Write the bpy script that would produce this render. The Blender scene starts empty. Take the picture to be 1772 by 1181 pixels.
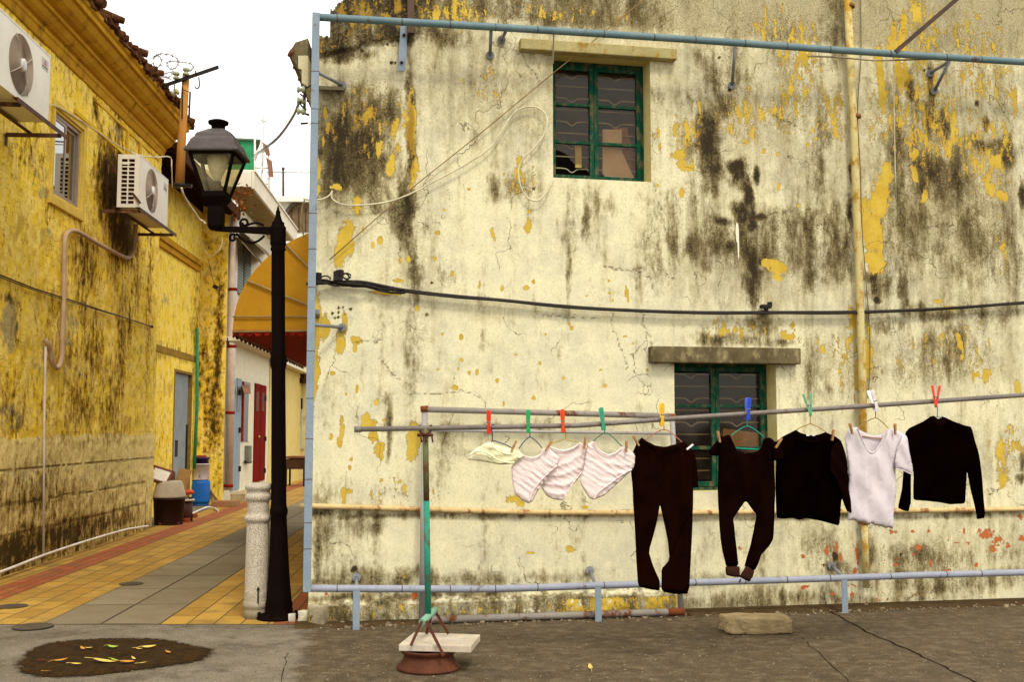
import bpy, math, random
import numpy as np
from mathutils import Vector, Matrix
from mathutils.geometry import delaunay_2d_cdt
R = math.radians
random.seed(7)
scene = bpy.context.scene
col = scene.collection

# ------------------------------------------------------------------ camera
F = 1850.0
PITCH = math.atan(158.0 / F)
CH = 1.5
cp, sp_ = math.cos(PITCH), math.sin(PITCH)
cam_d = bpy.data.cameras.new('camera')
cam = bpy.data.objects.new('camera', cam_d)
col.objects.link(cam)
cam.location = (0, 0, CH)
cam.rotation_euler = (R(90) + PITCH, 0, 0)
cam_d.sensor_width = 36.0
cam_d.lens = 36.0 * F / 1772.0
cam_d.clip_start = 0.05
cam_d.clip_end = 600
scene.camera = cam

def ray(px, py):
    x = (px - 886.0) / F
    y = -(py - 590.5) / F
    return Vector((x, cp - y * sp_, sp_ + y * cp))

def G(px, py, z=0.0):
    d = ray(px, py)
    t = (z - CH) / d.z
    return Vector((d.x * t, d.y * t, z))

def P(px, py, Y):
    d = ray(px, py)
    t = Y / d.y
    return Vector((d.x * t, Y, CH + d.z * t))

class Frame:
    """vertical plane: u runs along it, off stands out of it (towards the viewer's side), z up"""
    def __init__(s, o, ang, side=1):
        s.o = Vector((o[0], o[1], 0)); s.ang = ang
        s.d = Vector((math.cos(ang), math.sin(ang), 0))
        s.n = Vector((math.sin(ang), -math.cos(ang), 0)) * side
    def hit(s, px, py, off=0.0):
        d = ray(px, py)
        t = (s.o - Vector((0, 0, 0))).dot(s.n) + off
        t = t / d.dot(s.n)
        p = Vector((d.x * t, d.y * t, CH + d.z * t))
        return ((p - s.o).dot(s.d), p.z)
    def pt(s, u, off, z):
        q = s.o + s.d * u + s.n * off
        return Vector((q.x, q.y, z))
    def at(s, px, py, off=0.0):
        u, z = s.hit(px, py, off)
        return s.pt(u, off, z)

RF = Frame(G(533, 1082), R(10.8))
vp = ray(770, 748)
LF = Frame(G(0, 1000), math.atan2(vp.y, vp.x))          # n points right, into the alley
pa, pb = P(615, 744, 6.75), P(1772, 684, 7.55)
CF = Frame(pa, math.atan2(pb.y - pa.y, pb.x - pa.x))

# ------------------------------------------------------------------ helpers
XF = {}
def tag(o, label=None, cat=None, group=None, kind=None):
    if label: o['label'] = label
    if cat: o['category'] = cat
    if group: o['group'] = group
    if kind: o['kind'] = kind
    return o

def thing(name, loc, label, cat, group=None, rz=0.0):
    o = bpy.data.objects.new(name, None)
    o.empty_display_size = 0.1
    col.objects.link(o)
    o.location = loc; o.rotation_euler = (0, 0, rz)
    XF[o.name] = Matrix.Translation(Vector(loc)) @ Matrix.Rotation(rz, 4, 'Z')
    return tag(o, label, cat, group)

class MB:
    def __init__(s): s.v = []; s.f = []; s.sm = []
    def add(s, vs, fs, smooth=False):
        b = len(s.v)
        s.v += [Vector(v) for v in vs]
        for f in fs:
            s.f.append([b + i for i in f]); s.sm.append(smooth)
        return s
    def hexa(s, p):
        return s.add(p, [(0,3,2,1),(4,5,6,7),(0,1,5,4),(1,2,6,5),(2,3,7,6),(3,0,4,7)])
    def box(s, c, size, rz=0.0, M=None):
        c = Vector(c); a, b, h = [q / 2 for q in size]
        m = M if M is not None else Matrix.Rotation(rz, 3, 'Z')
        p = [(-a,-b,-h),(a,-b,-h),(a,b,-h),(-a,b,-h),(-a,-b,h),(a,-b,h),(a,b,h),(-a,b,h)]
        return s.hexa([c + m @ Vector(q) for q in p])
    def fbox(s, fr, u0, u1, o0, o1, z0, z1):
        """box in a Frame, o0 > o1 means from front to back"""
        if o0 < o1: o0, o1 = o1, o0
        p = [fr.pt(u0,o0,z0), fr.pt(u1,o0,z0), fr.pt(u1,o1,z0), fr.pt(u0,o1,z0),
             fr.pt(u0,o0,z1), fr.pt(u1,o0,z1), fr.pt(u1,o1,z1), fr.pt(u0,o1,z1)]
        return s.hexa(p)
    def bar(s, a, b, w, h, up=(0,0,1)):
        """rectangular bar from a to b; w across, h along up"""
        a = Vector(a); b = Vector(b); d = (b - a).normalized(); up = Vector(up)
        x = d.cross(up)
        if x.length < 1e-4: x = d.cross(Vector((0,1,0)))
        x.normalize(); y = x.cross(d).normalized()
        x = x * w / 2; y = y * h / 2
        return s.hexa([a-x-y, a+x-y, b+x-y, b-x-y, a-x+y, a+x+y, b+x+y, b-x+y])
    def tube(s, pts, r, n=10, caps=True):
        pts = [Vector(p) for p in pts]
        rs = r if isinstance(r, (list, tuple)) else [r] * len(pts)
        N = len(pts); vs = []; prev = None
        for i, p in enumerate(pts):
            t = (pts[min(i+1, N-1)] - pts[max(i-1, 0)])
            if t.length < 1e-9: t = Vector((0,0,1))
            t.normalize()
            if prev is None:
                a = Vector((0,0,1)) if abs(t.z) < .9 else Vector((1,0,0))
                x = t.cross(a).normalized()
            else:
                x = prev - t * prev.dot(t)
                if x.length < 1e-6: x = t.cross(Vector((0.3,1,0.2)))
                x.normalize()
            prev = x; y = t.cross(x)
            for k in range(n):
                a = 2 * math.pi * k / n
                vs.append(p + (x * math.cos(a) + y * math.sin(a)) * rs[i])
        fs = []
        for i in range(N - 1):
            for k in range(n):
                k2 = (k + 1) % n
                fs.append((i*n+k, i*n+k2, (i+1)*n+k2, (i+1)*n+k))
        s.add(vs, fs, True)
        if caps:
            b = len(s.v) - N * n
            s.f.append([b + k for k in range(n)][::-1]); s.sm.append(False)
            s.f.append([b + (N-1)*n + k for k in range(n)]); s.sm.append(False)
        return s
    def lathe(s, prof, c, n=32, smooth=True, wob=None):
        c = Vector(c); vs = []; fs = []
        for (r, z) in prof:
            for k in range(n):
                a = 2 * math.pi * k / n
                rr = r * (wob(a, z) if wob else 1)
                vs.append(c + Vector((rr * math.cos(a), rr * math.sin(a), z)))
        m = len(prof)
        for i in range(m - 1):
            for k in range(n):
                k2 = (k + 1) % n
                fs.append((i*n+k, i*n+k2, (i+1)*n+k2, (i+1)*n+k))
        s.add(vs, fs, smooth)
        b = len(s.v) - m * n
        s.f.append([b + k for k in range(n)][::-1]); s.sm.append(False)
        s.f.append([b + (m-1)*n + k for k in range(n)]); s.sm.append(False)
        return s
    def prism(s, poly, vec):
        n = len(poly); vec = Vector(vec); poly = [Vector(p) for p in poly]
        vs = poly + [p + vec for p in poly]
        fs = [tuple(range(n))[::-1], tuple(range(n, 2*n))]
        for i in range(n):
            j = (i + 1) % n
            fs.append((i, j, n + j, n + i))
        return s.add(vs, fs)
    def ball(s, c, r, n=12, sc=(1,1,1)):
        c = Vector(c); m = n // 2
        prof = [(max(1e-4, r * math.sin(math.pi * i / m)), -r * math.cos(math.pi * i / m)) for i in range(m + 1)]
        b = len(s.v)
        s.lathe(prof, (0,0,0), n)
        for i in range(b, len(s.v)):
            v = s.v[i]; s.v[i] = c + Vector((v.x*sc[0], v.y*sc[1], v.z*sc[2]))
        return s
    def build(s, name, mat, parent=None, bevel=0.0, loc=None, seg=2, fixn=True, rz=0.0):
        if parent is not None:
            inv = XF[parent.name].inverted()
        else:
            if loc is None:
                xs = [v.x for v in s.v]; ys = [v.y for v in s.v]; zs = [v.z for v in s.v]
                loc = ((min(xs)+max(xs))/2, (min(ys)+max(ys))/2, min(zs))
            inv = (Matrix.Translation(Vector(loc)) @ Matrix.Rotation(rz, 4, 'Z')).inverted()
        me = bpy.data.meshes.new(name)
        me.from_pydata([inv @ v for v in s.v], [], s.f)
        me.polygons.foreach_set('use_smooth', s.sm)
        if fixn:
            import bmesh
            bm = bmesh.new(); bm.from_mesh(me)
            bmesh.ops.recalc_face_normals(bm, faces=bm.faces)
            bm.to_mesh(me); bm.free()
        me.materials.append(mat)
        o = bpy.data.objects.new(name, me)
        col.objects.link(o)
        if parent is not None:
            o.parent = parent
            XF[o.name] = XF[parent.name]
        else:
            o.location = loc; o.rotation_euler = (0, 0, rz)
            XF[o.name] = Matrix.Translation(Vector(loc)) @ Matrix.Rotation(rz, 4, 'Z')
        if bevel > 0:
            m = o.modifiers.new('bevel', 'BEVEL'); m.width = bevel; m.segments = seg
            m.limit_method = 'ANGLE'; m.angle_limit = R(35)
        return o

def smooth(pts, k=6):
    """catmull-rom through world points"""
    pts = [Vector(p) for p in pts]; out = []
    n = len(pts)
    for i in range(n - 1):
        p0, p1, p2, p3 = pts[max(i-1,0)], pts[i], pts[i+1], pts[min(i+2,n-1)]
        for j in range(k):
            t = j / k
            out.append(0.5*((2*p1)+(p2-p0)*t+(2*p0-5*p1+4*p2-p3)*t*t+(3*p1-p0-3*p2+p3)*t**3))
    out.append(pts[-1])
    return out

# ------------------------------------------------------------------ materials
class NT:
    def __init__(s, name):
        s.m = bpy.data.materials.new(name); s.m.use_nodes = True
        s.t = s.m.node_tree; s.n = s.t.nodes; s.l = s.t.links
        s.n.clear()
        s.out = s.n.new('ShaderNodeOutputMaterial')
        s.b = s.n.new('ShaderNodeBsdfPrincipled')
        s.l.new(s.b.outputs[0], s.out.inputs[0])
        s.co = None
    def put(s, inp, v):
        if isinstance(v, bpy.types.NodeSocket): s.l.new(v, inp)
        elif isinstance(v, (tuple, list)) and len(v) == 3 and inp.type == 'RGBA': inp.default_value = (*v, 1)
        else: inp.default_value = v
    def coord(s, kind='Object', sc=(1,1,1), rot=(0,0,0)):
        if s.co is None: s.co = s.n.new('ShaderNodeTexCoord')
        mp = s.n.new('ShaderNodeMapping'); mp.inputs['Scale'].default_value = sc
        mp.inputs['Rotation'].default_value = rot
        s.l.new(s.co.outputs[kind], mp.inputs[0]); return mp.outputs[0]
    def noise(s, scale, detail=4, rough=.55, vec=None, dist=0.0):
        n = s.n.new('ShaderNodeTexNoise'); n.inputs['Scale'].default_value = scale
        n.inputs['Detail'].default_value = detail; n.inputs['Roughness'].default_value = rough
        n.inputs['Distortion'].default_value = dist
        s.l.new(vec if vec is not None else s.coord(), n.inputs['Vector']); return n.outputs[0]
    def vor(s, scale, vec=None, feature='F1', out=0, rnd=1.0):
        n = s.n.new('ShaderNodeTexVoronoi'); n.feature = feature; n.inputs['Scale'].default_value = scale
        n.inputs['Randomness'].default_value = rnd
        s.l.new(vec if vec is not None else s.coord(), n.inputs['Vector']); return n.outputs[out]
    def math(s, op, a, b=0.0, c=0.0, clamp=False):
        n = s.n.new('ShaderNodeMath'); n.operation = op; n.use_clamp = clamp
        s.put(n.inputs[0], a); s.put(n.inputs[1], b); s.put(n.inputs[2], c); return n.outputs[0]
    def step(s, v, a, b, lo=0.0, hi=1.0):
        n = s.n.new('ShaderNodeMapRange'); n.interpolation_type = 'SMOOTHSTEP'
        s.put(n.inputs[0], v)
        for i, q in enumerate((a, b, lo, hi)): n.inputs[i+1].default_value = q
        return n.outputs[0]
    def mix(s, f, a, b, mode='MIX'):
        n = s.n.new('ShaderNodeMix'); n.data_type = 'RGBA'; n.blend_type = mode
        s.put(n.inputs[0], f); s.put(n.inputs[6], a); s.put(n.inputs[7], b); return n.outputs[2]
    def attr(s, name, ch):
        n = s.n.new('ShaderNodeAttribute'); n.attribute_name = name
        c = s.n.new('ShaderNodeSeparateColor'); s.l.new(n.outputs['Color'], c.inputs[0])
        return c.outputs[ch]
    def xyz(s, kind='Object'):
        if s.co is None: s.co = s.n.new('ShaderNodeTexCoord')
        n = s.n.new('ShaderNodeSeparateXYZ'); s.l.new(s.co.outputs[kind], n.inputs[0]); return n.outputs
    def bump(s, h, dist=0.01, strength=1.0):
        n = s.n.new('ShaderNodeBump'); n.inputs['Distance'].default_value = dist
        n.inputs['Strength'].default_value = strength
        s.put(n.inputs['Height'], h)
        if s.b.inputs['Normal'].is_linked:
            s.l.new(s.b.inputs['Normal'].links[0].from_socket, n.inputs['Normal'])
        s.l.new(n.outputs[0], s.b.inputs['Normal'])
    def fin(s, color, rough=.8, metal=0.0, spec=0.4):
        s.put(s.b.inputs['Base Color'], color); s.put(s.b.inputs['Roughness'], rough)
        s.b.inputs['Metallic'].default_value = metal
        s.b.inputs['Specular IOR Level'].default_value = spec
        return s.m

def worn(name, c, c2=None, rough=.7, scale=6.0, amount=.5, metal=0.0, rust=None, rustamt=.45, bump=.002, spec=.15, fine=60, edge=.06):
    """a painted / weathered surface: patchy tone, fine speckle, optional rust patches"""
    t = NT(name)
    if rough >= .8 and spec == .15: spec = .03
    c2 = c2 or tuple(q * .6 for q in c)
    n1 = t.noise(scale, 6, .65)
    base = t.mix(t.step(n1, .5 - amount*.35, .5 + amount*.35), c, c2)
    n2 = t.noise(fine, 3, .6)
    base = t.mix(t.step(n2, .3, .75, 0, .35), base, tuple(q*.55 for q in c))
    rr = rough
    if rust:
        n3 = t.noise(scale*1.7, 8, .7, t.coord(sc=(1,1,.6)))
        f = t.step(n3, 1 - rustamt - edge, 1 - rustamt + edge)
        base = t.mix(f, base, t.mix(t.noise(fine*.5, 4), rust, tuple(q*.35 for q in rust)))
        t.bump(f, .002, .6)
    t.bump(t.noise(fine, 5, .6), bump, .7)
    return t.fin(base, rr, metal, spec)
# ------------------------------------------------------------------ wall grids with stain masks
def vnoise(u, v, s, seed):
    rng = np.random.RandomState(seed); T = rng.rand(97, 97)
    x = u * s + 31.7; y = v * s + 17.3
    xi = np.floor(x).astype(int); yi = np.floor(y).astype(int)
    fx = x - xi; fy = y - yi
    fx = fx*fx*(3-2*fx); fy = fy*fy*(3-2*fy)
    g = lambda a, b: T[a % 97, b % 97]
    return (g(xi,yi)*(1-fx)+g(xi+1,yi)*fx)*(1-fy) + (g(xi,yi+1)*(1-fx)+g(xi+1,yi+1)*fx)*fy
def fbm(u, v, s, seed, o=4):
    r = 0; a = .5; tot = 0
    for k in range(o):
        r = r + a * vnoise(u, v, s * 2**k, seed + k); tot += a; a *= .55
    return r / tot

def paint(fr, U, Z, strokes, warp=.05, sharp=2.0):
    """strokes given as (x, y, rx, ry, strength) of the photograph, turned into metres on this wall"""
    wu = U + (fbm(U, Z, 5, 11) - .5) * warp * 2 + (fbm(U, Z, 22, 5, 3) - .5) * warp
    wz = Z + (fbm(U, Z, 4, 23) - .5) * warp * 3 + (fbm(U, Z, 18, 8, 3) - .5) * warp
    out = np.zeros_like(U)
    for st in strokes:
        x, y, rx, ry, s = st[:5]
        u, z = fr.hit(x, y)
        u2, _ = fr.hit(x + rx, y); _, z2 = fr.hit(x, y + ry)
        ru = max(abs(u2 - u), .008); rz = max(abs(z2 - z), .008)
        k = min(1.0, min(ru, rz) / .07)          # small spots are not torn apart by the warp
        a = wu * k + U * (1-k) - u; b = wz * k + Z * (1-k) - z
        if len(st) > 5:
            c_, s_ = math.cos(R(st[5])), math.sin(R(st[5]))
            a, b = a * c_ - b * s_, a * s_ + b * c_
        d = np.sqrt((a / ru) ** 2 + (b / rz) ** 2)
        f = s * np.clip(1 - (np.clip(d, 0, 3) ** sharp) * .5, 0, 1)
        out = np.maximum(out, f)
    return out

def lines(fr, U, Z, polys, w=.006):
    out = np.zeros_like(U)
    ju = (fbm(U, Z, 26, 77, 3) - .5) * .05; jz = (fbm(U, Z, 26, 91, 3) - .5) * .05
    for pl in polys:
        q = [fr.hit(*p) for p in pl]
        for (a, b) in zip(q[:-1], q[1:]):
            du, dz = b[0]-a[0], b[1]-a[1]; L = du*du + dz*dz
            t = np.clip(((U+ju-a[0])*du + (Z+jz-a[1])*dz) / L, 0, 1)
            d = np.hypot(U+ju-a[0]-t*du, Z+jz-a[1]-t*dz)
            out = np.maximum(out, np.clip(1.4 - d / w, 0, 1))
    return out

def grid_wall(name, fr, us, zs, keep, masks, mat, parent, off=0.0, relief=None, masks2=None):
    """a wall skin: grid of us x zs, keep(uc, zc) says which cells stand; masks -> colour attributes"""
    U, Z = np.meshgrid(us, zs)
    nu, nz = len(us), len(zs)
    O = np.full(U.shape, off) if relief is None else off + relief(U, Z)
    inv = XF[parent.name].inverted()
    X = fr.o.x + fr.d.x*U + fr.n.x*O; Y = fr.o.y + fr.d.y*U + fr.n.y*O
    A = np.array(inv)
    W = np.stack([X.ravel(), Y.ravel(), Z.ravel(), np.ones(U.size)], 0)
    V = (A @ W)[:3].T
    uc = (us[:-1] + us[1:]) / 2; zc = (zs[:-1] + zs[1:]) / 2
    UC, ZC = np.meshgrid(uc, zc)
    K = keep(UC, ZC)
    i = np.arange(nz-1)[:,None]*nu + np.arange(nu-1)[None,:]
    q = np.stack([i, i+1, i+nu+1, i+nu], -1)[K]
    used = np.zeros(U.size, bool); used[q.ravel()] = True
    remap = np.cumsum(used) - 1
    V = V[used]; q = remap[q]
    me = bpy.data.meshes.new(name)
    me.vertices.add(len(V)); me.vertices.foreach_set('co', V.astype(np.float32).ravel())
    me.loops.add(q.size); me.loops.foreach_set('vertex_index', q.astype(np.int32).ravel())
    me.polygons.add(len(q)); me.polygons.foreach_set('loop_start', (np.arange(len(q))*4).astype(np.int32))
    me.polygons.foreach_set('loop_total', np.full(len(q), 4, np.int32))
    me.polygons.foreach_set('use_smooth', np.ones(len(q), bool))
    me.update(calc_edges=True)
    for nm, mk in (('stain', masks), ('stain2', masks2)):
        if mk is None: continue
        at = me.attributes.new(nm, 'FLOAT_COLOR', 'POINT')
        ch = [m.ravel()[used] for m in mk]
        while len(ch) < 4: ch.append(np.ones(len(V)))
        at.data.foreach_set('color', np.stack(ch, -1).astype(np.float32).ravel())
    me.materials.append(mat)
    o = bpy.data.objects.new(name, me); col.objects.link(o); o.parent = parent
    return o

def steps(a, b, d, marks=()):
    """grid lines from a to b about d apart that hit every mark"""
    m = sorted([a, b] + [x for x in marks if a < x < b]); out = []
    for x0, x1 in zip(m[:-1], m[1:]):
        n = max(1, int(round((x1 - x0) / d)))
        out += list(np.linspace(x0, x1, n + 1)[:-1])
    return np.array(out + [b])

def plaster():
    t = NT('old cream plaster')
    Y, D, Gm = (t.attr('stain', i) for i in range(3))
    Rd, Ck, Wh = (t.attr('stain2', i) for i in range(3))
    st = t.coord(sc=(1, 1, .32)); vst = t.coord(sc=(1, 1, .12))
    big = t.noise(1.3, 6, .66); mid = t.noise(4.5, 9, .74); fine = t.noise(55, 4, .6); grit = t.noise(190, 2, .5)
    streak = t.noise(6, 7, .66, vst); flake = t.noise(17, 5, .6, st)
    base = t.mix(t.step(big, .38, .62), (.66,.605,.385), (.53,.495,.345))
    base = t.mix(t.step(mid, .38, .68), base, (.71,.655,.42))
    base = t.mix(t.step(fine, .45, .75, 0, .5), base, (.42,.38,.22))
    # grey weathering, streaked downwards
    mott = t.noise(11, 10, .80, t.coord(sc=(1,1,.6)))
    g = t.math('ADD', Gm, t.math('MULTIPLY', t.math('SUBTRACT', streak, .5), 2.0))
    g = t.math('ADD', g, t.math('MULTIPLY', t.math('SUBTRACT', mott, .5), 1.9))
    base = t.mix(t.step(g, .05, .95, 0, .95), base, (.58,.54,.46), 'MULTIPLY')
    # fine pepper of lichen
    pep = t.step(t.math('ADD', t.noise(75, 6, .8), t.math('ADD', t.math('MULTIPLY', Gm, .10), t.math('MULTIPLY', D, .12))), .61, .70, 0, .7)
    base = t.mix(pep, base, (.13,.10,.055))
    # mildew
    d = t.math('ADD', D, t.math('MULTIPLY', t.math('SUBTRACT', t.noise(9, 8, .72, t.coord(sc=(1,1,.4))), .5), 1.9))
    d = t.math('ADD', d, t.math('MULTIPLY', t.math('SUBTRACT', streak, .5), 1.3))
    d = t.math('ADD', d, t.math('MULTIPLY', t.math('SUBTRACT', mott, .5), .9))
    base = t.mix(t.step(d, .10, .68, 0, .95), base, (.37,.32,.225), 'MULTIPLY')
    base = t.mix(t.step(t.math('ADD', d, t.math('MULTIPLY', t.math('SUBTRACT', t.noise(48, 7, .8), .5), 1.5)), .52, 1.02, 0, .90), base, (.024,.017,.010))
    # yellow undercoat where the cream has flaked away
    y = t.math('ADD', Y, t.math('MULTIPLY', t.math('SUBTRACT', flake, .5), 1.5))
    y = t.math('ADD', y, t.math('MULTIPLY', t.math('SUBTRACT', fine, .5), .9))
    y = t.math('ADD', y, t.math('MULTIPLY', t.math('SUBTRACT', t.noise(30, 6, .7, st), .5), 1.0))
    ym = t.step(y, .55, .60)
    yc = t.mix(t.step(mid, .35, .65), (.56,.395,.060), (.45,.295,.035))
    yc = t.mix(t.step(fine, .5, .8, 0, .6), yc, (.42,.24,.025))
    yc = t.mix(t.step(D, .45, .9, 0, .75), yc, (.20,.10,.015))
    base = t.mix(ym, base, yc)
    edge = t.math('SUBTRACT', t.step(y, .46, .53), ym, clamp=True)
    base = t.mix(t.math('MULTIPLY', edge, .55), base, (.20,.14,.06))
    r = t.math('ADD', Rd, t.math('MULTIPLY', t.math('SUBTRACT', t.noise(30, 7, .75), .5), 2.4))
    rm = t.step(r, .60, .66)
    base = t.mix(rm, base, (.42,.115,.035))
    wp = t.n.new('ShaderNodeVectorMath'); wp.operation = 'ADD'
    nn = t.n.new('ShaderNodeTexNoise'); nn.inputs['Scale'].default_value = 3.5; nn.inputs['Detail'].default_value = 5
    t.l.new(t.coord(), nn.inputs['Vector'])
    t.l.new(nn.outputs['Color'], wp.inputs[0]); t.l.new(t.coord(sc=(2.2,2.2,1.1)), wp.inputs[1])
    ce = t.vor(.75, wp.outputs[0], 'DISTANCE_TO_EDGE', 0)
    crk = t.math('MULTIPLY', t.step(ce, .0, .006, 1, 0), t.step(t.noise(1.7, 2), .48, .56))
    crk = t.math('MAXIMUM', crk, t.math('MULTIPLY', Ck, t.step(t.noise(23, 3), .40, .55)), clamp=True)
    base = t.mix(t.math('MULTIPLY', crk, .75), base, (.09,.06,.03))
    base = t.mix(t.step(t.math('ADD', Wh, t.math('MULTIPLY', t.math('SUBTRACT', t.noise(24, 6, .75), .5), 1.2)), .42, .6, 0, .9), base, (.72,.69,.54))
    h = t.math('ADD', t.math('MULTIPLY', ym, -.55), t.math('MULTIPLY', fine, .35))
    h = t.math('ADD', h, t.math('MULTIPLY', mid, .8)); h = t.math('SUBTRACT', h, t.math('MULTIPLY', crk, .8))
    h = t.math('ADD', h, t.math('MULTIPLY', grit, .14)); h = t.math('SUBTRACT', h, t.math('MULTIPLY', rm, .4))
    t.bump(h, .006, .9)
    return t.fin(base, .92, 0, .06)

def yellow_wall(name='old yellow limewash'):
    t = NT(name)
    Y, D, Gm = (t.attr('stain', i) for i in range(3))
    A, Ck, B = (t.attr('stain2', i) for i in range(3))
    vst = t.coord(sc=(1, 1, .22)); st = t.coord(sc=(1,1,.75))
    big = t.noise(1.6, 4, .6); mid = t.noise(4.2, 7, .68, st); fine = t.noise(34, 6, .7); streak = t.noise(8, 6, .66, vst)
    base = t.mix(t.step(big, .4, .62), (.90,.66,.075), (.84,.57,.050))
    base = t.mix(t.step(mid, .44, .56), base, (.90,.68,.16))
    base = t.mix(t.step(t.noise(10, 9, .76, st), .545, .60, 0, .75), base, (.54,.33,.04))
    base = t.mix(t.step(t.noise(3.1, 9, .70, st), .52, .62, 0, .6), base, (.40,.26,.06))
    base = t.mix(t.step(fine, .56, .68, 0, .75), base, (.26,.15,.02))
    tan = t.mix(t.step(mid, .4, .65), (.86,.70,.28), (.70,.55,.20))
    tan = t.mix(t.step(t.noise(90, 3), .45, .7, 0, .55), tan, (.24,.17,.06))
    base = t.mix(t.step(t.math('ADD', A, t.math('MULTIPLY', t.math('SUBTRACT', fine, .5), .3)), .45, .55), base, tan)
    g = t.math('ADD', Gm, t.math('MULTIPLY', t.math('SUBTRACT', t.noise(11, 6, .7, st), .5), 1.7))
    base = t.mix(t.step(g, .42, .62, 0, .8), base, (.36,.30,.17))
    d = t.math('ADD', D, t.math('MULTIPLY', t.math('SUBTRACT', t.noise(10, 8, .74, st), .5), 2.3))
    d = t.math('ADD', d, t.math('MULTIPLY', t.math('SUBTRACT', streak, .5), 1.6))
    base = t.mix(t.step(d, .10, .72, 0, .92), base, (.40,.30,.17), 'MULTIPLY')
    base = t.mix(t.step(t.math('ADD', d, t.math('MULTIPLY', t.math('SUBTRACT', t.noise(45, 7, .8), .5), 1.4)), .52, .95, 0, .9), base, (.030,.018,.006))
    base = t.mix(t.math('MULTIPLY', Ck, .85), base, (.06,.035,.012))
    br = t.n.new('ShaderNodeTexBrick'); br.inputs['Scale'].default_value = 1.0
    br.inputs['Brick Width'].default_value = .24; br.inputs['Row Height'].default_value = .075
    br.inputs['Mortar Size'].default_value = .006; br.inputs['Mortar Smooth'].default_value = .6
    x = t.xyz(); cb = t.n.new('ShaderNodeCombineXYZ')
    wv = t.math('MULTIPLY', t.math('SUBTRACT', t.noise(6, 4), .5), .09); t.l.new(t.math('ADD', x[0], wv), cb.inputs[0]); t.l.new(t.math('ADD', x[2], wv), cb.inputs[1]); t.l.new(cb.outputs[0], br.inputs['Vector'])
    bm_ = t.math('MULTIPLY', t.math('MULTIPLY', br.outputs['Fac'], B), t.step(t.noise(5, 5, .7), .46, .60))
    base = t.mix(t.math('MULTIPLY', bm_, .35), base, (.30,.17,.02))
    h = t.math('ADD', t.math('MULTIPLY', mid, 1.2), t.math('MULTIPLY', fine, .45))
    h = t.math('SUBTRACT', h, t.math('MULTIPLY', Ck, .8)); h = t.math('SUBTRACT', h, t.math('MULTIPLY', bm_, .5))
    t.bump(h, .012, 1.0)
    return t.fin(base, .95, 0, .02)

M_plaster = plaster()
M_yellow = yellow_wall()

# ------------------------------------------------------------------ the cream plastered house on the right
house = thing('plastered_house', RF.pt(0,0,0), 'peeling cream plastered house with two green windows, wall facing the laundry', 'house', rz=RF.ang)
U1 = RF.hit(1850, 600)[0]
# window openings: (u0, u1, z0, z1)
def opening(x0, x1, yt, yb):
    xc = (x0 + x1) / 2
    return (RF.hit(x0, (yt+yb)/2)[0], RF.hit(x1, (yt+yb)/2)[0], RF.hit(xc, yb)[1], RF.hit(xc, yt)[1])
OU = opening(957, 1126, 96, 311)
OL = opening(1168, 1345, 626, 851)
EZ = RF.hit(560, 66)[1]          # verge height at the corner
KU, KZ = RF.hit(574, 62)
TZ = RF.hit(572, -60)[1] + .6
us = steps(-0.0, U1, .0125, (OU[0],OU[1],OL[0],OL[1]))
zs = steps(0.0, TZ, .0125, (OU[2],OU[3],OL[2],OL[3]))
U, Z = np.meshgrid(us, zs)
KU2 = RF.hit(568, 30)[0]; KU3 = RF.hit(600, 2); KU4 = RF.hit(576, 12)
slope_e = (RF.hit(574,60)[1] - RF.hit(533,70)[1]) / (RF.hit(574,60)[0] - RF.hit(533,70)[0])
def top_profile(u):
    j = .03*np.sin(u*37) + .015*np.sin(u*91)
    low = RF.hit(533,70)[1] + slope_e * u
    hi = KU4[1] + (KU3[1]-KU4[1]) * (u-KU4[0])/(KU3[0]-KU4[0]) + .0
    return np.where(u < KU - .02, low, np.where(u < KU3[0], hi, TZ + 1)) + j
def keep(u, z):
    k = z < top_profile(u)
    for o in (OU, OL):
        k &= ~((u > o[0]) & (u < o[1]) & (z > o[2]) & (z < o[3]))
    return k
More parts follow.
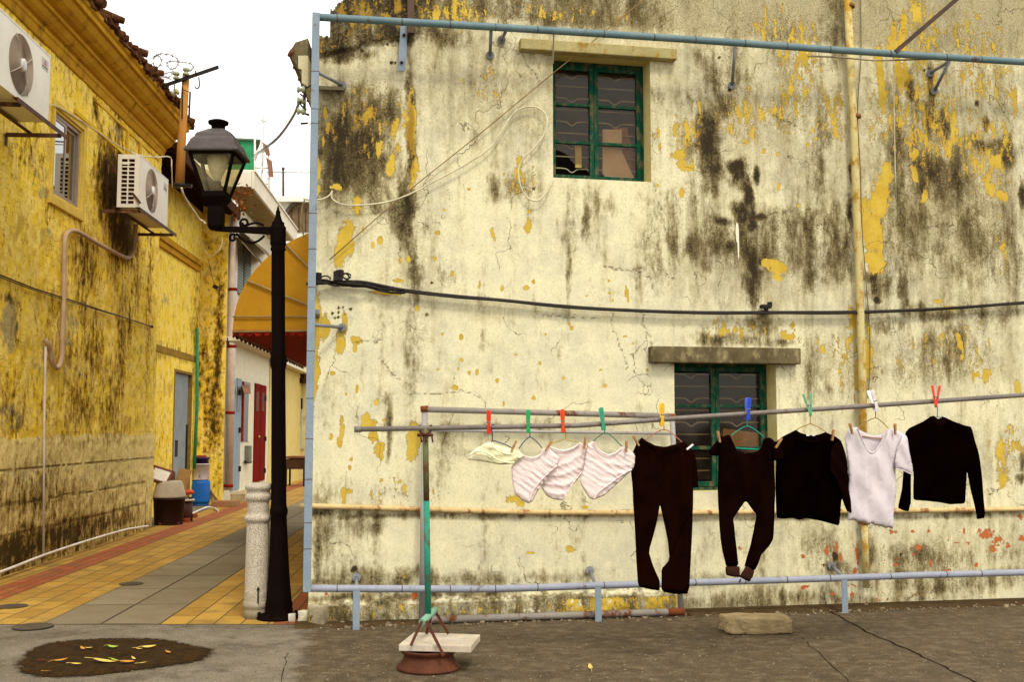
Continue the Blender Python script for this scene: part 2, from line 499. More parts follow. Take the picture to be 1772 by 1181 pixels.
YS = [(712,215,8,60,.95),(700,205,5,25,.8),(716,300,8,28,1),(597,412,15,34,1),(590,440,12,28,1),(546,560,9,60,1),(545,650,9,58,1),
 (590,590,9,26,1),(598,560,7,22,.95),(563,560,9,26,.9),(617,588,9,8,1),(614,603,4,6,1),(640,733,16,9,1),(634,722,8,10,1),(645,752,9,14,1),(655,776,10,14,1),(661,790,5,8,1),
 (714,765,11,33,1.05),(591,740,5,22,1),(588,765,6,10,.95),(573,758,4,6,1),(1512,400,17,36,1.1),(1524,345,14,36,1.1),(1532,300,11,22,1.05),(1515,452,17,20,1.1),(1500,370,10,30,.95),
 (1525,140,7,55,1),(1521,100,9,20,.8),(1567,60,12,56,.72),(1585,20,10,26,.78),(1548,70,12,40,.8),(1562,130,16,26,.85),
 (1330,455,15,9,1.1,0),(1345,466,15,12,1.1),(1345,480,8,8,1.05),(900,282,8,12,.95),(897,300,7,14,.9),(908,310,5,14,.8),(545,290,9,28,1.05),(546,335,8,13,1),(580,325,12,8,.9),(618,360,9,18,.9),
 (1085,507,4,14,1.05,-6),(853,402,4,13,1.05,-15),(914,388,5,13,1.05),(986,952,9,7,1.1),(918,959,8,3,.9),(1500,610,10,60,.85),(1487,640,8,60,.8),(1478,560,10,30,.8),(1497,380,6,40,.7),
 (670,509,28,5,1),(690,487,12,5,.9),(1188,240,8,40,.72),(1182,282,12,14,1),(1176,262,16,12,.8),(1166,225,5,16,.85),(1195,290,8,8,.9),(1210,190,5,30,.7),(1143,255,4,12,.9),(1138,230,3,12,.8),
 (562,195,4,14,.9),(568,220,4,14,1),(560,245,3,12,1),(640,200,10,12,.85),(630,210,12,10,.8),(655,255,8,10,.85),(683,225,8,26,.85),(676,290,8,20,.9),(655,260,5,20,.9),(690,255,4,12,.9),
 (593,855,6,10,1),(602,852,6,4,.95),(594,868,3,6,.9),(889,862,9,8,1.05),(899,872,9,5,1),(877,866,4,8,.9),(1010,878,6,4,.9),
 (1250,577,14,9,.85),(1275,575,14,8,.75),(1365,582,14,5,1),(1355,577,8,4,.9),(1372,563,5,5,.95),(1425,605,10,9,.8),(1470,590,8,12,.8),
 (1720,285,9,14,1.1),(1715,330,7,16,.9),(1706,320,10,24,.7),(1740,240,6,40,.75),(1755,180,8,30,.7),(1735,340,12,10,.9),(1733,780,8,20,1.05),(1737,835,9,16,1.0),(1757,770,14,14,.7),(1750,740,10,12,.7),
 (1625,520,8,5,.9),(1645,532,14,5,.9),(1660,590,8,16,.85),(1708,655,8,14,.9),(1690,650,10,14,.8),(1762,670,6,14,.9),(1640,260,6,30,.8),(1650,215,8,40,.75),(1583,300,6,14,1),(1585,275,10,14,.8),(1600,340,8,14,.8)]
# flecks
for (x, y, a, b) in [(830,495,2.5,8),(870,500,3,5),(912,497,5,5),(924,488,3,4),(628,398,2,5),(657,417,5,6),(645,425,3,6),(692,450,2.5,4),(706,448,5,6),(753,448,4,4),(758,403,4,4),(782,476,3,5),(770,363,3,3),(813,328,3,3),
 (800,622,4,4),(793,638,3,3),(757,640,3,3),(787,670,6,6),(812,644,3,4),(825,643,3,5),(722,533,4,5),(738,545,2,2),(765,578,3,2.5),(798,583,4,5),(786,655,2,2),(665,728,3,3),(652,697,4,6),(618,672,3,7),(599,682,2.5,5),
 (576,645,5,4),(605,810,3,6),(608,795,3,5),(945,580,2,3),(990,570,4,4),(1080,582,3,2),(1094,595,2,3),(893,615,4,2),(1047,462,2,2),(1055,508,2.5,2.5),(1015,513,2,2),(1053,487,3,3),(916,365,3,3),(985,562,3,2),
 (1060,520,2,2),(1180,335,4,9),(1139,320,3,3),(1320,262,3,5),(1345,265,3,3),(1290,245,3,5),(1348,322,3,8),(1382,355,3,3),(1405,225,3,6),(1398,250,3,4),(1413,240,2,4),(833,770,2,2),(693,835,3,4),(700,845,4,6),(660,830,3,3),
 (923,690,3,3),(935,630,3,3),(860,660,3,4),(975,655,2,3),(1120,640,2,3),(1040,640,3,2),(1048,668,3,3),(895,655,2,2),(748,885,3,2),(700,1000,3,3),(612,975,2,2),(872,700,2,5),(1130,235,2,2),(1690,870,3,5)]:
    YS.append((x, y, a, b, 1.15))
for zone in [(1385,110,48,110,.50),(1330,40,60,40,.44),(1290,200,60,60,.46),(1440,200,30,60,.50),(1360,180,40,60,.46),(1600,200,70,130,.50),(1700,120,60,110,.46),(1680,60,60,60,.42),(1700,270,60,80,.50),(1740,430,20,60,.42),(1550,200,60,80,.46),
 (1740,800,25,70,.50),(1660,600,90,60,.42),(1480,620,60,90,.44),(620,30,60,36,.62),(760,22,120,30,.60),(960,20,90,22,.52),(1080,30,60,24,.4),(640,210,70,90,.48),(600,60,40,20,.5),(1290,575,90,20,.48),(900,320,50,50,.40),
 (700,850,90,40,.36),(1190,240,40,70,.46),(940,100,30,40,.4),(930,210,16,40,.40),(1600,60,40,80,.5),(1400,570,60,40,.36),(1560,640,60,40,.38),(850,140,60,50,.40),(800,330,40,30,.3)]:
    YS.append(zone)
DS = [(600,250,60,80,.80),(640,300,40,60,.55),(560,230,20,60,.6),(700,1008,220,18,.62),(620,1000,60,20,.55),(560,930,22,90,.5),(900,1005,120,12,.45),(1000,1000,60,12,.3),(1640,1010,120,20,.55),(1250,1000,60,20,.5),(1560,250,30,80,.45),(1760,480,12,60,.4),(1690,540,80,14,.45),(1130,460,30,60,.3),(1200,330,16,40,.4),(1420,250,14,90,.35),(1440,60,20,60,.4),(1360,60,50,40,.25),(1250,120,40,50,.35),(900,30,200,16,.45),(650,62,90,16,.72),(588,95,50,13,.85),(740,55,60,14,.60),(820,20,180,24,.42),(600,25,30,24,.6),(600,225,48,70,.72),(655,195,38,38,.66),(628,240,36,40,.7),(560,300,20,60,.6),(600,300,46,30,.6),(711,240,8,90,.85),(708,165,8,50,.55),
 (704,362,14,56,.88),(690,380,18,30,.6),(718,470,12,70,.55),(716,600,16,80,.36),(735,390,10,20,.4),(660,360,30,20,.4),(675,740,5,50,.62),(665,690,30,14,.35),(770,480,14,20,.4),(1195,260,12,30,.55),(1222,200,18,20,.85),(1226,240,20,55,.88),(1228,290,22,40,.72),
 (1273,290,12,12,1.1),(1280,300,12,22,.9),(1309,303,5,13,.95),(1294,335,8,30,1.05),(1286,365,16,24,.95),(1300,380,9,22,1),(1252,383,18,9,.75),(1313,377,16,5,.85),(1290,430,50,36,.62),(1303,470,12,90,.86),(1262,430,14,14,.85),(1230,420,20,40,.62),(1195,430,14,30,.55),
 (1380,400,60,40,.52),(1350,420,40,40,.45),(1400,450,20,50,.55),(1472,370,5,30,.95),(1474,300,4,20,.8),(1460,430,20,60,.55),(1440,450,20,40,.5),(1545,330,20,50,.4),(1310,560,26,24,.68),(1262,588,60,9,.66),(1350,592,50,6,.5),(1258,540,8,30,.3),
 (1575,150,8,26,.85),(1612,150,6,40,.9),(1605,205,10,30,.75),(1630,215,14,30,.6),(1610,300,36,40,.66),(1650,310,30,60,.56),(1700,250,30,16,.6),(1707,215,5,12,.95),(1690,180,3,6,.9),(1740,270,24,24,.6),(1770,340,6,30,.9),(1690,420,70,70,.42),(1570,400,40,80,.42),
 (1510,480,14,12,.85),(1515,505,14,18,.7),(1535,490,14,40,.6),(1562,500,8,40,.75),(1518,520,6,7,1.1),(1620,540,110,12,.5),(1530,560,40,14,.55),(1630,610,70,50,.4),(1560,640,20,60,.35),(1400,650,30,60,.34),(1370,640,10,60,.36),
 (850,330,12,26,.62),(900,330,30,26,.4),(1015,390,8,34,.6),(985,400,20,30,.36),(985,480,4,110,.45),(1060,360,60,20,.26),(1130,420,14,60,.36),(1165,400,14,70,.42),
 (700,1010,200,12,.5),(548,960,10,70,.7),(556,1008,40,10,.7),(560,888,40,8,.7),(690,894,280,6,.52),(640,915,30,24,.34),(1500,894,320,6,.52),(900,895,300,4,.4),(1600,965,70,24,.55),(1560,990,40,16,.5),(1240,950,40,50,.36),(1420,960,30,40,.45),(1440,980,20,20,.6),(1445,965,5,8,1.1),
 (700,1035,200,8,.75),(1000,1033,200,6,.6),(1300,1045,140,24,.62),(1480,1040,200,16,.5),(1500,960,14,60,.45),(1750,960,40,10,.3),(750,820,60,40,.22),(560,860,30,40,.4),(820,740,200,10,.36),(780,790,40,40,.3),(1770,800,8,20,.7),(1765,830,10,10,.7),
 (1455,1000,14,30,.55),(1690,1000,80,14,.45),(620,640,40,80,.18),(1240,180,50,20,.5),(1130,170,20,30,.3)]
DS += [(x,y,2.2,2.2,1.5) for (x,y) in [(586,532),(594,532),(608,535),(576,541),(586,540),(597,544),(580,549),(586,548),(627,88),(676,108),(683,109),(670,78),(738,545),(747,490),(1608,118),(1600,120),(1262,155),(1245,100),(924,327),(1560,960),(1425,980),(612,1008)]]
DS += [(612,985,5,5,1.2)]
GS = [(600,260,80,180,.75),(720,450,60,160,.5),(850,150,200,110,.55),(1000,40,500,40,.6),(1300,180,170,160,.48),(1300,450,190,90,.62),(1650,350,160,220,.72),(1600,620,260,70,.6),(1680,150,140,100,.5),(1420,300,80,200,.4),(1000,400,150,60,.22),(640,680,90,60,.28),
 (730,640,60,100,.28),(1600,960,220,60,.5),(1400,940,120,50,.4),(700,960,200,60,.14),(600,910,60,40,.4),(1180,420,60,100,.45),(790,780,60,50,.3),(900,330,60,50,.3),(1450,760,80,90,.3),(1690,780,80,80,.42),(850,540,300,12,.3),(1700,560,80,20,.5),(700,890,200,12,.45)]
RS = [(1707,925,16,10,.92),(1728,940,12,12,.8),(1718,950,8,8,.8),(1767,932,6,8,.95),(1765,895,6,8,.8),(1590,948,8,6,1),(1583,960,6,5,.8),(1580,920,4,4,1),(1268,985,5,7,1.1),(1262,960,4,10,.8),(1280,950,4,10,.7),(1300,963,5,5,.8),(1390,965,4,5,1),
 (1430,955,6,10,.8),(1448,948,4,14,.85),(1454,965,4,10,.9),(1483,960,4,30,.8),(1478,990,4,8,1),(1545,920,7,5,.9),(1392,1018,8,5,1),(1440,1030,4,5,1),(1475,1028,8,4,.8),(1745,945,4,8,.9),(1668,920,3,5,1),(1608,920,3,3,1),(1655,940,6,2,1),(1675,940,4,3,.9),
 (1690,978,3,5,1),(1610,975,4,8,.8),(1550,978,5,5,.8),(1640,988,10,5,.8),(716,1033,6,7,1.1),(565,1030,3,5,1),(1600,960,200,60,.36),(1400,975,180,40,.30),(1550,1035,240,20,.42),(1480,1012,80,6,.5)]
CK = [[(1113,545),(1112,560),(1124,580),(1130,602)],[(905,95),(912,112),(925,128),(935,145)],[(705,680),(725,682),(760,683),(790,677),(812,681)],[(655,620),(680,650),(708,668)],[(1130,315),(1140,350),(1152,400)],[(1300,380),(1340,370),(1405,362)],
 [(562,100),(590,95),(620,82),(640,72),(680,80),(720,68),(750,50)],[(940,545),(985,548),(1040,552)],[(1058,540),(1060,570),(1075,600),(1085,640)],[(1600,395),(1640,390),(1650,388)],[(531,1043),(600,1042),(700,1038),(850,1036),(1000,1028),(1100,1020),(1170,1024)],
 [(790,10),(800,25),(812,40)],[(845,70),(872,84),(900,92)],[(1420,1015),(1425,1040),(1432,1056)],[(1340,200),(1370,215),(1400,230)],[(1360,270),(1380,280),(1400,283)],[(1750,410),(1772,440)],[(610,590),(650,592),(660,588)],[(1040,462),(1100,470),(1125,480),(1130,500)]]
WHs = [(1276,402,2.4,16,1.5),(1278,425,1.3,22,1.3)]
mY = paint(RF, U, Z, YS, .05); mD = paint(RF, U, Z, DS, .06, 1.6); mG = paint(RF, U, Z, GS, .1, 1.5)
mR = paint(RF, U, Z, RS, .03); mC = lines(RF, U, Z, CK, .0075); mW = paint(RF, U, Z, WHs, .0)
zl, zh = RF.hit(640,84)[1], RF.hit(640,84)[1]
def relief(u, z):
    # the rough verge band stands a little proud, the foot is uneven, the render is wavy
    line = RF.hit(533,100)[1] + (RF.hit(700,66)[1]-RF.hit(533,100)[1]) * u / RF.hit(700,66)[0] + (fbm(u,z,6,3)-.5)*.06
    band = np.clip((z - line) / .015, 0, 1) * np.clip((RF.hit(760,50)[0] - u)/.4, 0, 1)
    r = band * (.02 + .03 * fbm(u, z, 14, 41)) + .010 * fbm(u, z, 1.6, 9)
    foot = RF.hit(533,1043)[1] + (RF.hit(1100,1022)[1]-RF.hit(533,1043)[1]) * u / RF.hit(1100,1022)[0] + (fbm(u,z,7,33)-.5)*.04
    pl = np.clip((foot - z) / .02, 0, 1) * np.clip((RF.hit(1180,1000)[0] - u)/.1, 0, 1)
    return r + pl * (.035 + .06 * (fbm(u, z, 9, 51) - .3)) - .008
fz = RF.hit(533,1043)[1]
plf = np.clip((RF.hit(850,1036)[1] - Z) / .02, 0, 1) * (U < RF.hit(1178,1000)[0])
mD = np.maximum(mD, plf * .40 + 0); mY = np.maximum(mY, plf * np.where(U > RF.hit(960,1050)[0], .62, .38)); mG = np.maximum(mG, plf*.55)
mW = np.maximum(mW, plf * .48 * np.clip((fbm(U, Z, 15, 61, 4)-.5)*7,0,1) * (U > RF.hit(850,1050)[0]) )
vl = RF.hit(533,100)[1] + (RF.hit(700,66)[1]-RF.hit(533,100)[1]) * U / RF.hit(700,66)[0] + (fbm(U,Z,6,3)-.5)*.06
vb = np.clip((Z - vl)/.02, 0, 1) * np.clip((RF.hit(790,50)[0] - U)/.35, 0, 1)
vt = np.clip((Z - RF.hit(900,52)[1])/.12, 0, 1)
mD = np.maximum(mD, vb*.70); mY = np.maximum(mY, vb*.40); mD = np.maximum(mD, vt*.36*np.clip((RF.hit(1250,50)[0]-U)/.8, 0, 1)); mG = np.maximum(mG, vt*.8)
up_ = np.clip((Z - RF.hit(1100,560)[1])/1.2, 0, 1); rt_ = np.clip((U - RF.hit(1150,600)[0])/.8, 0, 1)
mG = np.maximum(mG, .38 + .0*U) if False else np.clip(mG + .02 + .12*up_ + .07*rt_, 0, 1)
mD = np.clip(mD*1.12 + .03*up_ + .05*up_*rt_, 0, 1.4); mY = np.where(mY > .28, mY + .07*up_*rt_, mY)
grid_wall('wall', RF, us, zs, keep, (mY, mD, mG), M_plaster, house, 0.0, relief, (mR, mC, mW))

M_plain = worn('bare cream render', (.60,.53,.30), (.50,.44,.26), .9, 5, .6, bump=.003)
M_reveal = worn('cream painted reveal', (.68,.58,.26), (.56,.46,.18), .85, 6, .6, bump=.003)
M_mossy = worn('mossy blackened cement', (.17,.135,.07), (.06,.042,.02), .95, 7, .9, bump=.006, rust=(.34,.28,.14), rustamt=.42, fine=35)
M_lint = worn('weathered lintel', (.50,.43,.20), (.30,.25,.10), .9, 6, .8, bump=.004, rust=(.50,.30,.05), rustamt=.42)
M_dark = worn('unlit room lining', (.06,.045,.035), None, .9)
# body of the house behind the skin
DEP = 9.0
b = MB()
c0_ = RF.pt(0.0,-.012,0); c1_ = RF.pt(.25,-.012,0); b.hexa([c0_, c1_, c1_+LF.d*DEP, c0_+LF.d*DEP] + [p + Vector((0,0,EZ)) for p in (c0_, c1_, c1_+LF.d*DEP, c0_+LF.d*DEP)])   # alley side wall
b.fbox(RF, U1, U1+.25, -.012, -DEP, 0, TZ)
b.fbox(RF, .25, U1, -DEP+.25, -DEP, 0, EZ)
b.build('side_wall', M_plain, house)
b = MB()
zi = RF.hit(574,62)[1]
b.hexa([RF.pt(KU3[0]+.2,-.012,TZ-.02), RF.pt(U1+.25,-.012,TZ), RF.pt(U1+.25,-DEP,TZ), RF.pt(KU3[0]+.2,-DEP,TZ-.02),
        RF.pt(KU3[0]+.2,-.012,TZ+.1), RF.pt(U1+.25,-.012,TZ+.1), RF.pt(U1+.25,-DEP,TZ+.1), RF.pt(KU3[0]+.2,-DEP,TZ+.1)])
b.fbox(RF, .0, KU, -.03, -DEP, EZ-.08, EZ+.02)
b.build('roof', M_mossy, house)
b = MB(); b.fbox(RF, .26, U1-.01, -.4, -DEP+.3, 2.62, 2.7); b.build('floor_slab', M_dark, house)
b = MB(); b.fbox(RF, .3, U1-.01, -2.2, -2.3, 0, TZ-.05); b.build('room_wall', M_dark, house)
# eave return on the alley side
prof = [(498,92),(505,100),(512,110),(524,138),(533,146),(533,66),(511,73),(507,80)]
b = MB()
pts = [RF.at(x, y, .03) for x, y in prof]
b.prism(pts, LF.d * 5.0)
b.build('eave', M_mossy, house)
b = MB()
pts = [RF.at(x, y, .045) for x, y in [(516,96),(533,96),(533,150),(522,143),(522,120),(516,118)]]
b.prism(pts, LF.d * 5.0); b.build('eave_moulding', M_plain, house)
random.seed(5)
et = worn('terracotta tile', (.16,.06,.03), (.07,.03,.015), .9)
for k in range(8):
    b = MB(); d_ = LF.d*(.02+k*.3); b.tube([RF.at(507, 93, .03)+d_, RF.at(500, 89, .03)+d_], .035, 8); b.build('eave_tile', et, house)
# string course
b = MB()
lp = [(519,876),(600,878),(730,882),(905,887),(1050,888),(1200,888),(1400,886),(1600,884),(1800,881)]
sc_pts = [RF.at(x, y, .03) for x, y in lp]
b.tube(smooth(sc_pts, 4), .021, 10)
b.build('string_course', worn('cream string course', (.66,.50,.24), (.46,.30,.12), .8, 8, .8, rust=(.38,.17,.06), rustamt=.42), house)
# lintels
def lintel(x0, x1, yt, yb, o, mat):
    xc = (x0+x1)/2
    b = MB(); b.fbox(RF, RF.hit(x0,yt,o)[0], RF.hit(x1,yt,o)[0], o, -.02, RF.hit(xc,yb,o)[1], RF.hit(xc,yt,o)[1])
    return b.build('lintel', mat, house, bevel=.008)
lintel(901, 1172, 74, 93, .085, M_lint)
lintel(1128, 1386, 601, 629, .095, M_mossy)
# reveals, frames, glass
M_green = worn('peeling green paint', (.003,.050,.026), (.012,.075,.042), .8, 9, .6, rust=(.14,.13,.07), rustamt=.46)
def glass(name, tint, refl=.12, rough=.06, dirt=.25):
    t = NT(name); t.n.remove(t.b)
    tr = t.n.new('ShaderNodeBsdfTransparent'); tr.inputs[0].default_value = (*tint, 1)
    gl = t.n.new('ShaderNodeBsdfGlossy'); gl.inputs['Roughness'].default_value = rough
    df = t.n.new('ShaderNodeBsdfDiffuse'); df.inputs[0].default_value = (.13,.10,.07,1)
    m1 = t.n.new('ShaderNodeMixShader'); m2 = t.n.new('ShaderNodeMixShader')
    t.put(m1.inputs[0], t.step(t.noise(6, 6, .7), .35, .8, dirt*.3, dirt)); t.l.new(tr.outputs[0], m1.inputs[1]); t.l.new(df.outputs[0], m1.inputs[2])
    fr = t.n.new('ShaderNodeFresnel'); fr.inputs[0].default_value = 1.45
    t.put(m2.inputs[0], t.math('MULTIPLY', fr.outputs[0], refl/.04, clamp=True)); t.l.new(m1.outputs[0], m2.inputs[1]); t.l.new(gl.outputs[0], m2.inputs[2])
    t.l.new(m2.outputs[0], t.out.inputs[0])
    return t.m
M_pane = glass('dusty brown pane', (.88,.80,.68), .022, .10, .10)
M_iron = worn('pale window iron', (.44,.42,.26), (.26,.26,.16), .85)
def reveal(o, dpt=.25):
    b = MB(); u0,u1,z0,z1 = o; t_ = .03; e = .012
    b.fbox(RF, u0-t_, u0, -e, -dpt, z0-t_, z1+t_); b.fbox(RF, u1, u1+t_, -e, -dpt, z0-t_, z1+t_)
    b.fbox(RF, u0, u1, -e, -dpt, z1, z1+t_); b.fbox(RF, u0, u1, -e, -dpt, z0-t_, z0)
    b.build('window_reveal', M_reveal, house)
def green_window(o, rows, broken, zc):
    u0,u1,z0,z1 = o; u1 -= .0; d = .20
    win = None
    fr = MB(); w = .037
    fr.fbox(RF, u0, u0+.028, -d, -d-.05, z0, z1); fr.fbox(RF, u1-.028, u1, -d, -d-.05, z0, z1)
    fr.fbox(RF, u0+.028, u1-.028, -d, -d-.05, z1-.035, z1); fr.fbox(RF, u0+.028, u1-.028, -d, -d-.05, z0, z0+.03)
    win = fr.build('window', M_green, house, bevel=.003)
    XF[win.name] = XF[house.name]
    um = u0 + (u1-u0)*.475
    for k, (a, c) in enumerate(((u0+.03, um-.002), (um+.002, u1-.03))):
        s = MB(); za, zb = z0+.032, z1-.037; f = -d+.012; g = -d-.03
        s.fbox(RF, a, a+w, f, g, za, zb); s.fbox(RF, c-w, c, f, g, za, zb)
        s.fbox(RF, a+w, c-w, f-.003, g, zb-.04, zb); s.fbox(RF, a+w, c-w, f-.003, g, za, za+.045)
        for r in rows: s.fbox(RF, a+w, c-w, f-.005, g, r-.013, r+.013)
        s.build('casement', M_green, win, bevel=.003)
        edges = [za+.045] + list(rows)[::-1] + [zb-.04]
        for j in range(len(edges)-1):
            p = MB(); lo, hi = edges[j]+.012, edges[j+1]-.012; aa, cc = a+w, c-w; g0 = -d-.012
            if broken and j == 0 and k == 0:
                q = [(aa,hi),(cc,hi),(cc,lo+.02),(cc-.05,lo+.06),(cc-.09,lo+.10),(aa+.17,lo+.09),(aa+.10,hi-.09),(aa,hi-.05)]
                p.prism([RF.pt(u, g0, z) for u, z in q], -RF.n*.004)
            else: p.fbox(RF, aa, cc, g0, g0-.004, lo, hi)
            p.build('pane', M_pane, win)
    # decorative grille inside
    gr = MB()
    n = int((z1-z0)/.105)
    for i in range(n):
        z = z1 - .10 - i*.105
        for (a, c) in ((u0+.04, um), (um, u1-.04)):
            m = (a+c)/2
            if i % 2: gr.tube([RF.pt(a,-d-.055,z), RF.pt(c,-d-.055,z)], .006, 6)
            else:
                gr.tube(smooth([RF.pt(a,-d-.055,z), RF.pt(m-.10,-d-.055,z), RF.pt(m-.05,-d-.055,z-.005), RF.pt(m,-d-.055,z-.035), RF.pt(m+.05,-d-.055,z-.005), RF.pt(m+.10,-d-.055,z), RF.pt(c,-d-.055,z)], 4), .006, 6)
    gr.build('grille', M_iron, win)
    return win
reveal(OU); reveal(OL)
uc = (OU[0]+OU[1])/2
wu = green_window(OU, (RF.hit(1000,182,-.2)[1], RF.hit(1000,247,-.2)[1]), True, 0)
wl = green_window(OL, (RF.hit(1240,703,-.2)[1], RF.hit(1240,776,-.2)[1]), False, 0)
M_board = worn('pale raw board', (.62,.54,.45), (.50,.41,.32), .8, 4, .6)
M_board2 = worn('brown board', (.30,.15,.07), (.22,.11,.05), .8)
def board(pts, off, mat, th=.02, par=None):
    b = MB(); b.prism([RF.at(x, y, off) for x, y in pts], -RF.n * th)
    return b
b = board([(1045,309),(1096,311),(1072,262),(1046,262)], -.222, M_board)
for q, m, o, lb in (([(1043,224),(1076,224),(1076,262),(1098,310),(1050,310),(1043,300)], M_board, -.245, 'pale grey plank leaning inside the right pane of the upper window'),
                ([(1062,222),(1085,220),(1095,262),(1090,312),(1075,312),(1076,262)], M_board2, -.27, 'brown plank behind the pale plank inside the upper window'),
                ([(1082,262),(1104,262),(1106,311),(1078,300)], M_board2, -.295, 'short brown board at the lower right inside the upper window')):
    tag(board(q, o, m).build('plank', m), lb, 'plank')
b = board([(995,252),(1006,253),(1007,290),(996,290)], -.225, M_board)
tag(b.build('wooden_strip', worn('yellowish strip', (.50,.42,.16), None, .8)), 'yellowish wooden strip standing behind the broken left pane of the upper window', 'wood strip')
b = board([(1252,742),(1330,752),(1330,785),(1285,782),(1250,760)], -.235, M_board2, .05)
tag(b.build('cardboard_sheet', worn('brown cardboard', (.42,.30,.17), (.30,.2,.1), .9)), 'crumpled brown cardboard sheet inside the right pane of the lower window', 'cardboard')
# drainpipe on the wall
M_pipe_c = worn('cream pipe paint', (.58,.51,.25), (.48,.36,.11), .6, 5, .9, rust=(.55,.30,.03), rustamt=.46)
b = MB(); b.tube([RF.at(1464,-60,.06), RF.at(1478,240,.06), RF.at(1492,640,.06), RF.at(1495,880,.06)], .034, 14)
b.tube([RF.at(1495,880,.06), RF.at(1499,1018,.06)], .030, 12)
dp = b.build('drainpipe', M_pipe_c, house)
pcm = worn('rusty clip', (.25,.12,.05), None, .8)
for (x, y) in ((1482,195+6),(1491,704),(1471,10),(1497,905)): b = MB(); b.tube([RF.at(x,y-3,.06), RF.at(x,y+3,.06)], .042, 14); b.tube([RF.at(x-7,y,.06), RF.at(x-11,y,.0)], .008, 6); b.build('pipe_clip', pcm, dp)
# ------------------------------------------------------------------ ground
def ground_mat():
    t = NT('street asphalt'); x = t.xyz()
    big = t.noise(.9, 4, .6); mid = t.noise(6, 6, .7); fine = t.noise(70, 4, .7); grit = t.noise(260, 2, .6)
    edge = t.math('ADD', x[0], t.math('MULTIPLY', t.math('SUBTRACT', t.noise(3, 5, .6), .5), .35))
    edge = t.math('ADD', edge, t.math('MULTIPLY', x[1], .12))
    f = t.step(edge, -.58, -.46)
    cl = t.mix(t.step(mid, .35, .65), (.25,.215,.16), (.165,.14,.10))
    cr = t.mix(t.step(mid, .35, .65), (.098,.066,.031), (.060,.040,.019))
    c = t.mix(f, cl, cr)
    c = t.mix(t.step(big, .42, .62, 0, .45), c, (.10,.075,.045))
    c = t.mix(t.step(fine, .45, .68, 0, .8), c, (.030,.020,.010))
    c = t.mix(t.step(t.noise(120, 3, .6), .58, .72, 0, .65), c, (.36,.29,.19))
    c = t.mix(t.step(t.vor(38, None, 'F1', 0), .0, .16, .5, 0), c, (.34,.28,.2))
    rs = t.noise(9, 7, .75, t.coord(sc=(1,1.2,1)))
    c = t.mix(t.step(rs, .47, .60, 0, .45), c, (.20,.155,.095))
    c = t.mix(t.step(t.noise(2.3, 8, .75), .50, .62, 0, .5), c, (.045,.032,.018))
    c = t.mix(t.step(t.noise(210, 2, .5), .60, .68, 0, .8), c, (.46,.37,.26))
    t.bump(t.math('ADD', t.math('ADD', fine, t.math('MULTIPLY', rs, .5)), t.math('MULTIPLY', grit, .5)), .009, 1.0)
    return t.fin(c, .9, 0, .12)
M_ground = ground_mat()
b = MB()
nx, ny = 60, 60
b.add([(-80,-60,0),(80,-60,0),(80,160,0),(-80,160,0)], [(0,1,2,3)])
g = b.build('ground', M_ground, loc=(0,0,0)); tag(g, kind='structure')

def pav_mat(name, c1, c2, bw, bh, rot=0.0, off=.5, grime=.5, mort=.006, mc=(.05,.035,.02)):
    t = NT(name)
    br = t.n.new('ShaderNodeTexBrick'); br.inputs['Scale'].default_value = 1
    br.inputs['Brick Width'].default_value = bw; br.inputs['Row Height'].default_value = bh
    br.inputs['Mortar Size'].default_value = mort; br.inputs['Mortar Smooth'].default_value = .3
    br.offset = off
    br.inputs['Color1'].default_value = (*c1, 1); br.inputs['Color2'].default_value = (*c2, 1); br.inputs['Mortar'].default_value = (*mc, 1)
    t.l.new(t.coord(rot=(0,0,rot)), br.inputs['Vector'])
    c = t.mix(t.step(t.noise(3.0, 6, .7), .42, .68, 0, grime), br.outputs['Color'], (.14,.09,.04))
    c = t.mix(t.step(t.noise(60, 4, .7), .5, .75, 0, .5), c, tuple(q*.45 for q in c1))
    h = t.math('SUBTRACT', t.math('MULTIPLY', t.noise(60, 4, .6), .3), br.outputs['Fac'])
    t.bump(h, .004, .8)
    return t.fin(c, .85, 0, .15)
def toL(p):
    q = Vector(p) - LF.o; return q.dot(LF.d), q.dot(LF.n)
tt = lambda x, y: toL(G(x, y))[1]
M_pyel = pav_mat('ochre pavers', (.43,.255,.045), (.31,.17,.027), .42, .21, 0, .5, .55)
M_pred = pav_mat('brick red pavers', (.36,.10,.03), (.27,.07,.022), .22, .11, 0, .5, .6)
M_pgry = pav_mat('grey paving slabs', (.22,.18,.11), (.17,.135,.08), .95, (tt(275,1083)-tt(75,1080))/2, 0, .0, .5, .011, (.022,.016,.008))
s0 = 0.0
bands = [(.0, tt(0,1017), M_pyel), (tt(0,1017), tt(0,1041), M_pred), (tt(0,1041), tt(75,1080), M_pyel), (tt(75,1080), tt(275,1083), M_pgry),
         (tt(275,1083), tt(275,1083)+(tt(275,1083)-tt(75,1080))*.95, M_pyel), (tt(275,1083)+(tt(275,1083)-tt(75,1080))*.95, toL(RF.pt(0,0,0))[1]+.02, M_pred)]
for i, (a, c, m) in enumerate(bands):
    b = MB()
    # near edge follows the straight kerb line seen at the street
    def near(t_):
        # intersect with the line y(px)=1081 on the ground: world Y is constant there
        yw = G(300, 1082).y
        base = LF.o + LF.n * t_
        return (yw - base.y) / LF.d.y
    p = [LF.pt(near(a), a, .004), LF.pt(near(c), c, .004), LF.pt(34, c, .004), LF.pt(34, a, .004)]
    b.add(p, [(0,1,2,3)])
    l_ = LF.pt(0, a, .004); o = b.build('pavement', m, loc=(l_.x, l_.y, .004), rz=LF.ang); tag(o, kind='structure')

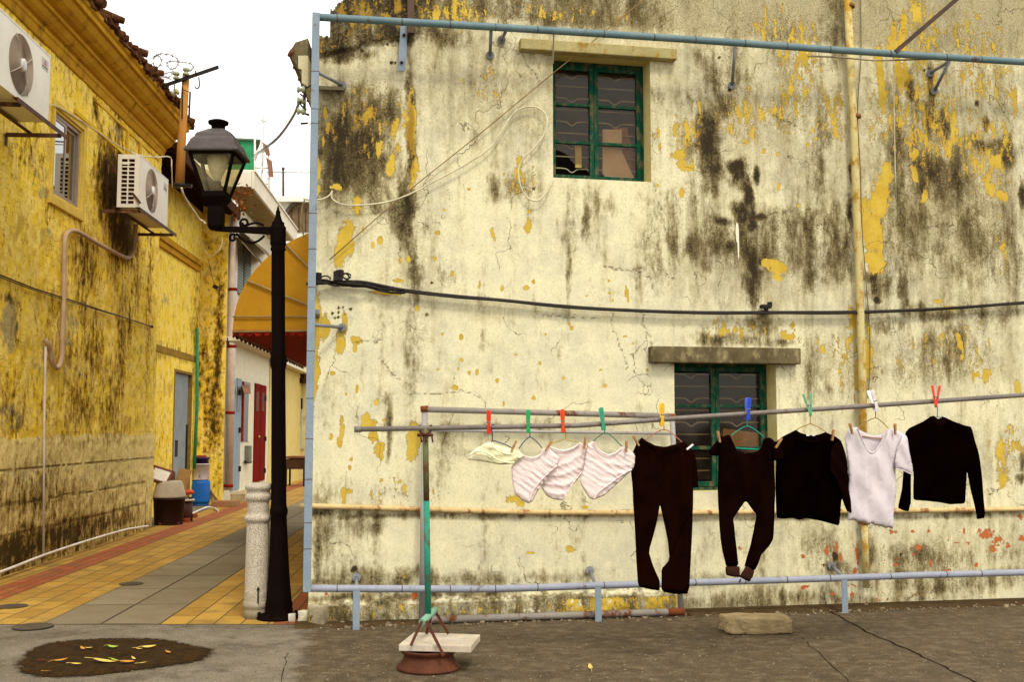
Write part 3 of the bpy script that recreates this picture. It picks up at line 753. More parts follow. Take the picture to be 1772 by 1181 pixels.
# soil filled hollow with leaves
def blob(outline, z, n=3):
    return smooth([G(x, y, z) for x, y in outline] + [G(*outline[0], z)], n)[:-1]
M_soil = worn('damp dark soil', (.050,.026,.008), (.026,.013,.004), .75, 9, .9, bump=.012, fine=45)
ol = [(34,1150),(60,1125),(110,1112),(190,1107),(270,1108),(320,1117),(358,1126),(345,1142),(290,1153),(220,1162),(150,1170),(80,1171),(45,1163)]
pts = blob(ol, .004, 8)
random.seed(3)
c0 = sum(pts, Vector()) / len(pts)
def soil_mat():
    t = NT('damp soil with a feathered rim')
    a = t.attr('stain', 0)
    f = t.step(t.math('ADD', a, t.math('MULTIPLY', t.math('SUBTRACT', t.noise(14, 8, .8), .5), 1.6)), .10, .62)
    c = t.mix(t.step(t.noise(14, 6, .7), .35, .7), (.040,.020,.005), (.015,.008,.002))
    t.bump(t.noise(50, 5, .7), .012, 1)
    t.fin(c, .85, 0, .08)
    t.put(t.b.inputs['Alpha'], f)
    return t.m
M_soil2 = soil_mat()
rings = [(1.14, .004, 0.0), (1.0, .008, .42), (.86, .014, 1.0), (.5, .02, 1.0), (.02, .022, 1.0)]
b = MB(); n = len(pts); vs = []; fs = []; at = []
for (k, z, a) in rings:
    for p in pts: vs.append(Vector((c0.x + (p.x-c0.x)*k, c0.y + (p.y-c0.y)*k, z))); at.append(a)
for i in range(len(rings)-1):
    for k in range(n): fs.append((i*n+k, i*n+(k+1)%n, (i+1)*n+(k+1)%n, (i+1)*n+k))
b.add(vs, fs, True)
so = b.build('soil', M_soil2, loc=(c0.x, c0.y, 0)); tag(so, kind='stuff')
random.seed(44); b = MB()
for k in range(620):
    a_ = random.uniform(0, 6.283); r_ = random.random()**.5 * 1.02; p_ = pts[int(a_/6.2832*len(pts)) % len(pts)]
    q_ = Vector((c0.x + (p_.x-c0.x)*r_, c0.y + (p_.y-c0.y)*r_, .018*(1-r_)+.004)); s_ = random.uniform(.006,.022)
    b.ball(q_, s_, 6, (1, random.uniform(.6,1), random.uniform(.4,.8)))
cd = b.build('soil', worn('soil crumbs', (.060,.030,.008), (.020,.010,.003), .95, 12, .9), loc=(c0.x, c0.y, 0)); tag(cd, kind='stuff')
aa = so.data.attributes.new('stain', 'FLOAT_COLOR', 'POINT')
aa.data.foreach_set('color', np.array([[q,0,0,1] for q in at], np.float32).ravel())

def leaf_mesh(L, w, mat, name='fallen_leaf', loc=(0,0,0), rz=0, curl=.3):
    b = MB(); vs = []; fs = []; N = 8
    for i in range(N+1):
        t = i / N; x = (t-.5)*L; ww = w * math.sin(math.pi*min(1, t*.98+.01))**.7
        zc = curl * L * (t-.5)**2
        vs += [(x, -ww/2, zc+.35*ww*curl+.0), (x, 0, zc), (x, ww/2, zc+.5*ww*curl)]
    for i in range(N):
        for j in (0, 1): fs.append((i*3+j, i*3+j+1, (i+1)*3+j+1, (i+1)*3+j))
    b.add([Vector(v)+Vector((0,0,.0)) for v in vs], fs, True)
    b.tube([(-L*.5,0,curl*L*.25),(-L*.85,0,.004)], .002, 5)
    o = b.build(name, mat, loc=(0,0,0), fixn=False)
    o.location = loc; o.rotation_euler = (random.uniform(-.2,.2), random.uniform(-.2,.2), rz)
    return o
M_ly = worn('yellow leaf', (.62,.42,.06), (.52,.42,.14), .6, 30, .5); M_lo = worn('orange leaf', (.55,.24,.04), None, .6, 30); M_lg = worn('green leaf', (.35,.42,.06), None, .6, 30); M_lr = worn('red leaf', (.45,.03,.02), None, .6)
for (x, y, m, s, lb) in [(180,1145,M_ly,.20,'largest yellow leaf, lying curled in the middle of the soil hollow'),(219,1146,M_lo,.13,'orange folded leaf right of the largest leaf in the soil hollow'),(131,1150,M_ly,.09,'small yellow leaf left of the largest leaf in the soil hollow'),
   (105,1144,M_lo,.12,'orange leaf at the left part of the soil hollow'),(198,1144,M_lg,.09,'green leaf between the two big leaves of the soil hollow'),(155,1122,M_ly,.10,'yellow leaf at the upper left edge of the soil hollow'),(143,1124,M_lo,.09,'orange leaf beside the upper left yellow leaf of the soil hollow'),
   (196,1121,M_lg,.13,'long green leaf at the top edge of the soil hollow'),(258,1121,M_ly,.14,'long yellow leaf at the upper right of the soil hollow'),(240,1124,M_ly,.07,'tiny yellow leaf left of the long yellow one in the soil hollow'),(231,1141,M_ly,.06,'tiny yellow leaf above the folded orange one in the soil hollow'),
   (247,1148,M_ly,.08,'pale yellow leaf at the lower right of the soil hollow'),(291,1130,M_lo,.08,'brown orange leaf at the right end of the soil hollow'),(74,1143,M_lr,.05,'small red leaf at the left end of the soil hollow'),(82,1162,M_lo,.07,'tan leaf at the lower left rim of the soil hollow'),
   (1022,1157,M_ly,.13,'single yellow leaf lying alone on the dark asphalt')]:
    p = G(x, y, .03 if x < 500 else .008)
    tag(leaf_mesh(s*.75, s*random.uniform(.16,.34), m, curl=random.uniform(.15,.6), loc=p, rz=random.uniform(-.9,.9) + (0 if x < 500 else 1)), lb, 'leaf', 'leaves fallen on the ground')
# manhole-like covers
M_cov = worn('dark cast cover', (.10,.075,.045), (.06,.045,.03), .7, 12, .8, bump=.004)
for (x, y, r, lb) in [(22,1050,.12,'dark round cover set in the ochre pavers at the left'),(227,1011,.115,'dark round cover in the grey slabs of the alley'),(57,1085,.15,'worn round cover in the concrete just outside the ochre pavers')]:
    b = MB(); p = G(x, y, .009)
    b.lathe([(r,0),(r,.004),(r*.9,.005),(r*.88,.002),(.01,.002)], p, 28, False)
    for k in range(4):
        a = -r*.6 + k*r*.4; b.box((p.x, p.y+a, p.z+.0035), (r*1.1, .012, .003))
    tag(b.build('drain_cover', M_cov), lb, 'cover')
# cracks in the asphalt
M_crack = worn('crack shadow dirt', (.02,.012,.006), None, .95)
def crack(px, w, lb):
    b = MB(); vs = []; fs = []; pp = smooth([G(x, y, .003) for x, y in px], 6); random.seed(len(px))
    for i, p in enumerate(pp):
        d = (pp[min(i+1,len(pp)-1)] - pp[max(i-1,0)]).normalized(); nrm = Vector((-d.y, d.x, 0))
        j = nrm * random.uniform(-.012,.012); ww = w * random.uniform(.5,1.3)
        vs += [p + j - nrm*ww/2, p + j + nrm*ww/2]
    for i in range(len(pp)-1): fs.append((2*i,2*i+1,2*i+3,2*i+2))
    b.add(vs, fs); o = b.build('ground', M_crack); tag(o, kind='structure')
crack([(1420,1050),(1450,1066),(1500,1094),(1560,1120),(1620,1148),(1700,1186)], .016, '')
crack([(1390,1105),(1420,1135),(1470,1181)], .006, '')
crack([(500,1130),(492,1150),(484,1190)], .005, '')
# gutter strip at the foot of the wall
b = MB()
ua = RF.hit(1180,1000)[0]
vs=[];fs=[]; N=60; random.seed(12)
for i in range(N+1):
    u = ua + (U1-ua)*i/N; w = .20 + .03*math.sin(i*1.3)+random.uniform(-.01,.01)
    vs += [RF.pt(u, .0, .03), RF.pt(u, w*.6, .022), RF.pt(u, w, .002)]
for i in range(N):
    for j in (0,1): fs.append((i*3+j,(i+1)*3+j,(i+1)*3+j+1,i*3+j+1))
b.add(vs, fs, True); tag(b.build('kerb', worn('dark gutter cement', (.085,.055,.025), (.05,.03,.014), .9, 8, .8, bump=.006)), kind='structure')
b = MB(); vs=[];fs=[]; N=40
for i in range(N+1):
    u = -.1 + (ua+.1)*i/N; w = .16 + .03*math.sin(i*1.9)+random.uniform(-.01,.01)
    vs += [RF.pt(u, .0, .03), RF.pt(u, w*.6, .02), RF.pt(u, w, .002)]
for i in range(N):
    for j in (0,1): fs.append((i*3+j,(i+1)*3+j,(i+1)*3+j+1,i*3+j+1))
b.add(vs, fs, True); tag(b.build('kerb', worn('dark gutter cement left', (.10,.065,.03), (.06,.035,.016), .9, 8, .8, bump=.006)), kind='structure')

random.seed(71); b = MB()
for k in range(700):
    u_ = random.uniform(.0, U1-.3); o_ = abs(random.gauss(.10, .10)) + .03
    s_ = random.uniform(.004,.014) if random.random() < .93 else random.uniform(.014,.028)
    b.ball(RF.pt(u_, o_, .004 + max(0,.02-.12*o_)), s_, 6, (1, random.uniform(.6,1.2), random.uniform(.4,.8)))
for k in range(500):
    p_ = G(random.uniform(0,1772), random.uniform(1095,1181), .003); b.ball(p_, random.uniform(.003,.009), 6, (1,random.uniform(.6,1.2),.5))
tag(b.build('gravel', worn('grit and crumbs', (.34,.27,.17), (.13,.09,.05), .9, 9, .9)), kind='stuff')
# rough stones at the corner foot
M_stone = worn('pale rough stone', (.40,.34,.22), (.24,.19,.11), .95, 8, .9, bump=.01, fine=30)
def rock(c, size, rz, mat, name, seed, sub=14, amp=.06, box=True):
    rng = np.random.RandomState(seed); vs = {}; b = MB(); idx = []; fl = []
    n = sub; vv = []; key = {}
    def add(p):
        k = tuple(round(q, 5) for q in p)
        if k not in key: key[k] = len(vv); vv.append(p)
        return key[k]
    for ax in range(3):
        for sg in (-1, 1):
            for i in range(n):
                for j in range(n):
                    q = []
                    for (a, c_) in ((i,j),(i+1,j),(i+1,j+1),(i,j+1)):
                        p = [0,0,0]; p[ax] = sg; p[(ax+1)%3] = -1+2*a/n; p[(ax+2)%3] = -1+2*c_/n
                        q.append(add(tuple(p)))
                    fl.append(q)
    V = np.array(vv, float)
    L = (np.abs(V)**9).sum(1)**(1/9.0); V = V / L[:,None]
    S_ = V*np.array(size)[None,:]/min(size); nz = fbm(S_[:,0]+S_[:,2]*.7+seed, S_[:,1]+S_[:,2]*.5, .9, seed, 4)-.5
    nz2 = (fbm(S_[:,0]+S_[:,2]*.9, S_[:,1]-S_[:,2]*1.1, 3.2, seed+9, 3)+fbm(S_[:,0]-S_[:,2]*.8, S_[:,1]+S_[:,2], 3.7, seed+19, 3))*.5-.5
    V = V * (1 + nz*amp*4 + nz2*amp*2.6)[:,None]
    V = V * (np.array(size)/2)[None,:]
    m = Matrix.Rotation(rz, 3, 'Z'); c = Vector(c)
    b.add([c + m @ Vector(v) + Vector((0,0,size[2]/2)) for v in V], fl, True)
    return b.build(name, mat, loc=c)
M_block = worn('cracked sandstone block', (.46,.35,.18), (.17,.115,.055), .95, 5, .9, bump=.012, fine=26)
p = G(1312, 1098)
tag(rock(p + Vector((0,.08,0)), (.50,.24,.125), R(4), M_block, 'stone_block', 4, 30, .055), 'rough tan stone block lying on the asphalt below the dark sweater', 'stone block')
random.seed(2)
for (x, y, s, lb, m) in [(527,1078,.075,'small white stone at the foot of the house corner',worn('white stone',(.75,.68,.48),None,.9)),(552,1082,.13,'grey brown rubble lump right of the white stone at the house corner',M_stone),(505,1077,.05,'flat chip of pale mortar beside the lamp base',worn('mortar chip',(.7,.63,.5),None,.9))]:
    q = G(x, y); tag(rock(q, (s*1.1, s, s*1.25), random.uniform(0,3), m, 'loose_stone', int(x), 10, .09), lb, 'stone')
# ------------------------------------------------------------------ weathered yellow house on the left
SE = LF.hit(262, 913)[0]                    # its far end
S0 = -2.5
lh = thing('yellow_house', LF.pt(0,0,0), 'weathered yellow house with deep cornice and two air conditioners at the left', 'house', rz=LF.ang)
ZC = LF.hit(264, 251)[1]                    # underside of the cornice
wx0, wx1 = LF.hit(90, 300)[0], LF.hit(138, 300)[0]
wz0 = LF.hit(138, 363)[1]; wz1 = LF.hit(138, 227)[1]
us = steps(S0, SE, .022, (wx0, wx1)); zs = steps(0, ZC + .05, .022, (wz0, wz1))
U, Z = np.meshgrid(us, zs)
D_ = [(205,330,32,76,1.3),(215,405,24,44,1.25),(180,300,14,50,1.0),(150,470,24,50,.7),(160,600,20,60,.6),(90,560,20,40,.4),(60,800,40,30,.3),(190,700,20,60,.6),(120,760,60,10,.4),(170,215,10,20,.5),(207,220,8,22,.8),(150,430,20,50,.62),(145,560,8,60,.55),(210,600,8,110,.72),(222,560,10,60,.5),(120,610,30,30,.55),(140,700,30,50,.62),(235,480,10,100,.45),(258,520,6,160,.5),
 (20,700,30,60,.5),(60,870,90,50,.62),(30,955,70,40,1.1),(110,930,70,36,1.0),(180,905,60,26,.85),(45,265,30,40,.45),(60,245,6,40,.5),(200,445,12,60,.7),(240,900,20,30,.5),(20,880,40,20,.6),(90,850,20,60,.45),(190,860,50,30,.4),(140,380,20,20,.4),(15,520,18,8,.8),(28,560,8,40,.6),(80,690,10,40,.45),(100,600,14,30,.4),(165,190,5,22,1.1),(85,360,12,30,.5),(95,540,14,10,.4),(210,740,20,20,.4),(60,290,14,24,.4)]
G_ = [(15,560,14,45,1.0),(70,300,20,30,.55),(85,420,20,40,.5),(120,560,20,60,.6),(40,470,30,20,.35),(70,620,30,60,.45),(20,720,30,30,.7),(130,650,40,30,.5),(150,450,20,60,.45),(180,480,10,40,.3),(205,230,8,18,.8),(200,640,30,60,.4),(250,450,8,120,.4),(60,830,80,60,.5),(180,820,80,50,.45),(75,340,14,14,.7)]
zd = LF.hit(200, 754)[1]
A_ = np.clip((zd - Z + (fbm(U,Z,2.5,55)-.5)*.16)/.05 + .5, 0, 1)
zj = [LF.hit(0, y)[1] for y in (817, 877, 932)]
Cl = [[(0,817),(262,786)],[(0,877),(240,831)],[(80,915),(240,871)],[(242,871),(242,912)]]
def joint(u, z):
    o = np.zeros_like(u)
    for k, (q, a) in enumerate(zip(zj, (SE+1, SE-.4, SE-.4))):
        o = np.maximum(o, np.clip(1.5 - np.abs(z - q - (fbm(u,z,3,5+k)-.5)*.02)/.011, 0, 1) * (u < a) * (fbm(u, z, 5, 17+k) > .3))
    o = np.maximum(o, np.clip(1.4 - np.abs(u-(SE-.4))/.011, 0, 1) * (z < zj[1]))
    return o
mD = paint(LF, U, Z, D_, .08, 1.6); mG = paint(LF, U, Z, G_, .10, 1.6)
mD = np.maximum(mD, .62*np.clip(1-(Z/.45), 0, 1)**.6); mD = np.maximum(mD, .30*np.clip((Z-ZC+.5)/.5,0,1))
mB = np.clip(1.2 - A_*2, 0, 1) * np.clip((fbm(U, Z, 1.2, 3)-.42)*6, 0, 1)
def lrelief(u, z):
    return (fbm(u,z,2.2,14)-.5)*.03 + (fbm(u,z,9,19)-.5)*.022 + .008*np.clip((zd - z)/.06, 0, 1)
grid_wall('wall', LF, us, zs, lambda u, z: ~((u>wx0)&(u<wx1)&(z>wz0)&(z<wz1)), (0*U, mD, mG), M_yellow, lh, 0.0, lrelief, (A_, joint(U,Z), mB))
M_yplain = worn('yellow limewash', (.78,.50,.045), (.62,.35,.025), .85, 4, .8, bump=.003, rust=(.40,.25,.07), rustamt=.36)
M_ybright = worn('bright yellow limewash', (.80,.55,.050), (.70,.43,.03), .85, 2.2, .8, bump=.003, rust=(.45,.33,.10), rustamt=.33)
M_cornice = worn('ochre cornice paint', (.56,.31,.022), (.40,.19,.014), .85, 3, .9, bump=.003, rust=(.20,.10,.015), rustamt=.36, edge=.14)
M_wood = worn('dark eave timber', (.060,.024,.010), (.025,.010,.005), .85, 5, .7)
b = MB(); b.fbox(LF, S0, SE, -.03, -7, 0, ZC+.5); b.build('inner_wall', M_dark, lh)
# (the hollow is behind the skin: cut a recess for the window)
lh_in = [o for o in col.objects if o.parent == lh and o.name.startswith('inner_wall')][0]
bpy.data.objects.remove(lh_in)
b = MB(); b.fbox(LF, SE-.25, SE, -.012, -7, 0, ZC+.6); b.build('end_wall', M_yplain, lh)
b = MB(); b.fbox(LF, S0, SE, -3, -3.1, 0, ZC+.5); b.build('room_wall', M_dark, lh)
# cornice profile (off, dz)
pr = [(-.05,-.06),(.025,-.06),(.035,-.02),(.045,.03),(.06,.035),(.06,.09),(.10,.10),(.14,.13),(.17,.17),(.18,.19),(.21,.19),(.21,.24),(.27,.25),(.33,.29),(.37,.34),(.38,.37),(.42,.37),(.42,.43),(.45,.45),(.46,.50),(-.05,.50)]
b = MB(); b.prism([LF.pt(S0, o, ZC+z) for o, z in pr], LF.d*(SE-S0+.02)); b.build('cornice', M_cornice, lh, bevel=.006, seg=1)
# frieze moulding lines below the cornice
b = MB()
b.fbox(LF, LF.hit(165,150)[0], SE-.2, .02, -.01, ZC-.17, ZC-.13)
for x in (218, 240): u = LF.hit(x, 250)[0]; b.fbox(LF, u, u+.07, .025, -.01, ZC-.75, ZC-.17)
b.fbox(LF, LF.hit(128,190)[0], LF.hit(216,300)[0], .022, -.01, LF.hit(140,203)[1]-.02, LF.hit(140,203)[1]+.03)
b.build('frieze_moulding', M_yplain, lh, bevel=.005)
# tiles
M_tile = worn('broken old roof tile', (.11,.040,.016), (.032,.013,.006), .95, 9, .9, bump=.01, rust=(.30,.22,.12), rustamt=.38, fine=30)
b = MB(); random.seed(11)
u = S0
while u < SE + .1:
    w = random.uniform(.06,.10); z = ZC + .53 + random.uniform(-.03,.04); o = .50 + random.uniform(-.10,.09)
    for lay in range(4):
        oo = o - lay*.11 + random.uniform(-.07,.07); zz = z + lay*.045 + random.uniform(-.02,.03)
        uu = u + random.uniform(-.03,.03)
        if random.random() < .14: continue
        b.tube([LF.pt(uu, oo, zz), LF.pt(uu+random.uniform(-.07,.07), oo-random.uniform(.12,.3), zz+random.uniform(.02,.09))], [w*random.uniform(.35,.7), w*random.uniform(.5,.8)], 7)
    u += w * 1.1
u = S0
while u < SE + .05:       # cement lumps and broken bed under the tiles
    w = random.uniform(.10,.28); o = random.uniform(.43,.54)
    b.hexa([LF.pt(u,o,ZC+.47+random.uniform(-.02,.02)), LF.pt(u+w,o+random.uniform(-.05,.05),ZC+.47+random.uniform(-.02,.02)), LF.pt(u+w,.2,ZC+.5), LF.pt(u,.2,ZC+.5),
            LF.pt(u,o-.03,ZC+.56+random.uniform(-.02,.02)), LF.pt(u+w,o-.02,ZC+.56), LF.pt(u+w,.2,ZC+.66), LF.pt(u,.2,ZC+.66)])
    u += w + random.uniform(-.02,.03)
b.build('roof_tiles', M_tile, lh)
b = MB(); b.hexa([LF.pt(S0,.42,ZC+.5),LF.pt(SE,.42,ZC+.5),LF.pt(SE,-6,ZC+2.4),LF.pt(S0,-6,ZC+2.4),LF.pt(S0,.42,ZC+.56),LF.pt(SE,.42,ZC+.56),LF.pt(SE,-6,ZC+2.5),LF.pt(S0,-6,ZC+2.5)])
b.build('roof', M_tile, lh)
# window in the yellow house
M_alu = worn('grey bronze window frame', (.34,.27,.21), (.28,.21,.16), .45, 4, .5, metal=.2)
M_pane2 = glass('greenish reflecting pane', (.10,.14,.10), .11, .02, .05)
M_yreveal = worn('yellow window surround', (.76,.56,.13), (.62,.40,.05), .85, 5, .8)
b = MB(); e = -.012; d = -.14; k = .03
b.fbox(LF, wx0-k, wx0, .012, d, wz0-k, wz1+k); b.fbox(LF, wx1, wx1+k, .012, d, wz0-k, wz1+k); b.fbox(LF, wx0, wx1, .012, d, wz1, wz1+k); b.fbox(LF, wx0, wx1, .012, d, wz0-k, wz0)
b.fbox(LF, wx0-.10, wx0-k, .035, -.02, wz0-.14, wz1+.12); b.fbox(LF, wx1+k, wx1+.13, .035, -.02, wz0-.14, wz1+.12)
b.fbox(LF, wx0-k, wx1+k, .035, -.02, wz1+k, wz1+.12); b.fbox(LF, wx0-k, wx1+k, .035, -.02, wz0-.14, wz0-k)
b.build('window_surround', M_yreveal, lh, bevel=.006)
b = MB(); f = -.015; d = -.08
b.fbox(LF, wx0, wx0+.04, f, d, wz0, wz1); b.fbox(LF, wx1-.04, wx1, f, d, wz0, wz1); b.fbox(LF, wx0+.04, wx1-.04, f, d, wz1-.04, wz1); b.fbox(LF, wx0+.04, wx1-.04, f, d, wz0, wz0+.04)
um = (wx0+wx1)/2
lw = b.build('window', M_alu, lh, bevel=.003)
for (a, c, o) in ((wx0+.042, um+.02, -.022), (um-.02, wx1-.042, -.05)):
    b = MB(); za, zb = wz0+.042, wz1-.042
    b.fbox(LF, a, a+.035, o, o-.025, za, zb); b.fbox(LF, c-.035, c, o, o-.025, za, zb); b.fbox(LF, a+.035, c-.035, o, o-.025, zb-.035, zb); b.fbox(LF, a+.035, c-.035, o, o-.025, za, za+.035)
    b.build('sash', M_alu, lw, bevel=.002)
    b = MB(); b.fbox(LF, a+.035, c-.035, o-.01, o-.014, za+.035, zb-.035); b.build('pane', M_pane2, lw)

# ------------------------------------------------------------------ air conditioners
M_acw = worn('cream white enamel', (.74,.70,.60), (.66,.61,.50), .45, 3, .5, bump=.0006, fine=120)
M_acd = worn('dark inside of the fan well', (.030,.015,.008), (.018,.009,.005), .8)
M_wire = worn('pale fan guard wire', (.46,.36,.27), (.42,.32,.24), .85)
M_steel = worn('rusty brown steel angle', (.11,.050,.028), (.05,.022,.014), .7, 8, .8, rust=(.28,.12,.04), rustamt=.40)
M_louv = worn('dark coil behind louvres', (.07,.025,.015), None, .8)
M_red = worn('red emblem', (.55,.03,.02), None, .5)
M_txt = worn('grey lettering', (.16,.15,.14), None, .5)
def text_obj(s, size, origin, right, up, mat, parent, name='lettering', ext=.0008):
    cu = bpy.data.curves.new('t', 'FONT'); cu.body = s; cu.size = size; cu.extrude = ext
    to = bpy.data.objects.new('t', cu); col.objects.link(to)
    dg = bpy.context.evaluated_depsgraph_get(); dg.update()
    me = bpy.data.meshes.new_from_object(to.evaluated_get(dg))
    bpy.data.objects.remove(to)
    b = MB(); right = Vector(right).normalized(); up = Vector(up).normalized(); n = right.cross(up)
    b.add([Vector(origin) + right*v.co.x + up*v.co.y + n*v.co.z for v in me.vertices], [tuple(p.vertices) for p in me.polygons])
    return b.build(name, mat, parent)
def aircon(s_near, s_far, off, dep, z0, z1, label, fan_at):
    L = s_far - s_near; H = z1 - z0
    t = thing('air_conditioner', LF.pt((s_near+s_far)/2, off-dep/2, z0), label, 'air conditioner', 'outdoor air conditioner units on the yellow house', rz=LF.ang)
    o1, o0 = off, off - dep
    c = s_near + L*fan_at; r = H*.42; zc = z0 + H*.50
    # casing: body with front panel holed by the fan well
    b = MB()
    b.fbox(LF, s_near+.012, s_far, o0, o0+.012, z0, z1)
    b.fbox(LF, s_far-.012, s_far, o1, o0+.012, z0, z1)
    b.fbox(LF, s_near, s_far, o1+.003, o0, z1-.012, z1+.004); b.fbox(LF, s_near, s_far, o1-.002, o0, z0, z0+.012)
    b.fbox(LF, s_near, s_near+.03, o1-.002, o1-.07, z0+.012, z1-.012); b.fbox(LF, s_near, s_near+.03, o0+.05, o0, z0+.012, z1-.012)
    b.fbox(LF, s_near, s_near+.03, o1-.07, o0+.05, z1-.05, z1-.012); b.fbox(LF, s_near, s_near+.03, o1-.07, o0+.05, z0+.012, z0+.04)
    n = 48; vs = []; fs = []
    def edgept(a):
        ca, sa = math.cos(a), math.sin(a)
        hu0, hu1, hz0, hz1 = s_near - c, s_far - c, z0 - zc, z1 - zc
        k = min((hu1/ca if ca > 1e-6 else hu0/ca if ca < -1e-6 else 1e9), (hz1/sa if sa > 1e-6 else hz0/sa if sa < -1e-6 else 1e9))
        return c + ca*k, zc + sa*k
    angs = sorted([2*math.pi*i/n for i in range(n)] + [math.atan2(z-zc, u-c) % (2*math.pi) for u in (s_near, s_far) for z in (z0, z1)])
    N = len(angs)
    for a in angs:
        eu, ez = edgept(a)
        vs += [LF.pt(eu, o1, ez), LF.pt(c+math.cos(a)*r, o1, zc+math.sin(a)*r), LF.pt(c+math.cos(a)*r*.97, o1-.05, zc+math.sin(a)*r*.97)]
    for i in range(N):
        j = (i+1) % N
        fs += [(3*i,3*j,3*j+1,3*i+1), (3*i+1,3*j+1,3*j+2,3*i+2)]
    b.add(vs, fs)
    ca = b.build('casing', M_acw, t, fixn=True)
    # well
    b = MB(); vs = [LF.pt(c, o1-.08, zc)]; fs = []
    for i in range(n): a = 2*math.pi*i/n; vs.append(LF.pt(c+math.cos(a)*r, o1-.08, zc+math.sin(a)*r))
    for i in range(n): fs.append((0, 1+i, 1+(i+1)%n))
    b.add(vs, fs); b.build('fan_well', M_acd, t, fixn=False)
    b = MB()
    for k in range(3):     # fan blades
        a0 = k*2.094+.4
        p = []
        for (q, rr, dz) in ((0,.12,0),(0.9,.22,.03),(1.0,.92,.03),(.45,.96,.012),(0.05,.85,-.0)):
            a = a0 + q; p.append(LF.pt(c+math.cos(a)*r*rr, o1-.055+dz*.5, zc+math.sin(a)*r*rr))
        b.prism(p, LF.n*.004)
    b.build('fan', worn('brown grey fan blade', (.13,.085,.055), None, .5), t)
    b = MB()
    for k in range(15):
        rr = r*(.28 + .72*k/14.0)
        pts = [LF.pt(c+math.cos(a)*rr, o1+.004+.022*(1-(rr/r)**2), zc+math.sin(a)*rr) for a in [2*math.pi*i/36 for i in range(37)]]
        b.tube(pts, .0026, 5, False)
    for k in range(4):
        a = k*math.pi/2 + .55
        b.tube([LF.pt(c+math.cos(a)*r*q, o1+.008+.022*(1-q*q), zc+math.sin(a)*r*q) for q in (.2,.5,.8,1.04)], .0042, 6)
    b.build('fan_guard', M_wire, t)
    b = MB(); vs = []; m = 20
    prof = [(.0,.034),(.15,.033),(.2,.03),(.235,.018),(.24,.0)]
    for (q, h) in prof:
        for i in range(m):
            a = 2*math.pi*i/m; vs.append(LF.pt(c+math.cos(a)*r*max(q,.001), o1+.004+h, zc+math.sin(a)*r*max(q,.001)))
    fs = [(i*m+k, i*m+(k+1)%m, (i+1)*m+(k+1)%m, (i+1)*m+k) for i in range(len(prof)-1) for k in range(m)]
    b.add(vs, fs, True); b.build('fan_hub', worn('white hub cap', (.85,.80,.76), None, .4), t)
    # side louvres
    b = MB(); nb = 11
    for k in range(nb+1):
        z = z0+.04+(H-.09)*k/nb
        b.fbox(LF, s_near-.002, s_near+.02, o1-.07, o0+.05, z-.007, z+.007)
    for q in (.5,): om = o0+.05 + (dep-.12)*q; b.fbox(LF, s_near-.004, s_near+.02, om+.008, om-.008, z0+.04, z1-.05)
    b.fbox(LF, s_near-.012, s_near-.002, o0+dep*.55, o0+.06, z1-.135, z1-.105)
    b.build('louvre_grid', M_acw, t)
    b = MB(); b.fbox(LF, s_near+.03, s_near+.04, o1-.02, o0+.02, z0+.03, z1-.04); b.build('coil', M_louv, t)
    b = MB(); b.fbox(LF, s_near+.04, s_far-.03, o0+.06, o0+.03, z0+.03, z1-.04); b.fbox(LF, s_near+.04, s_far-.03, o1-.085, o0+.06, z1-.05, z1-.04); b.build('inner_panel', M_acd, t)
    # badge: three small rhombi over a line of letters
    ub = s_far - L*.11; zb = z1 - H*.20; g = H*.030
    bd = MB(); bd.fbox(LF, ub-L*.062, ub+L*.062, o1+.003, o1, zb-H*.075, zb+H*.085); bd = bd.build('badge', worn('pale grey badge', (.60,.57,.48), None, .4), t)
    b = MB()
    for k in range(3):
        a = math.pi/2 + k*2*math.pi/3; ax = (math.cos(a), math.sin(a)); pe = (-ax[1], ax[0])
        q = [(0,0),(ax[0]*g*.9+pe[0]*g*.52, ax[1]*g*.9+pe[1]*g*.52),(ax[0]*g*1.8, ax[1]*g*1.8),(ax[0]*g*.9-pe[0]*g*.52, ax[1]*g*.9-pe[1]*g*.52)]
        b.prism([LF.pt(ub+x, o1+.0035, zb+H*.02+y) for x, y in q], LF.n*.001)
    b.build('emblem', M_red, bd)
    text_obj('MITSUBISHI', L*.021, LF.pt(ub-L*.058, o1+.0035, zb-H*.055), LF.d, (0,0,1), M_txt, bd)
    return t
def bracket(s0_, s1_, off, z0, label, dz=.02, brace=True):
    t = thing('wall_bracket', LF.pt((s0_+s1_)/2, 0, z0-.4), label, 'bracket', 'steel angle brackets under the air conditioners', rz=LF.ang)
    b = MB()
    for s in (s0_, s1_):
        b = MB(); b.fbox(LF, s, s+.045, off, .012, z0-.03, z0-.024); b.fbox(LF, s, s+.005, off, .012, z0-.07, z0-.03)
        b.build('arm', M_steel, t)
        b = MB(); b.fbox(LF, s, s+.045, .02, .012, z0-.16, z0-.03); b.build('brace', M_steel, t)
    b = MB(); b.fbox(LF, s0_-.14, s1_+.10, off+.02, off-.03, z0-.024, z0-.018); b.fbox(LF, s0_-.14, s1_+.10, off+.026, off+.02, z0-.065, z0-.018)
    b.build('front_rail', M_steel, t)
    b = MB(); b.fbox(LF, s0_-.14, s1_+.10, off*.45+.02, off*.45-.03, z0-.024, z0-.018); b.build('back_rail', M_steel, t)
    return t
o_a = .56
sA, zAt = LF.hit(88, 98, o_a); _, zAb = LF.hit(84, 212, o_a)
sN = LF.hit(-8, 20, o_a)[0]; aircon(sN, sA, o_a, .33, zAb, zAt, 'large white air conditioner cut by the left edge, above the window', (LF.hit(37,105,o_a)[0]-sN)/(sA-sN))
bracket(sA-.75, LF.hit(112,240,o_a+.02)[0]-.1, o_a+.02, zAb, 'brown steel bracket carrying the larger air conditioner at the upper left')
o_b = .52
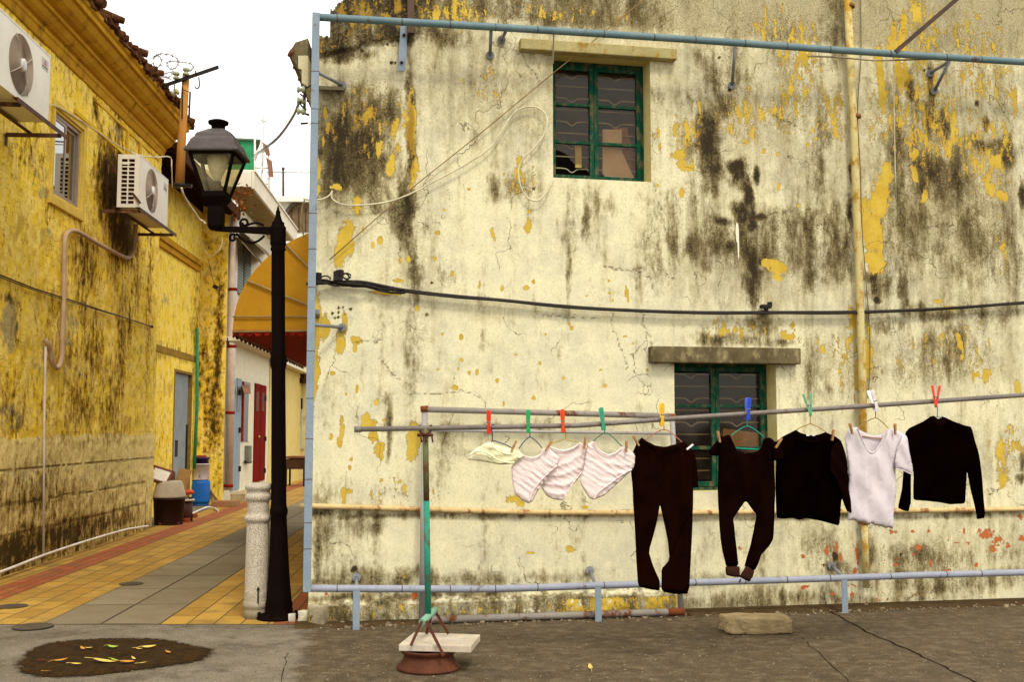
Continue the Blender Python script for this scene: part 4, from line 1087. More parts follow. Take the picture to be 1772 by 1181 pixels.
sB, zBt = LF.hit(243, 268, o_b); sB2, _ = LF.hit(292, 300, o_b); _, zBb = LF.hit(243, 361, o_b)
aircon(sB, sB2, o_b, .29, zBb, zBt, 'smaller white air conditioner with louvred side, right of the yellow house window', .40)
bracket(sB+.03, LF.hit(303,397,o_b+.02)[0]-.1, o_b+.02, zBb, 'brown steel bracket carrying the smaller air conditioner with louvred side')
b = MB(); b.bar(LF.at(184, 276, .03), LF.at(243, 352, o_b+.03), .03, .006, LF.d); b.bar(LF.at(184,276,.02), LF.at(186,360,.02), .03,.006, LF.d)
tag(b.build('steel_strut', M_steel), 'diagonal brown steel strut from the wall to the smaller air conditioner shelf', 'strut')

# ------------------------------------------------------------------ hoses, pipes and cables on the left wall
def cable(pts, r, mat, name, label, cat, sm=6, group=None, n=8):
    b = MB(); b.tube(smooth(pts, sm) if sm else pts, r, n); o = b.build(name, mat); return tag(o, label, cat, group)
M_hose = worn('beige lagged hose', (.52,.36,.22), (.40,.26,.15), .7, 5, .6)
M_white = worn('dirty white plastic', (.72,.66,.55), (.55,.46,.34), .5, 6, .6)
M_blk = worn('black cable rubber', (.018,.012,.010), None, .5)
M_cw = worn('cream cable sheath', (.72,.64,.42), None, .5)
Lq = lambda x, y, o=.05: LF.at(x, y, o)
cable([Lq(235,388,.12),Lq(234,415,.10),Lq(231,436,.07),Lq(222,446,.05),Lq(208,442,.05),Lq(170,422),Lq(140,404),Lq(126,399),Lq(116,404),Lq(112,420),Lq(111,470),Lq(110,530),Lq(108,580),Lq(107,615),Lq(103,632),Lq(97,637),Lq(91,628),Lq(87,608),Lq(82,594),Lq(76,588,.02)], .030, M_hose, 'drain_hose', 'beige insulated hose looping down the yellow wall below the smaller air conditioner', 'hose')
cable([Lq(79,600,.03),Lq(78,640,.03),Lq(77,700,.04),Lq(75,960,.06)], .015, M_white, 'drain_pipe', 'thin whitish vertical pipe running down the yellow wall to the ground pipe', 'pipe', 0)
cable([LF.pt(S0+.2,.12,.07),Lq(0,991,.10),Lq(75,962,.10),Lq(150,937,.10),Lq(215,918,.10),Lq(232,915,.08),Lq(256,911,.08)], .016, worn('white ground pipe',(.80,.76,.68),(.6,.52,.42),.45), 'ground_pipe', 'thin white pipe running along the foot of the yellow wall', 'pipe', 4)
b = MB(); b.tube([Lq(-20,468,.03),Lq(60,500,.03),Lq(130,522,.03),Lq(200,545,.03),Lq(264,566,.03)], .009, 8); b.tube([Lq(-20,472,.04),Lq(60,503,.04),Lq(130,525,.04),Lq(200,546,.04)], .006, 6); b.ball(Lq(263,565.5,.03), .025, 10)
tag(b.build('wall_cable', worn('dark brown cable', (.09,.045,.02), None, .7)), 'thin dark brown cable crossing the yellow wall above the hose bend', 'cable')
cable([Lq(88,180,.05),Lq(110,190,.05),Lq(160,222,.06),Lq(205,252,.10),Lq(240,268,.4),Lq(268,272,.55),P(294,272,15.6),P(297,290,15.6),P(298,325,15.8)], .009, M_cw, 'white_cable', 'white cable strung across the yellow wall over the smaller air conditioner', 'cable')

# ------------------------------------------------------------------ second house: bright yellow, set back
REC = -.55
S2, S3 = SE + .02, LF.hit(385, 869)[0]
lh2 = thing('bright_yellow_house', LF.pt(S2, REC, 0), 'bright yellow house set back behind the bin, with a grey blue door', 'house', rz=LF.ang)
dx0, dx1 = LF.hit(300,750,REC)[0], LF.hit(329,750,REC)[0]; dz1 = LF.hit(314, 646, REC)[1]
zt2 = LF.hit(320, 346, REC)[1] + .35
us = steps(S2, S3+.1, .035, (dx0, dx1)); zs = steps(0, zt2, .035, (dz1,)); U, Z = np.meshgrid(us, zs)
class RFr:        # the same plane pushed back
    pass
l2f = Frame(LF.o + LF.n*REC, LF.ang)
mD2 = paint(l2f, U, Z, [(300,612,40,10,.5),(340,560,8,100,.45),(270,615,20,8,.5),(280,780,20,60,.2),(345,480,6,60,.3),(290,820,30,20,.4)], .08, 1.6)
mG2 = paint(l2f, U, Z, [(285,520,10,14,.6),(300,700,40,60,.2)], .08)
grid_wall('wall', LF, us, zs, lambda u,z: ~((u>dx0)&(u<dx1)&(z<dz1)), (0*U,mD2,mG2), M_ybright if False else yellow_wall('bright yellow limewash wall'), lh2, REC, None, (0*U,0*U,0*U))
b = MB(); b.hexa([LF.pt(S2,.22,zt2-.34),LF.pt(S3,.22,zt2-.34),LF.pt(S3,REC-.2,zt2-.02),LF.pt(S2,REC-.2,zt2-.02),LF.pt(S2,.22,zt2-.24),LF.pt(S3,.22,zt2-.24),LF.pt(S3,REC-5,zt2+2.2),LF.pt(S2,REC-5,zt2+2.2)])
b.build('roof', M_tile, lh2)
b = MB(); random.seed(4)
for k in range(15):
    u = S2 + .1 + k*(S3-S2-.2)/14; b.bar(LF.pt(u, .20, zt2-.36), LF.pt(u, REC-.1, zt2-.06), .07, .08)
b.fbox(LF, S2, S3, .24, .20, zt2-.42, zt2-.22)
b.build('rafters', M_wood, lh2)
b = MB(); b.fbox(LF, S2, S3, REC+.01, REC-.02, zt2-.30, zt2); b.build('eave_board', M_wood, lh2)
zb0 = LF.hit(350,463,REC)[1]
b = MB(); b.fbox(LF, S2, S3-.3, REC+.10, REC-.01, zb0-.05, zb0+.03); b.fbox(LF, S2, S3-.3, REC+.05, REC-.01, zb0+.03, zb0+.10); b.fbox(LF, S2, S3-.3, REC+.06, REC-.01, zb0-.16, zb0-.05)
b.build('moulding', M_cornice, lh2, bevel=.006)
b = MB(); zz = LF.hit(300,610,REC)[1]; b.fbox(LF, S2, S3-.2, REC+.02, REC-.01, zz-.07, zz+.05); b.build('old_beam_band', worn('weathered ochre band', (.38,.22,.04), (.20,.12,.03), .9), lh2)
b = MB(); b.fbox(LF, dx0, dx1, REC-.06, REC-.10, 0, dz1)
dr = b.build('door', worn('grey blue door paint', (.27,.31,.32), (.21,.25,.27), .6, 3, .5), lh2)
b = MB(); b.fbox(LF, dx0-.05, dx0, REC+.012, REC-.1, 0, dz1+.05); b.fbox(LF, dx1, dx1+.05, REC+.012, REC-.1, 0, dz1+.05); b.fbox(LF, dx0, dx1, REC+.012, REC-.1, dz1, dz1+.05); b.build('door_frame', worn('brown yellow frame', (.30,.18,.04), None, .8), lh2)
b = MB(); u = LF.hit(310,775,REC)[0]; z = LF.hit(310,775,REC)[1]; b.fbox(LF, u-.09, u+.12, REC-.055, REC-.062, z-.18, z+.14); b.build('letter_slot', M_dark, dr)
b = MB(); u = dx1-.10; b.fbox(LF, u, u+.03, REC-.03, REC-.06, .05, LF.hit(322,735,REC)[1]); b.build('door_bar', M_blk, dr)
cable([LF.at(341,568,REC+.06),LF.at(341,700,REC+.06),LF.at(336,812,REC+.06)], .035, worn('green downpipe', (.04,.30,.12), None, .5), 'green_pipe', 'green vertical pipe between the bright yellow wall and the pier', 'pipe', 0)

# ------------------------------------------------------------------ third house: white front, ochre gable side
S4 = LF.hit(462, 842)[0]
lh3 = thing('white_house', LF.pt(S3, 0, 0), 'white painted house with blue double door, red door and an ochre side', 'house', rz=LF.ang)
ZB = LF.hit(385,325)[1]
M_ochre = yellow_wall('ochre stained side')
us = np.linspace(0, abs(REC)+.25, 26); zs = steps(0, ZB, .045)
gf = Frame(LF.pt(S3, 0, 0), LF.ang - R(90))     # faces the street; u runs out from the alley face backwards
gfu = Frame(LF.pt(S3, -(abs(REC)+.25), 0), LF.ang + R(90) - math.pi)
U, Z = np.meshgrid(us, zs)
# build from the recess outwards
sf = Frame(LF.pt(S3, REC-.25, 0), math.atan2(LF.n.y, LF.n.x))
if sf.n.y > 0: sf.n = -sf.n
mD3 = paint(sf, U, Z, [(365,700,14,80,.85),(378,600,8,140,.9),(372,740,14,50,.8),(350,640,20,60,.6),(375,480,6,60,.5),(350,420,20,20,.4),(380,800,5,60,.6),(356,770,12,30,.5)], .06, 1.6)
mD3 = np.maximum(mD3, .12)
grid_wall('side_wall', sf, us, zs, lambda u,z: u>-1, (0*U,mD3,.1+0*U), M_ochre, lh3, 0, None, (0*U,0*U,0*U))
M_wh = worn('white house paint', (.72,.67,.52), (.62,.55,.38), .85, 4, .7, bump=.003, rust=(.40,.32,.18), rustamt=.34)
b = MB()
W0 = S3 + .01
b.fbox(LF, W0, S4, 0, -.25, 0, ZB)
b.fbox(LF, W0, S4, -.26, -5, 0, ZB-.3)
b.build('front_wall', M_wh, lh3)
def onL(x0, x1, yt, yb, o0, o1, name, mat, par, bevel=.004):
    xc = (x0+x1)/2
    b = MB(); b.fbox(LF, LF.hit(x0,(yt+yb)/2)[0], LF.hit(x1,(yt+yb)/2)[0], o0, o1, max(0,LF.hit(xc,yb)[1]), LF.hit(xc,yt)[1])
    o = b.build(name, mat, par, bevel=bevel); return o
M_bd = worn('faded blue door', (.22,.29,.36), (.30,.34,.36), .85, 5, .7); M_rd = worn('red brown door', (.19,.009,.004), (.12,.006,.003), .9, 5, .7)
M_redf = worn('dark red trim', (.26,.015,.006), None, .85); M_gl = worn('dark glass', (.09,.10,.10), None, .4, spec=.3); M_rgl = worn('dusty red brown glass', (.16,.09,.06), None, .85)
bd = onL(399,406,656,849,.03,-.02,'door',M_bd,lh3); onL(400,405,668,712,.036,.02,'door_pane',M_gl,bd)
bd2 = onL(407,414,655,847,.03,-.02,'door',M_bd,lh3); onL(408,413,668,712,.036,.02,'door_pane',M_gl,bd2)
onL(417.5,432,661,765,.012,-.02,'window',M_gl,lh3); onL(417.5,420,661,765,.03,-.02,'window_frame',M_redf,lh3); onL(428.5,432,680,765,.02,-.02,'window_reveal',M_wh,lh3)
b = MB(); b.prism([LF.at(418,668,.02),LF.at(431,668,.02),LF.at(434,682,.22),LF.at(422,682,.22)], (0,0,.02)); b.build('window_flap', worn('rusty flap', (.25,.12,.07), None, .8), lh3)
rd = onL(438.5,447.5,664,838,.035,-.02,'door',M_rd,lh3); onL(441,445,678,712,.040,.02,'door_pane',M_rgl,rd)
rd2 = onL(448.5,457.5,667,832,.035,-.02,'door',M_rd,lh3); onL(451,455,680,712,.040,.02,'door_pane',M_rgl,rd2)
b = MB(); b.ball(LF.at(448,757,.06), .04, 8); b.build('handle', worn('brass', (.4,.25,.05), None, .4, metal=1), rd)
b = MB()
for (x, y) in ((459,690),(459,760),(458,815),(414.5,680),(414.5,745),(414.5,812)): b.box(LF.at(x,y,.05), (.05,.06,.12), LF.ang)
b.build('hinge', M_blk, lh3)
onL(423,428,772,800,.10,-.01,'meter_box',worn('grey meter box',(.16,.17,.12),None,.6),lh3)
b = MB(); b.tube([LF.at(424,800,.05),LF.at(427,801,.05),LF.at(434,800,.08)], .03, 8); b.build('tap', M_blk, lh3)
b = MB(); b.fbox(LF, LF.hit(399,860)[0], LF.hit(436,850)[0], .32, -.02, 0, .18); b.build('door_step', worn('pale step', (.45,.36,.2), (.3,.22,.1), .9), lh3, bevel=.01)
# downpipe
b = MB(); u = LF.hit(393,850)[0]; b.tube([LF.pt(W0+.08,.10,.30),LF.pt(W0+.08,.10,ZB-.1)], .085, 14)
b.build('downpipe', worn('pink white downpipe', (.66,.55,.47), (.55,.42,.35), .6), lh3)
b = MB()
for y in (840, 715, 500, 600): z = LF.hit(393,y)[1]; b.tube([LF.pt(W0+.08,.10,z-.03),LF.pt(W0+.08,.10,z+.03)], .095, 14)
b.build('downpipe_ring', M_redf, lh3)
# upper shutters (grey blue), pair opened outwards
M_sh = worn('grey blue shutter', (.20,.25,.23), (.27,.30,.27), .7, 6, .7)
for (x0, x1, ang_) in ((403,416,0),(419,430,0)):
    b = MB(); u0, u1 = LF.hit(x0,460)[0], LF.hit(x1,460)[0]; z0, z1 = LF.hit(x0,503)[1], LF.hit(x0,426)[1]
    b.fbox(LF, u0, u1, .06, .03, z0, z1)
    for k in range(14): z = z0 + (z1-z0)*(k+.5)/14; b.fbox(LF, u0+.05, u1-.05, .075, .06, z, z+.03)
    b.build('shutter', M_sh, lh3)
# shutter awning blades below the slab
b = MB()
for (x0,y0,x1,y1) in ((405,408,450,470),(418,402,462,455)):
    b.prism([LF.at(x0,y0,.02),LF.at(x1,y1-18,.02),LF.at(x1+8,y1-6,.5),LF.at(x0+14,y0+12,.5)], (0,0,.03))
b.build('shutter_flap', worn('brown grey flap', (.22,.17,.10), (.13,.10,.06), .85), lh3)
# balcony slab
S5 = S4 + 1.0
ZB_, ZB = ZB, ZB + .20
b = MB(); b.fbox(LF, S3-.02, S5, .46, -.3, ZB, ZB+.05); b.build('balcony_soffit', worn('tan soffit', (.40,.30,.15), (.30,.21,.10), .9, 3, .6), lh3)
b = MB(); b.fbox(LF, S3-.05, S5, .52, .46, ZB-.06, ZB+.30); b.fbox(LF, S3-.10, S3-.02, .46, -.5, ZB-.03, ZB+.30); b.fbox(LF, S3-.05, S5, .55, -1.2, ZB+.30, ZB+.35)
b.build('balcony_parapet', worn('whitewashed parapet', (.74,.68,.55), (.66,.58,.44), .85, 3, .6), lh3, bevel=.01)
zc1 = LF.hit(390,590)[1]
b = MB(); b.fbox(LF, S3-.02, S4, .30, -.02, zc1, zc1+.09); b.build('canopy_ledge', M_wh, lh3, bevel=.01)

# ------------------------------------------------------------------ fourth house: pale yellow, further on
S6 = S4 + 9
lh4 = thing('pale_yellow_house', LF.pt(S4, 0, 0), 'pale yellow low house beyond the red door', 'house', rz=LF.ang)
z4 = LF.hit(470, 628)[1]
b = MB(); b.fbox(LF, S4+.01, S6, .03, -5, 0, z4); b.build('front_wall', worn('pale yellow plaster', (.68,.55,.20), (.60,.47,.17), .9, 3, .7, rust=(.40,.28,.1), rustamt=.36), lh4)
b = MB(); b.fbox(LF, S4-.01, S6, .30, -5.2, z4, z4+.14); b.build('roof', M_wh, lh4)
b = MB(); b.fbox(LF, S4+.8, S4+1.1, .10, .03, LF.hit(463,555+150)[1]-.5, LF.hit(463,690)[1]+.4); b.build('shutter', M_blk, lh4)
# end house closing the alley
YE = 34.0
eh = thing('end_house', P(510, 826, YE), 'weathered pale house closing the alley, with a narrow blue window', 'house')
b = MB(); a0, a1 = P(462, 826, YE), P(600, 826, YE); zt = P(500, 600, YE).z
b.hexa([(a0.x,YE,0),(a1.x,YE,0),(a1.x,YE+5,0),(a0.x,YE+5,0),(a0.x,YE,zt),(a1.x,YE,zt),(a1.x,YE+5,zt),(a0.x,YE+5,zt)])
b.build('front_wall', worn('mottled pale plaster', (.60,.50,.24), (.42,.33,.13), .9, 3, .9, rust=(.22,.15,.05), rustamt=.40), eh)
def onE(x0, x1, yt, yb, d, name, mat, par, Y=YE, bev=.0):
    b = MB(); p0 = P(x0, yb, Y); p1 = P(x1, yt, Y)
    b.hexa([(p0.x,Y-d,p0.z),(p1.x,Y-d,p0.z),(p1.x,Y+.02,p0.z),(p0.x,Y+.02,p0.z),(p0.x,Y-d,p1.z),(p1.x,Y-d,p1.z),(p1.x,Y+.02,p1.z),(p0.x,Y+.02,p1.z)])
    return b.build(name, mat, par, bevel=bev)
wn = onE(514,523,708,778,.04,'window',worn('pale blue shutter',(.25,.36,.36),(.35,.42,.38),.7),eh); onE(515.5,521.5,712,740,.06,'pane',M_gl,wn); onE(513,524,690,708,.10,'window_hood',M_blk,eh)
onE(488,494,665,780,.12,'shutter',worn('brown shutter',(.16,.08,.04),None,.8),eh)
onE(488,530,656,664,.5,'canopy',M_wood,eh); onE(495,530,640,656,.3,'roof_edge',M_tile,eh)
tp = thing('desk', P(508,828,30), 'dark wooden desk with papers at the far end of the alley', 'desk')
b = MB(); q0, q1 = P(497,830,30), P(531,785,30)
b.box(((q0.x+q1.x)/2, 30, .62), (q1.x-q0.x, .6, .28)); b.build('desk_body', worn('dark desk wood', (.06,.025,.012), None, .6), tp, bevel=.01)
b = MB(); b.box(((q0.x+q1.x)/2, 30, .80), (q1.x-q0.x+.06, .66, .05)); b.build('desk_top', worn('desk top wood', (.16,.06,.03), None, .5), tp, bevel=.01)
for sx in (.04, .96):
    for sy in (-.25, .25): b = MB(); b.box((q0.x+(q1.x-q0.x)*sx, 30+sy, .24), (.05,.05,.48)); b.build('leg', worn('desk leg', (.05,.02,.01), None, .6) if False else bpy.data.materials['dark desk wood'], tp)
b = MB(); random.seed(6)
for k in range(5): b.box((q0.x+.1+k*.1, 30-.05+random.uniform(-.1,.1), .835+k*.006), (.22,.18,.012), random.uniform(-.4,.4))
tag(b.build('paper_pile', worn('reddish papers', (.50,.14,.05), (.65,.45,.25), .8, 20)), 'reddish loose papers lying on the far desk', 'papers')

# far buildings above the roofs
YT = 40.0
tb = thing('terrace_building', P(500, 748, YT), 'white building with railed roof terrace and arched brown shutters, far behind', 'building')
b = MB(); a0, a1 = P(395, 700, YT), P(640, 700, YT); zt = P(500, 352, YT).z
b.hexa([(a0.x,YT,0),(a1.x,YT,0),(a1.x,YT+6,0),(a0.x,YT+6,0),(a0.x,YT,zt),(a1.x,YT,zt),(a1.x,YT+6,zt),(a0.x,YT+6,zt)])
M_tw = worn('white terrace render', (.86,.83,.76), (.78,.73,.62), .85, 3, .5)  # the terrace building's own off-white render colour
b.build('front_wall', M_tw, tb)
onE(440,640,343,352,.35,'roof_slab',M_tw,tb,YT)
pp = [P(494,402,YT)] + [P(532 + 38*math.cos(math.pi - k*math.pi/2/8), 386 - 38*math.sin(k*math.pi/2/8)+ -0, YT) for k in range(9)] + [P(570,402,YT)]
b = MB(); b.prism([p + Vector((0,-.05,0)) for p in pp], (0,.1,0)); shm = b.build('shutter', worn('brown shutter wood', (.20,.13,.07), (.14,.09,.05), .8), tb)
b = MB(); b.tube([P(532 + 40*math.cos(math.pi - k*math.pi/2/8), 386 - 40*math.sin(k*math.pi/2/8), YT-.1) for k in range(-1,9)], .09, 8); b.build('arch_hood', worn('dark arch', (.12,.09,.06), None, .8), tb)
b = MB()
for x in (505, 517, 529): b.bar(P(x,402,YT-.08), P(x,360,YT-.08), .03, .02, (0,1,0))
b.build('shutter_rail', worn('shutter groove', (.08,.05,.03), None, .8), shm)
rl = thing('railing', P(490, 344, YT-.2), 'thin pale grey railing along the far roof terrace', 'railing')
M_rail = worn('pale railing', (.50,.47,.42), None, .6)
b = MB(); b.tube([P(462,298,YT-.2),P(560,299,YT-.2)], .022, 6); b.build('top_rail', M_rail, rl)
for k in range(20):
    x = 462 + k*5.0
    b = MB(); b.tube([P(x,343,YT-.2),P(x,298,YT-.2)], .010, 5); b.build('baluster', M_rail, rl)
b = MB(); b.tube([P(490,343,YT-.25),P(490,293,YT-.25)], .04, 6); b.ball(P(490,292,YT-.25), .07, 8); b.build('post', worn('dark post', (.10,.07,.06), None, .6), rl)
shd = thing('rooftop_shed', P(425, 330, 36), 'green roof shed with a white metal frame, above the white house', 'shed')
b = MB(); q = [P(398,345,36),P(441,345,36),P(441,240,36),P(398,238,36)]; b.prism(q, (-.6,1.3,0)); b.build('green_panel', worn('green corrugated panel', (.02,.20,.075), (.03,.27,.11), .7), shd)
b = MB(); b.prism([P(396,238,35.9),P(452,241,35.9),P(453,243,35.9),P(396,241,35.9)], (-.5,1.4,0)); b.build('roof', worn('grey green shed roof', (.14,.18,.13), None, .7), shd)
b = MB()
for (x0,y0,x1,y1) in ((441,241,441,345),(452,242,453,345),(465,262,466,342),(441,290,466,291),(452,243,466,262),(441,318,466,318),(441,262,465,262),(441,278,452,248),(452,345,465,300)): b.tube([P(x0,y0,35.9),P(x1,y1,35.9)], .035, 6)
b.build('white_frame', worn('white metal frame', (.80,.77,.70), None, .6), shd)
b = MB()
for (x0,y0,x1,y1) in ((454,246,464,268),(460,272,470,306)): b.prism([P(x0,y0,35.8),P(x1,y0+6,35.8),P(x1+3,y1,35.8),P(x0+6,y1,35.8)], (0,.06,0))
b.build('torn_sheet', worn('torn brown sheeting', (.28,.14,.09), None, .8), shd)
an = thing('antenna', P(455, 300, 37), 'thin television antenna above the green roof shed', 'antenna')
b = MB(); b.tube([P(455,300,37),P(456,195,37)], .018, 6); b.build('mast', M_rail, an)
b = MB()
for (x0,y0,x1,y1) in ((446,203,466,215),(447,216,468,205),(452,206,454,212)): b.tube([P(x0,y0,37),P(x1,y1,37.3)], .013, 5)
b.build('antenna_arms', M_rail, an)
b = MB(); z1, z2 = P(422,305,27).z, 0
# ------------------------------------------------------------------ awning on the alley side of the plastered house
aw = thing('awning', P(528, 575, 12.6), 'hooded yellow awning with scalloped red valance over the alley', 'awning')
ND = RF.n * -1
AF = Frame(P(403, 575, 12.6).xy.to_3d() if False else Vector((P(403,575,12.6).x, 12.6, 0)), 0.0)
xo = P(403,575,12.6).x; xw = xo + 1.62; zb_ = P(403,575,12.6).z; Rr = 1.40
def arc(k, n=14):
    a = math.pi - (math.pi/2) * k / n
    return (xw + (xw-xo)*math.cos(a), zb_ + 1.32*math.sin(a)**.92)
LEN = 6.4; ad = Vector((LF.d.x, LF.d.y, 0))
M_aw = worn('ochre awning cloth', (.52,.26,.012), (.40,.19,.010), .75, 2.5, .7, bump=.0008)
M_awr = worn('dark red awning cloth', (.30,.020,.008), (.21,.014,.006), .8, 6, .6)
n = 14; b = MB(); vs = []; fs = []
N2 = 16
for i in range(n+1):
    x, z = arc(i)
    for j in range(N2+1):
        p = Vector((x, 12.6, z)) + ad*LEN*j/N2; sag = -.035*math.sin(math.pi*j/N2*8)**2
        vs.append(p + Vector((0,0,sag)))
for i in range(n):
    for j in range(N2): fs.append((i*(N2+1)+j, i*(N2+1)+j+1, (i+1)*(N2+1)+j+1, (i+1)*(N2+1)+j))
b.add(vs, fs, True)
o = b.build('hood', M_aw, aw, fixn=False); m = o.modifiers.new('s', 'SOLIDIFY'); m.thickness = .004
for j in (0, 1):
    q = [Vector((arc(i)[0], 12.6, arc(i)[1])) for i in range(n+1)] + [Vector((xw, 12.6, zb_))]
    q = [p + ad*LEN*j for p in q]; b = MB(); b.prism(q, ad*.004); b.build('side_panel', M_aw, aw)
b = MB(); hub = Vector((xw, 12.57, zb_+.02))
for i in (0, 4, 8, 11): x, z = arc(i); b.tube([hub, Vector((x, 12.575, z))], .013, 6)
b.tube([Vector((xo,12.575,P(403,549,12.6).z)), Vector((xw,12.575,P(403,549,12.6).z))], .010, 6)
b.build('rib', worn('pale awning rib', (.38,.27,.12), None, .6), aw)
def valance(p0, dirv, L, h, name):
    b = MB(); k = int(L/.10); vs = []; fs = []
    for i in range(k*4+1):
        t = i/(k*4.0); p = p0 + dirv*L*t; w = math.sin(t*L*40)*.006
        z = h + .035*abs(math.cos(math.pi*t*k))
        vs += [p + Vector((w, w, .02)), p + Vector((w, w, -z))]
    for i in range(k*4): fs.append((2*i,2*i+1,2*i+3,2*i+2))
    b.add(vs, fs); o = b.build(name, M_awr, aw, fixn=False); mm = o.modifiers.new('s','SOLIDIFY'); mm.thickness = .004
valance(Vector((xo, 12.6, zb_)), ad, LEN, .035, 'valance')
valance(Vector((xo, 12.58, zb_+.0)), Vector((1,0,0)), xw-xo, .015, 'valance')
b = MB(); q = [Vector((xw,12.6,zb_-.02)), Vector((xo+.02,12.6,zb_-.02))]
b.prism([q[1]+Vector((0,.03,.0)), q[1]+ad*LEN, q[0]+ad*LEN, q[0]+Vector((0,.03,0))], (0,0,.02)); b.build('lining', M_awr, aw)
b = MB(); b.tube([q[1]+Vector((0,.0,-.0)), q[1]+ad*LEN], .015, 6); b.build('front_bar', worn('awning bar',(.3,.2,.1),None,.5), aw)
# lean-to roof edge beyond the awning
# ------------------------------------------------------------------ utility pole with crossarm
Yp = 15.2
up = thing('utility_pole', P(311, 322, Yp), 'ochre wooden utility pole with dark crossarm fixed to the eaves', 'pole')
M_pole = worn('ochre weathered pole', (.46,.20,.04), (.34,.15,.04), .8, 5, .8, rust=(.5,.3,.08), rustamt=.42)
b = MB(); b.tube([P(311,322,Yp),P(314,250,Yp),P(322,128,Yp)], [.066,.062,.050], 14); b.build('pole', M_pole, up)
b = MB(); b.bar(P(282,149,Yp-.08), P(378,116,Yp-.08), .03, .045); b.bar(P(282,147,Yp-.06), P(378,114,Yp-.06), .05, .008); b.build('crossarm', M_blk, up)
b = MB(); b.lathe([(.085,-.02),(.09,0),(.085,.02),(.06,.03)], P(311,322,Yp), 12); b.bar(P(300,318,Yp), P(332,322,Yp), .04, .05); b.build('base_bracket', M_blk, up)
M_por = worn('glazed porcelain', (.36,.37,.23), (.27,.27,.16), .4, 6, .5)
def insul(c, axis, s, name, par):
    b = MB(); axis = Vector(axis).normalized(); c = Vector(c)
    prof = [(-.5,.28),(-.45,.40),(-.2,.42),(-.15,.24),(.05,.24),(.1,.42),(.4,.44),(.5,.3)]
    b.tube([c + axis*s*t for t, r in prof], [r*s for t, r in prof], 14)
    return b.build(name, M_por, par)
for (x, y, ax) in ((305,131,(0,0,1)),(322,124,(0,0,1)),(303,160,(1,0,.5))): insul(P(x,y,Yp-.1), ax, .11, 'insulator', up)
b = MB(); b.tube(smooth([P(344,133,Yp-.1),P(345,145,Yp-.1),P(344,151,Yp-.1),P(340,153,Yp-.1),P(337,149,Yp-.1)],4), .010, 6); b.tube([P(302,146,Yp-.1),P(301,157,Yp-.1)], .009, 6)
b.tube([P(338,122,Yp-.1),P(339,128,Yp-.1)], .01, 6); b.tube([P(316,150,Yp-.08),P(315,205,Yp-.08)], .009, 6); b.tube([P(329,160,Yp-.08),P(327,205,Yp-.08)], .014, 6); b.tube([P(316,155,Yp-.08),P(331,160,Yp-.08)], .006, 5)
b.build('hook', M_blk, up)
# barbed wire
b = MB(); random.seed(8)
w1 = smooth([P(235,110,15.6),P(245,110,15.5),P(256,117,15.4),P(268,123,15.4),P(282,130,15.5),P(296,138,15.5)], 5)
w2 = [P(272+7*math.cos(a)*(1+.1*a/6), 106+10*math.sin(a), 15.4+.02*a) for a in [i*.35 for i in range(19)]]
w3 = smooth([P(266,98,15.4),P(278,93,15.4),P(295,95,15.4),P(307,102,15.4),P(308,112,15.4),P(298,120,15.4),P(289,112,15.4),P(294,106,15.4),P(318,108,15.4),P(330,110,15.4),P(334,118,15.4),P(326,124,15.4)], 5)
w4 = smooth([P(240,122,15.4),P(262,124,15.4),P(285,127,15.4),P(300,124,15.4),P(290,134,15.4),P(265,134,15.4),P(280,160,15.6)], 5)
for w in (w1, w2, w3, w4):
    b.tube(w, .0075, 5)
    for i in range(2, len(w)-1, 3):
        for k in range(2):
            v = Vector((random.uniform(-1,1), random.uniform(-.4,.4), random.uniform(-1,1))).normalized()*.03; b.tube([w[i]-v, w[i]+v], .005, 4)
tag(b.build('barbed_wire', worn('grey barbed wire', (.22,.20,.18), None, .6)), 'tangled coil of barbed wire above the eaves, left of the pole', 'barbed wire')
cable([P(314,325,14.9),P(318,338,15),P(328,355,15.4),P(337,368,16),P(345,380,16.5),P(350,382,17),P(356,388,17)], .016, M_cw, 'loose_cable', 'frayed white cable hanging along the eave below the utility pole', 'cable')
cable([P(385,412,21.2),P(382,428,21.2),P(372,440,21.2),P(362,442,21.2),P(352,430,21.2),P(346,410,21.2)], .008, M_cw, 'hanging_cable', 'thin white cable hanging in a loop against the ochre pier', 'cable')
b = MB(); b.tube([P(360,448,21.2),P(366,475,21.2),P(371,494,21.2)], .005, 5); b.box(P(373,497,21.2), (.10,.06,.08), .3, Matrix.Rotation(.5,3,'Y')); tag(b.build('hanging_lamp', M_blk), 'small black fitting hanging on a thin cord from the ochre pier', 'fitting')
cable([P(393,585,17),P(397,600,17)], .01, M_blk, 'cable_end', 'short black cable end by the white downpipe', 'cable')
# ------------------------------------------------------------------ blue grey pipe frame in front of the house
M_bp = worn('blue grey pipe paint', (.19,.24,.29), (.24,.29,.34), .5, 4, .5, rust=(.16,.09,.05), rustamt=.36, bump=.0008)
M_bp2 = worn('grey lilac pipe paint', (.30,.31,.36), (.25,.27,.33), .5, 4, .5, rust=(.17,.10,.06), rustamt=.36, bump=.0008)
M_bt = worn('teal grey pipe paint', (.105,.175,.190), (.15,.21,.225), .5, 4, .5, rust=(.14,.08,.05), rustamt=.36, bump=.0008)
OF = .28
pf = thing('pipe_frame', RF.at(531,1020,OF), 'large blue grey pipe frame standing before the cream wall, from lamp post to right edge', 'pipe frame')
b = MB(); pts = [RF.at(x,y,OF) for x,y in ((545,29),(860,47),(1190,68),(1500,90),(1860,113))]
b.tube(smooth(pts, 6), .030, 16); b.build('top_rail', M_bt, pf)
b = MB(); pts = [RF.at(x,y,OF) for x,y in ((531,1019),(720,1020),(850,1020),(1040,1014),(1200,1009),(1400,1003),(1600,996),(1860,989))]
b.tube(smooth(pts, 4), .028, 16); b.build('bottom_rail', M_bp2, pf)
